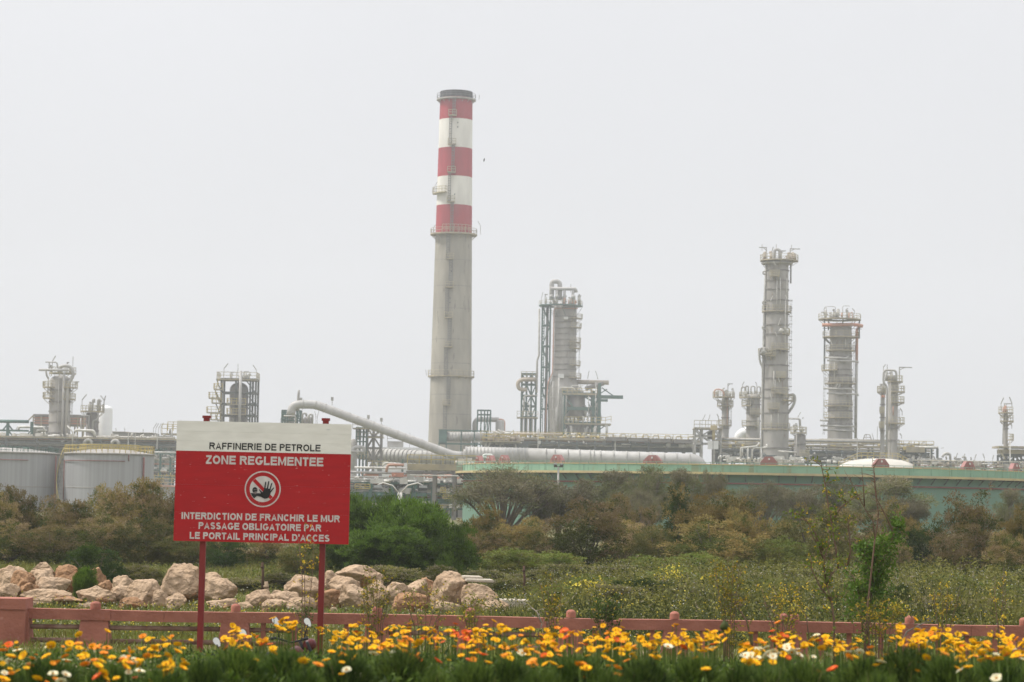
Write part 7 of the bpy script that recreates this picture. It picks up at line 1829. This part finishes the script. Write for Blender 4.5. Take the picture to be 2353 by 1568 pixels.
# ground cover
n = 15000
y = rng.uniform(13.2, 25.5, n); x = y * rng.uniform(-.24, .24, n)
zg = np.array([gz(q) for q in y]); left_low = np.clip((-x / y - .115) * 6, 0, .6)
far = np.clip(np.minimum(1.25 - .125 * (y - 17), .55 + .11 * (y - 13.2)), .22, 1.2)
h = far * (.32 + .11 * vnoise(x, y, 1.6, 4) - left_low * .42) * rng.uniform(.6, 1.1, n)
P = np.stack([x, y, zg - .02], 1); D = unit(np.stack([rng.normal(0, .9, n), rng.normal(0, .9, n), np.ones(n)], 1))
v, q, tr = blades(P, D, h, .016 * rng.uniform(.6, 1.6, n), .4)
pick = np.clip((vnoise(x, y, 1.3, 2) * 1.2 + .9 + rng.normal(0, .4, n)).astype(int), 0, 1); pick[rng.random(n) < .035] = 2
o = bpy.data.objects.new('bed_foliage', npmesh('bed_foliage', v, q, tr, ['bed_dark', 'bed_green', 'bed_straw'], np.concatenate([pick, pick]))); COL.objects.link(o); o['kind'] = 'stuff'
n = 42000
y = rng.uniform(13.5, 26, n); x = y * rng.uniform(-.24, .24, n); zg = np.array([gz(q) for q in y])
P = np.stack([x, y, zg + rng.uniform(.04, .38, n) * np.clip(1.25 - .125 * (y - 17), .22, 1.2) * (1 - np.clip((-x / y - .115) * 8, 0, .7))], 1); D = unit(rng.normal(size=(n, 3)) + np.array([0, 0, .4]))
v, q = leaves(P, D, .065 * rng.uniform(.5, 1.5, n), .020)
pick = (rng.random(n) < .6).astype(int)
o = bpy.data.objects.new('bed_leaves', npmesh('bed_leaves', v, q, None, ['bed_dark', 'bed_green'], pick)); COL.objects.link(o); o['kind'] = 'stuff'
# mounded plants with fine feathery leaves
def mound_mesh(seed, n=13000):
    r2 = np.random.default_rng(seed)
    a = r2.uniform(0, 2 * PI, n); el = np.arcsin(r2.random(n) ** .8); rr = r2.uniform(.35, 1.0, n) ** .7
    base = np.stack([np.cos(a) * np.cos(el) * rr * .5, np.sin(a) * np.cos(el) * rr * .5, np.sin(el) * rr * .8], 1)
    D = unit(np.stack([np.cos(a) * np.cos(el), np.sin(a) * np.cos(el), np.sin(el) * 1.3 + .35], 1) + r2.normal(0, .5, (n, 3)))
    v, q, t = blades(base, D, r2.uniform(.07, .19, n), .010 * r2.uniform(.7, 1.5, n), .25)
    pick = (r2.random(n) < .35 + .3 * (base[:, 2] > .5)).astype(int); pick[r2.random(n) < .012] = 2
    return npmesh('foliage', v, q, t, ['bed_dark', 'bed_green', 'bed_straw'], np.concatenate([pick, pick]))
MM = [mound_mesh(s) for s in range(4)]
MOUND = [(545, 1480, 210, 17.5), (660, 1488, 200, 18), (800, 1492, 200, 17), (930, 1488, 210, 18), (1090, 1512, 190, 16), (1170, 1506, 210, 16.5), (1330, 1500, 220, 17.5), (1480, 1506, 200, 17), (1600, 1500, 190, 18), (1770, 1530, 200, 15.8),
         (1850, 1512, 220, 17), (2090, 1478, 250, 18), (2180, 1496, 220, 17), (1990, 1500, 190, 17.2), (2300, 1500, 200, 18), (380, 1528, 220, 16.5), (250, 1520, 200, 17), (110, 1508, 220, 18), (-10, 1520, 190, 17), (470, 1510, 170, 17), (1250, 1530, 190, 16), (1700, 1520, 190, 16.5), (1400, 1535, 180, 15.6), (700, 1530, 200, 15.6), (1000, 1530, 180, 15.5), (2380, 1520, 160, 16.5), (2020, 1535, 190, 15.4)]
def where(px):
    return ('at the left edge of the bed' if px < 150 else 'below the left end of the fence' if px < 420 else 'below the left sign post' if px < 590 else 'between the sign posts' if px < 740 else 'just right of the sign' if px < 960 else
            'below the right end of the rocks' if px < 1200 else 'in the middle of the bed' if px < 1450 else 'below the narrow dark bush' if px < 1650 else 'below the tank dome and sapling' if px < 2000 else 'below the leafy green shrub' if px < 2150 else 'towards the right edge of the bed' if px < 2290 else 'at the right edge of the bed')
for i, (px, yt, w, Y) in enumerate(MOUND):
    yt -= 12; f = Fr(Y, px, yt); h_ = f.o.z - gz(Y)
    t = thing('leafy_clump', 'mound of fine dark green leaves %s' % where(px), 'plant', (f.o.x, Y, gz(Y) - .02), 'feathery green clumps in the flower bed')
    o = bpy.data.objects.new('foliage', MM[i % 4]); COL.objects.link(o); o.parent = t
    t.scale = (w * f.m / 1.1, w * f.m / 1.25, max(.25, h_) / .92); t.rotation_euler = (0, 0, random.uniform(0, 6.28))
# flowers
def flower_meshes(col, s):
    r_ = random.Random(s); npet = r_.randint(11, 15); v, q = [], []
    cup = r_.uniform(.15, .45)
    for lay in range(2):
        for i in range(npet):
            a = 2 * PI * (i + .5 * lay) / npet + r_.uniform(-.08, .08); ln = r_.uniform(.85, 1.05) * (1 - .22 * lay); w = .2; zc = cup + .12 * lay
            d = Vector((math.cos(a), math.sin(a), 0)); u = Vector((-math.sin(a), math.cos(a), 0)); b = len(v)
            v += [d * .12 - u * .05, d * .12 + u * .05, d * ln * .6 + u * w + Vector((0, 0, zc * .5)), d * ln * .92 + u * w * .65 + Vector((0, 0, zc * .75)), d * ln + Vector((0, 0, zc * .8)), d * ln * .92 - u * w * .65 + Vector((0, 0, zc * .75)), d * ln * .6 - u * w + Vector((0, 0, zc * .5))]
            q.append(tuple(range(b, b + 7)))
    me = bpy.data.meshes.new('petals'); me.from_pydata([tuple(p) for p in v], [], q); me.materials.append(MATS['petal_' + col])
    mb = MB(); mb.lathe((0, 0, 0), [(.01, -.1), (.2, -.08), (.27, .06), (.24, .16), (.12, .24), (.01, .26)], 12)
    e = mb.build('eye', 'flower_eye'); ed = e.data; bpy.data.objects.remove(e)
    return me, ed
FM = {c_: [flower_meshes(c_, s * 10 + len(c_)) for s in range(4)] for c_ in ('yellow', 'orange', 'red', 'white')}
stem_mb = MB(); stem_mb.tube([(0, 0, 0), (.02, .01, .5), (0, 0, 1)], [.0045, .004, .0035], 6); so = stem_mb.build('stem', 'bed_green'); STEM = so.data; bpy.data.objects.remove(so)
CN = {'yellow': 'golden yellow', 'orange': 'bright orange', 'red': 'red orange', 'white': 'cream white'}
def flower(px, py, Y, col, size, lab=None):
    p = at(px, py, Y); g0 = gz(Y)
    if p.z < g0 + .12: return
    t = thing('flower', '%s daisy like flower %s' % (CN[col], where(px)), 'flower', (p.x, p.y, g0), '%s flowers in the bed' % CN[col])
    s = bpy.data.objects.new('stem', STEM); COL.objects.link(s); s.parent = t; s.scale = (1, 1, p.z - g0)
    pm, em = random.choice(FM[col]); hx, hy = random.gauss(0, .35), random.gauss(0, .35)
    if random.random() < .6: hx += .35
    for nm, me in (('petals', pm), ('eye', em)):
        o = bpy.data.objects.new(nm, me); COL.objects.link(o); o.parent = t; o.location = (0, 0, p.z - g0); o.scale = (size,) * 3; o.rotation_euler = (hx, hy, random.uniform(0, 6.28))
def pickcol(w):
    r_ = random.random(); 
    for c_, k in zip(('yellow', 'orange', 'red', 'white'), w):
        r_ -= k
        if r_ < 0: return c_
    return 'yellow'
_pc = pickcol
def pickcol(w):
    c_ = _pc(w)
    return 'yellow' if c_ == 'orange' and random.random() < .3 else c_
NF = 0
# clusters of blossoms: x, y, spread x, spread y, how many, share of yellow, orange, red, white
CL = [(535, 1448, 18, 8, 5, (1, 0, 0, 0)), (655, 1432, 24, 9, 10, (.95, .05, 0, 0)), (735, 1438, 9, 5, 2, (1, 0, 0, 0)), (560, 1468, 40, 9, 11, (.8, .2, 0, 0)), (600, 1470, 26, 8, 5, (.4, .3, .3, 0)), (825, 1430, 18, 4, 4, (1, 0, 0, 0)), (790, 1462, 32, 12, 15, (.92, .06, .02, 0)), (845, 1456, 30, 9, 10, (.7, .1, .2, 0)),
      (900, 1434, 8, 4, 2, (1, 0, 0, 0)), (925, 1445, 22, 8, 7, (.9, .1, 0, 0)), (910, 1472, 40, 10, 15, (.6, .35, .05, 0)), (985, 1458, 40, 12, 13, (.7, .25, .05, 0)), (1042, 1456, 30, 10, 9, (.35, .35, .3, 0)), (1100, 1446, 12, 9, 5, (.95, .05, 0, 0)), (1140, 1440, 20, 9, 6, (1, 0, 0, 0)), (1090, 1478, 40, 12, 14, (.45, .42, .13, 0)), (1180, 1478, 46, 12, 13, (.6, .4, 0, 0)),
      (1215, 1437, 10, 4, 2, (1, 0, 0, 0)), (1255, 1452, 28, 8, 6, (.95, .05, 0, 0)), (1270, 1476, 46, 12, 16, (.6, .33, .07, 0)), (1315, 1450, 20, 7, 6, (.3, .2, .5, 0)), (1380, 1458, 36, 12, 13, (.85, .1, .05, 0)), (1420, 1447, 16, 7, 5, (.7, .1, .2, 0)), (1420, 1478, 46, 12, 17, (.75, .2, .05, 0)), (1490, 1470, 36, 13, 15, (.9, .08, .02, 0)), (1545, 1462, 26, 12, 13, (1, 0, 0, 0)), (1600, 1468, 30, 11, 10, (.9, .06, .04, 0)),
      (1640, 1462, 24, 10, 8, (.7, .25, .05, 0)), (1625, 1447, 8, 4, 2, (1, 0, 0, 0)), (1725, 1480, 20, 12, 11, (.95, .05, 0, 0)), (1780, 1455, 26, 8, 6, (.4, .05, .55, 0)), (1800, 1468, 36, 9, 10, (.85, .1, .05, 0)), (1790, 1492, 50, 10, 16, (.15, .03, .05, .77)), (1740, 1500, 30, 7, 6, (.6, .1, 0, .3)), (1890, 1466, 46, 8, 14, (.8, .08, .06, .06)), (1930, 1478, 40, 9, 10, (.75, .1, .1, .05)),
      (2060, 1440, 22, 8, 6, (1, 0, 0, 0)), (2110, 1465, 40, 9, 15, (.9, .1, 0, 0)), (2165, 1448, 20, 8, 7, (1, 0, 0, 0)), (2205, 1472, 34, 11, 16, (.97, .03, 0, 0)), (2190, 1492, 40, 9, 8, (.8, .2, 0, 0)), (2260, 1480, 36, 12, 12, (.7, .25, .05, 0)), (2320, 1470, 30, 10, 9, (.85, .12, .03, 0)), (2290, 1498, 40, 8, 10, (.4, .5, 0, .1)), (2300, 1448, 8, 4, 2, (1, 0, 0, 0)), (2345, 1502, 16, 8, 5, (.9, 0, 0, .1)),
      (390, 1468, 40, 9, 8, (.95, .05, 0, 0)), (300, 1503, 40, 9, 8, (.15, .75, 0, .1)), (400, 1520, 24, 8, 5, (.95, .05, 0, 0)), (345, 1485, 40, 10, 7, (.85, .1, 0, .05)), (90, 1500, 60, 14, 9, (.4, .45, .05, .1)), (210, 1500, 50, 14, 9, (.35, .5, .05, .1)), (60, 1545, 50, 10, 5, (.6, .3, 0, .1)), (300, 1545, 80, 12, 6, (.5, .3, .05, .15)), (760, 1510, 90, 12, 7, (.6, .3, .05, .05)), (1330, 1512, 120, 12, 9, (.6, .3, .08, .02)), (2100, 1518, 120, 12, 8, (.5, .3, .1, .1))]
single = [(117, 1485, 'yellow'), (160, 1480, 'yellow'), (182, 1460, 'yellow'), (107, 1511, 'yellow'), (152, 1518, 'white'), (75, 1533, 'orange'), (17, 1545, 'yellow'), (8, 1562, 'yellow'), (122, 1549, 'white'), (140, 1566, 'white'), (40, 1496, 'white'), (225, 1488, 'orange'), (246, 1452, 'yellow'), (246, 1490, 'orange'), (320, 1543, 'white'), (180, 1480, 'orange'),
          (628, 1500, 'yellow'), (584, 1524, 'yellow'), (683, 1520, 'orange'), (815, 1534, 'orange'), (820, 1552, 'white'), (870, 1486, 'white'), (858, 1504, 'white'), (905, 1507, 'white'), (915, 1490, 'yellow'), (960, 1518, 'red'), (1005, 1520, 'red'), (930, 1500, 'orange'), (1122, 1525, 'yellow'), (1080, 1520, 'red'), (1110, 1506, 'red'), (1262, 1506, 'yellow'), (1200, 1502, 'white'), (1390, 1513, 'yellow'), (1500, 1510, 'yellow'), (1597, 1515, 'yellow'), (1617, 1540, 'yellow'), (1340, 1560, 'orange'), (1422, 1555, 'orange'), (1535, 1487, 'white'), (1637, 1492, 'white'), (1622, 1540, 'yellow'), (1685, 1545, 'white'), (1880, 1547, 'red'), (1915, 1540, 'red'), (1890, 1560, 'white'), (1950, 1512, 'orange'), (1975, 1500, 'white'), (1905, 1508, 'white'), (2290, 1560, 'white'), (2210, 1510, 'yellow'), (2000, 1505, 'yellow'), (1722, 1525, 'white'), (30, 1512, 'orange')]
rest = []
for i, (cx, cy, sx_, sy_, n_, w_) in enumerate(CL):
    for k in range(int(n_ * 2.1)):
        px, py = cx + random.gauss(0, sx_ * .7), cy + 8 + random.gauss(0, sy_ * 1.15)
        Y = max(16.5, min(25.0, 23.5 - (py - 1455) * .09 + random.uniform(-1.2, 1.2)))
        rest.append((px, py, Y, pickcol(w_), random.choice((.022, .026, .030, .034, .037, .040, .043)) * random.uniform(.9, 1.08)))
for px, py, c_ in single: rest.append((px, py, max(15.2, 21.5 - (py - 1480) * .06 + random.uniform(-.8, .8)), c_, random.uniform(.038, .050)))
rest.sort(key=lambda q: -q[4] / q[2])
budget = {'yellow': 290, 'orange': 290, 'red': 290, 'white': 290}; over = []
for i, q in enumerate(rest):
    if i < 295: flower(*q)
    else: over.append(q)
# the smallest remaining heads as one object
def merged(over):
    mb = MB(); cols = ['petal_yellow', 'petal_orange', 'petal_red', 'petal_white', 'bed_green', 'flower_eye']
    for px, py, Y, col, size in over:
        p = at(px, py, Y); g0 = gz(Y)
        if p.z < g0 + .12: continue
        pm, em = random.choice(FM[col]); M = Matrix.Translation(p) @ Matrix.Rotation(random.gauss(.2, .35), 4, 'X') @ Matrix.Rotation(random.gauss(0, .35), 4, 'Y') @ Matrix.Scale(size, 4)
        for me, mi in ((pm, cols.index('petal_' + col)), (em, 5)):
            mb.m = mi; mb.add([M @ v.co for v in me.vertices], [tuple(pl.vertices) for pl in me.polygons])
        mb.m = 4; mb.tube([(p.x, p.y, g0), p], [.0045, .0035], 5, False)
    o = mb.build('small_flowers', cols); o['kind'] = 'stuff'
if over: merged(over)
# spiky bunch of pale grass blades low in the middle right of the bed
n = 90; P = np.stack([rng.normal(0, .05, n), rng.normal(0, .05, n), np.zeros(n)], 1); D = unit(np.stack([rng.normal(0, .55, n), rng.normal(0, .55, n), np.ones(n)], 1))
v, q, tr = blades(P, D, rng.uniform(.35, .6, n), .016, .2); f = Fr(15.2, 1640, 1540)
o = bpy.data.objects.new('spiky_plant', npmesh('spiky_plant', v, q, tr, ['broom_leaf'])); COL.objects.link(o); o.location = (f.o.x, 15.2, gz(15.2) - .02)
tag(o, 'spiky tuft of pale green blades at the bottom of the flower bed', 'plant')
f = Fr(24.5, 1665, 1440); mb = MB(); mb.tube([(f.o.x, 24.5, gz(24.5)), (f.o.x, 24.5, f.z(1428))], [.006, .004], 6); t = thing('seed_head', 'single dark brown pointed seed head rising above the yellow flowers', 'plant', (f.o.x, 24.5, gz(24.5)))
mb.build('stem', 'stem_brown', t); mb = MB(); mb.lathe((f.o.x, 24.5, 0), [(.01, f.z(1452)), (.045, f.z(1446)), (.05, f.z(1440)), (.03, f.z(1432)), (.003, f.z(1424))], 10); mb.build('spike', 'deep_olive', t)

# ---------------------------------------------------------------- parked motorbikes half hidden by the flowers
def motorbike(label, px, Y, heading, m1, m2, bodym):
    """m1, m2: pixel positions of the two mirrors; the bike stands upright on its wheels below them."""
    f = Fr(Y, px, 1440); g0 = gz(Y)
    a, b = f.p(*m1), f.p(*m2); c_ = (a + b) / 2
    t = thing('motorbike', label, 'motorbike', (c_.x, Y, g0), 'motorbikes parked behind the flower bed')
    fw = Vector((math.cos(heading), math.sin(heading), 0)); sd_ = Vector((-fw.y, fw.x, 0)); top = c_.z - .16
    o0 = Vector((c_.x, Y, 0)); hb = o0 + Vector((0, 0, top - .06))
    for s, mp in ((1, a), (-1, b)):
        mb = MB(); q = hb + sd_ * s * .28
        q = Vector((mp.x + .05 * s, Y, hb.z)) ; e = mp + Vector((0, 0, -.03)); mb.tube([q, q.lerp(e, .6), e], .008, 6); ar = mb.build('mirror_stalk', 'black_rubber', t)
        mb = MB(); n_ = 20; rot = Matrix.Rotation(-.62, 3, 'Y')
        ring = [rot @ Vector((.036 * math.cos(k * 2 * PI / n_) * (1.0 + .35 * math.sin(k * 2 * PI / n_)), 0, .062 * math.sin(k * 2 * PI / n_))) for k in range(n_)]
        vs = [mp + p_ * 1.12 + Vector((0, .035, 0)) for p_ in ring] + [mp + p_ * 1.12 + Vector((0, .0, 0)) for p_ in ring]; 
        mb.add(vs + [mp + Vector((0, .05, 0))], [(i, (i + 1) % n_, (i + 1) % n_ + n_, i + n_) for i in range(n_)] + [((i + 1) % n_, i, 2 * n_) for i in range(n_)])
        mb.build('mirror_shell', 'black_rubber', ar)
        mb = MB(); mb.add([mp + p_ * 1.05 + Vector((0, -.003, 0)) for p_ in ring], [tuple(range(n_))]); mb.build('mirror_glass', 'mirror_white', ar)
    mb = MB(); mb.tube([Vector((a.x, Y, hb.z + .0)), hb + Vector((0, 0, -.06)), Vector((b.x, Y, hb.z))], .014, 8); mb.build('handlebar', 'black_rubber', t)
    for s, q in ((-1, a), (1, b)):
        mb = MB(); mb.tube([Vector((q.x, Y, hb.z)), Vector((q.x, Y, hb.z)) + (-fw) * .1 + Vector((.0, 0, -.01))], .02, 8); mb.build('grip', 'black_rubber', t)
    wr = .27
    for d in (.55, -.62):
        cw = o0 + fw * d + Vector((0, 0, g0 + wr)); mb = MB()
        mb.tube([cw + (fw * math.cos(k * PI / 12) + Vector((0, 0, 1)) * math.sin(k * PI / 12)) * (wr - .045) for k in range(25)], .045, 8, False); wh = mb.build('wheel', 'black_rubber', t)
        mb = MB()
        for k in range(5): mb.beam(cw, cw + (fw * math.cos(k * 1.257) + Vector((0, 0, 1)) * math.sin(k * 1.257)) * (wr - .06), .03)
        mb.tube([cw - sd_ * .05, cw + sd_ * .05], .05, 10); mb.build('rim', 'chrome', wh)
    mb = MB(); cf = o0 + fw * .55 + Vector((0, 0, g0 + wr))
    for s in (-.07, .07): mb.tube([cf + sd_ * s, o0 + fw * .22 + sd_ * s + Vector((0, 0, hb.z - .05))], .02, 8)
    mb.build('fork', 'black_rubber', t)
    mb = MB(); zz = g0 + .62; 
    mb.tube([o0 + fw * .25 + Vector((0, 0, zz)), o0 + fw * .1 + Vector((0, 0, zz + .03)), o0 - fw * .12 + Vector((0, 0, zz))], [.06, .13, .08], 12); mb.build('fuel_tank', bodym, t)
    mb = MB(); mb.tube([o0 - fw * .1 + Vector((0, 0, zz)), o0 - fw * .4 + Vector((0, 0, zz - .02)), o0 - fw * .75 + Vector((0, 0, zz + .04))], [.06, .11, .07], 10); mb.build('seat', 'black_rubber', t)
    mb = MB(); mb.tube([o0 + fw * .2 + Vector((0, 0, zz - .05)), o0 + fw * .1 + Vector((0, 0, g0 + .3)), o0 - fw * .3 + Vector((0, 0, g0 + .3)), o0 - fw * .5 + Vector((0, 0, zz - .06))], .03, 8); mb.box(o0 - fw * .05 + Vector((0, 0, g0 + .36)), (.3, .22, .22)); mb.build('engine_frame', 'dark_steel', t)
    mb = MB(); hl = o0 + fw * .34 + Vector((0, 0, hb.z - .1)); mb.tube([hl - fw * .08, hl, hl + fw * .05], [.05, .085, .085], 14); hh_ = mb.build('headlight', bodym, t)
    mb = MB(); mb.tube([hl + fw * .051, hl + fw * .06], .07, 14); mb.build('lens', 'lamp_lens', hh_)
motorbike('dark motorbike with two upright white mirrors parked behind the flowers under the sign', 670, 33.0, R(48), (634, 1429), (707, 1430), 'maroon_paint')
motorbike('second motorbike left of the other one, a single white mirror showing above the flowers', 530, 31.5, R(52), (500, 1476), (560, 1456), 'black_rubber')

# ---------------------------------------------------------------- bird
f = Fr(190, 1112, 368); p = f.o; t = thing('bird', 'small dark bird flying to the right of the chimney', 'bird', p)
mb = MB(); mb.tube([p + Vector((0, 0, -.16)), p + Vector((.01, 0, -.05)), p + Vector((.02, 0, .05)), p + Vector((.03, 0, .11)), p + Vector((.05, 0, .15))], [.012, .04, .045, .03, .006], 10); mb.build('body', 'bird_dark', t)
for s in (-1, 1):
    mb = MB(); mb.add([p + Vector((.02, s * .03, .06)), p + Vector((-.02, s * .2, .0)), p + Vector((-.05, s * .34, -.1)), p + Vector((-.03, s * .2, -.07)), p + Vector((.01, s * .03, -.04))], [(0, 1, 2, 3, 4)])
    mb.add([p + Vector((.028, s * .03, .06)), p + Vector((-.012, s * .2, .0)), p + Vector((-.05, s * .34, -.1)), p + Vector((-.022, s * .2, -.07)), p + Vector((.018, s * .03, -.04))], [(4, 3, 2, 1, 0)]); mb.build('wing', 'bird_dark', t)

# ================================================================ HAZE
hm = bpy.data.materials.new('haze'); hm.use_nodes = True; nt = hm.node_tree; nt.nodes.clear()
vo = nt.nodes.new('ShaderNodeVolumePrincipled'); vo.inputs['Color'].default_value = (0.93, 0.955, 1.0, 1); vo.inputs['Density'].default_value = HAZE; vo.inputs['Anisotropy'].default_value = 0.3
ou = nt.nodes.new('ShaderNodeOutputMaterial'); nt.links.new(vo.outputs[0], ou.inputs['Volume'])
MATS['haze'] = hm
mb = MB(); mb.span(-720, 720, -60, 1520, -1.0, 142)
hz = mb.build('haze', 'haze'); hz['kind'] = 'stuff'
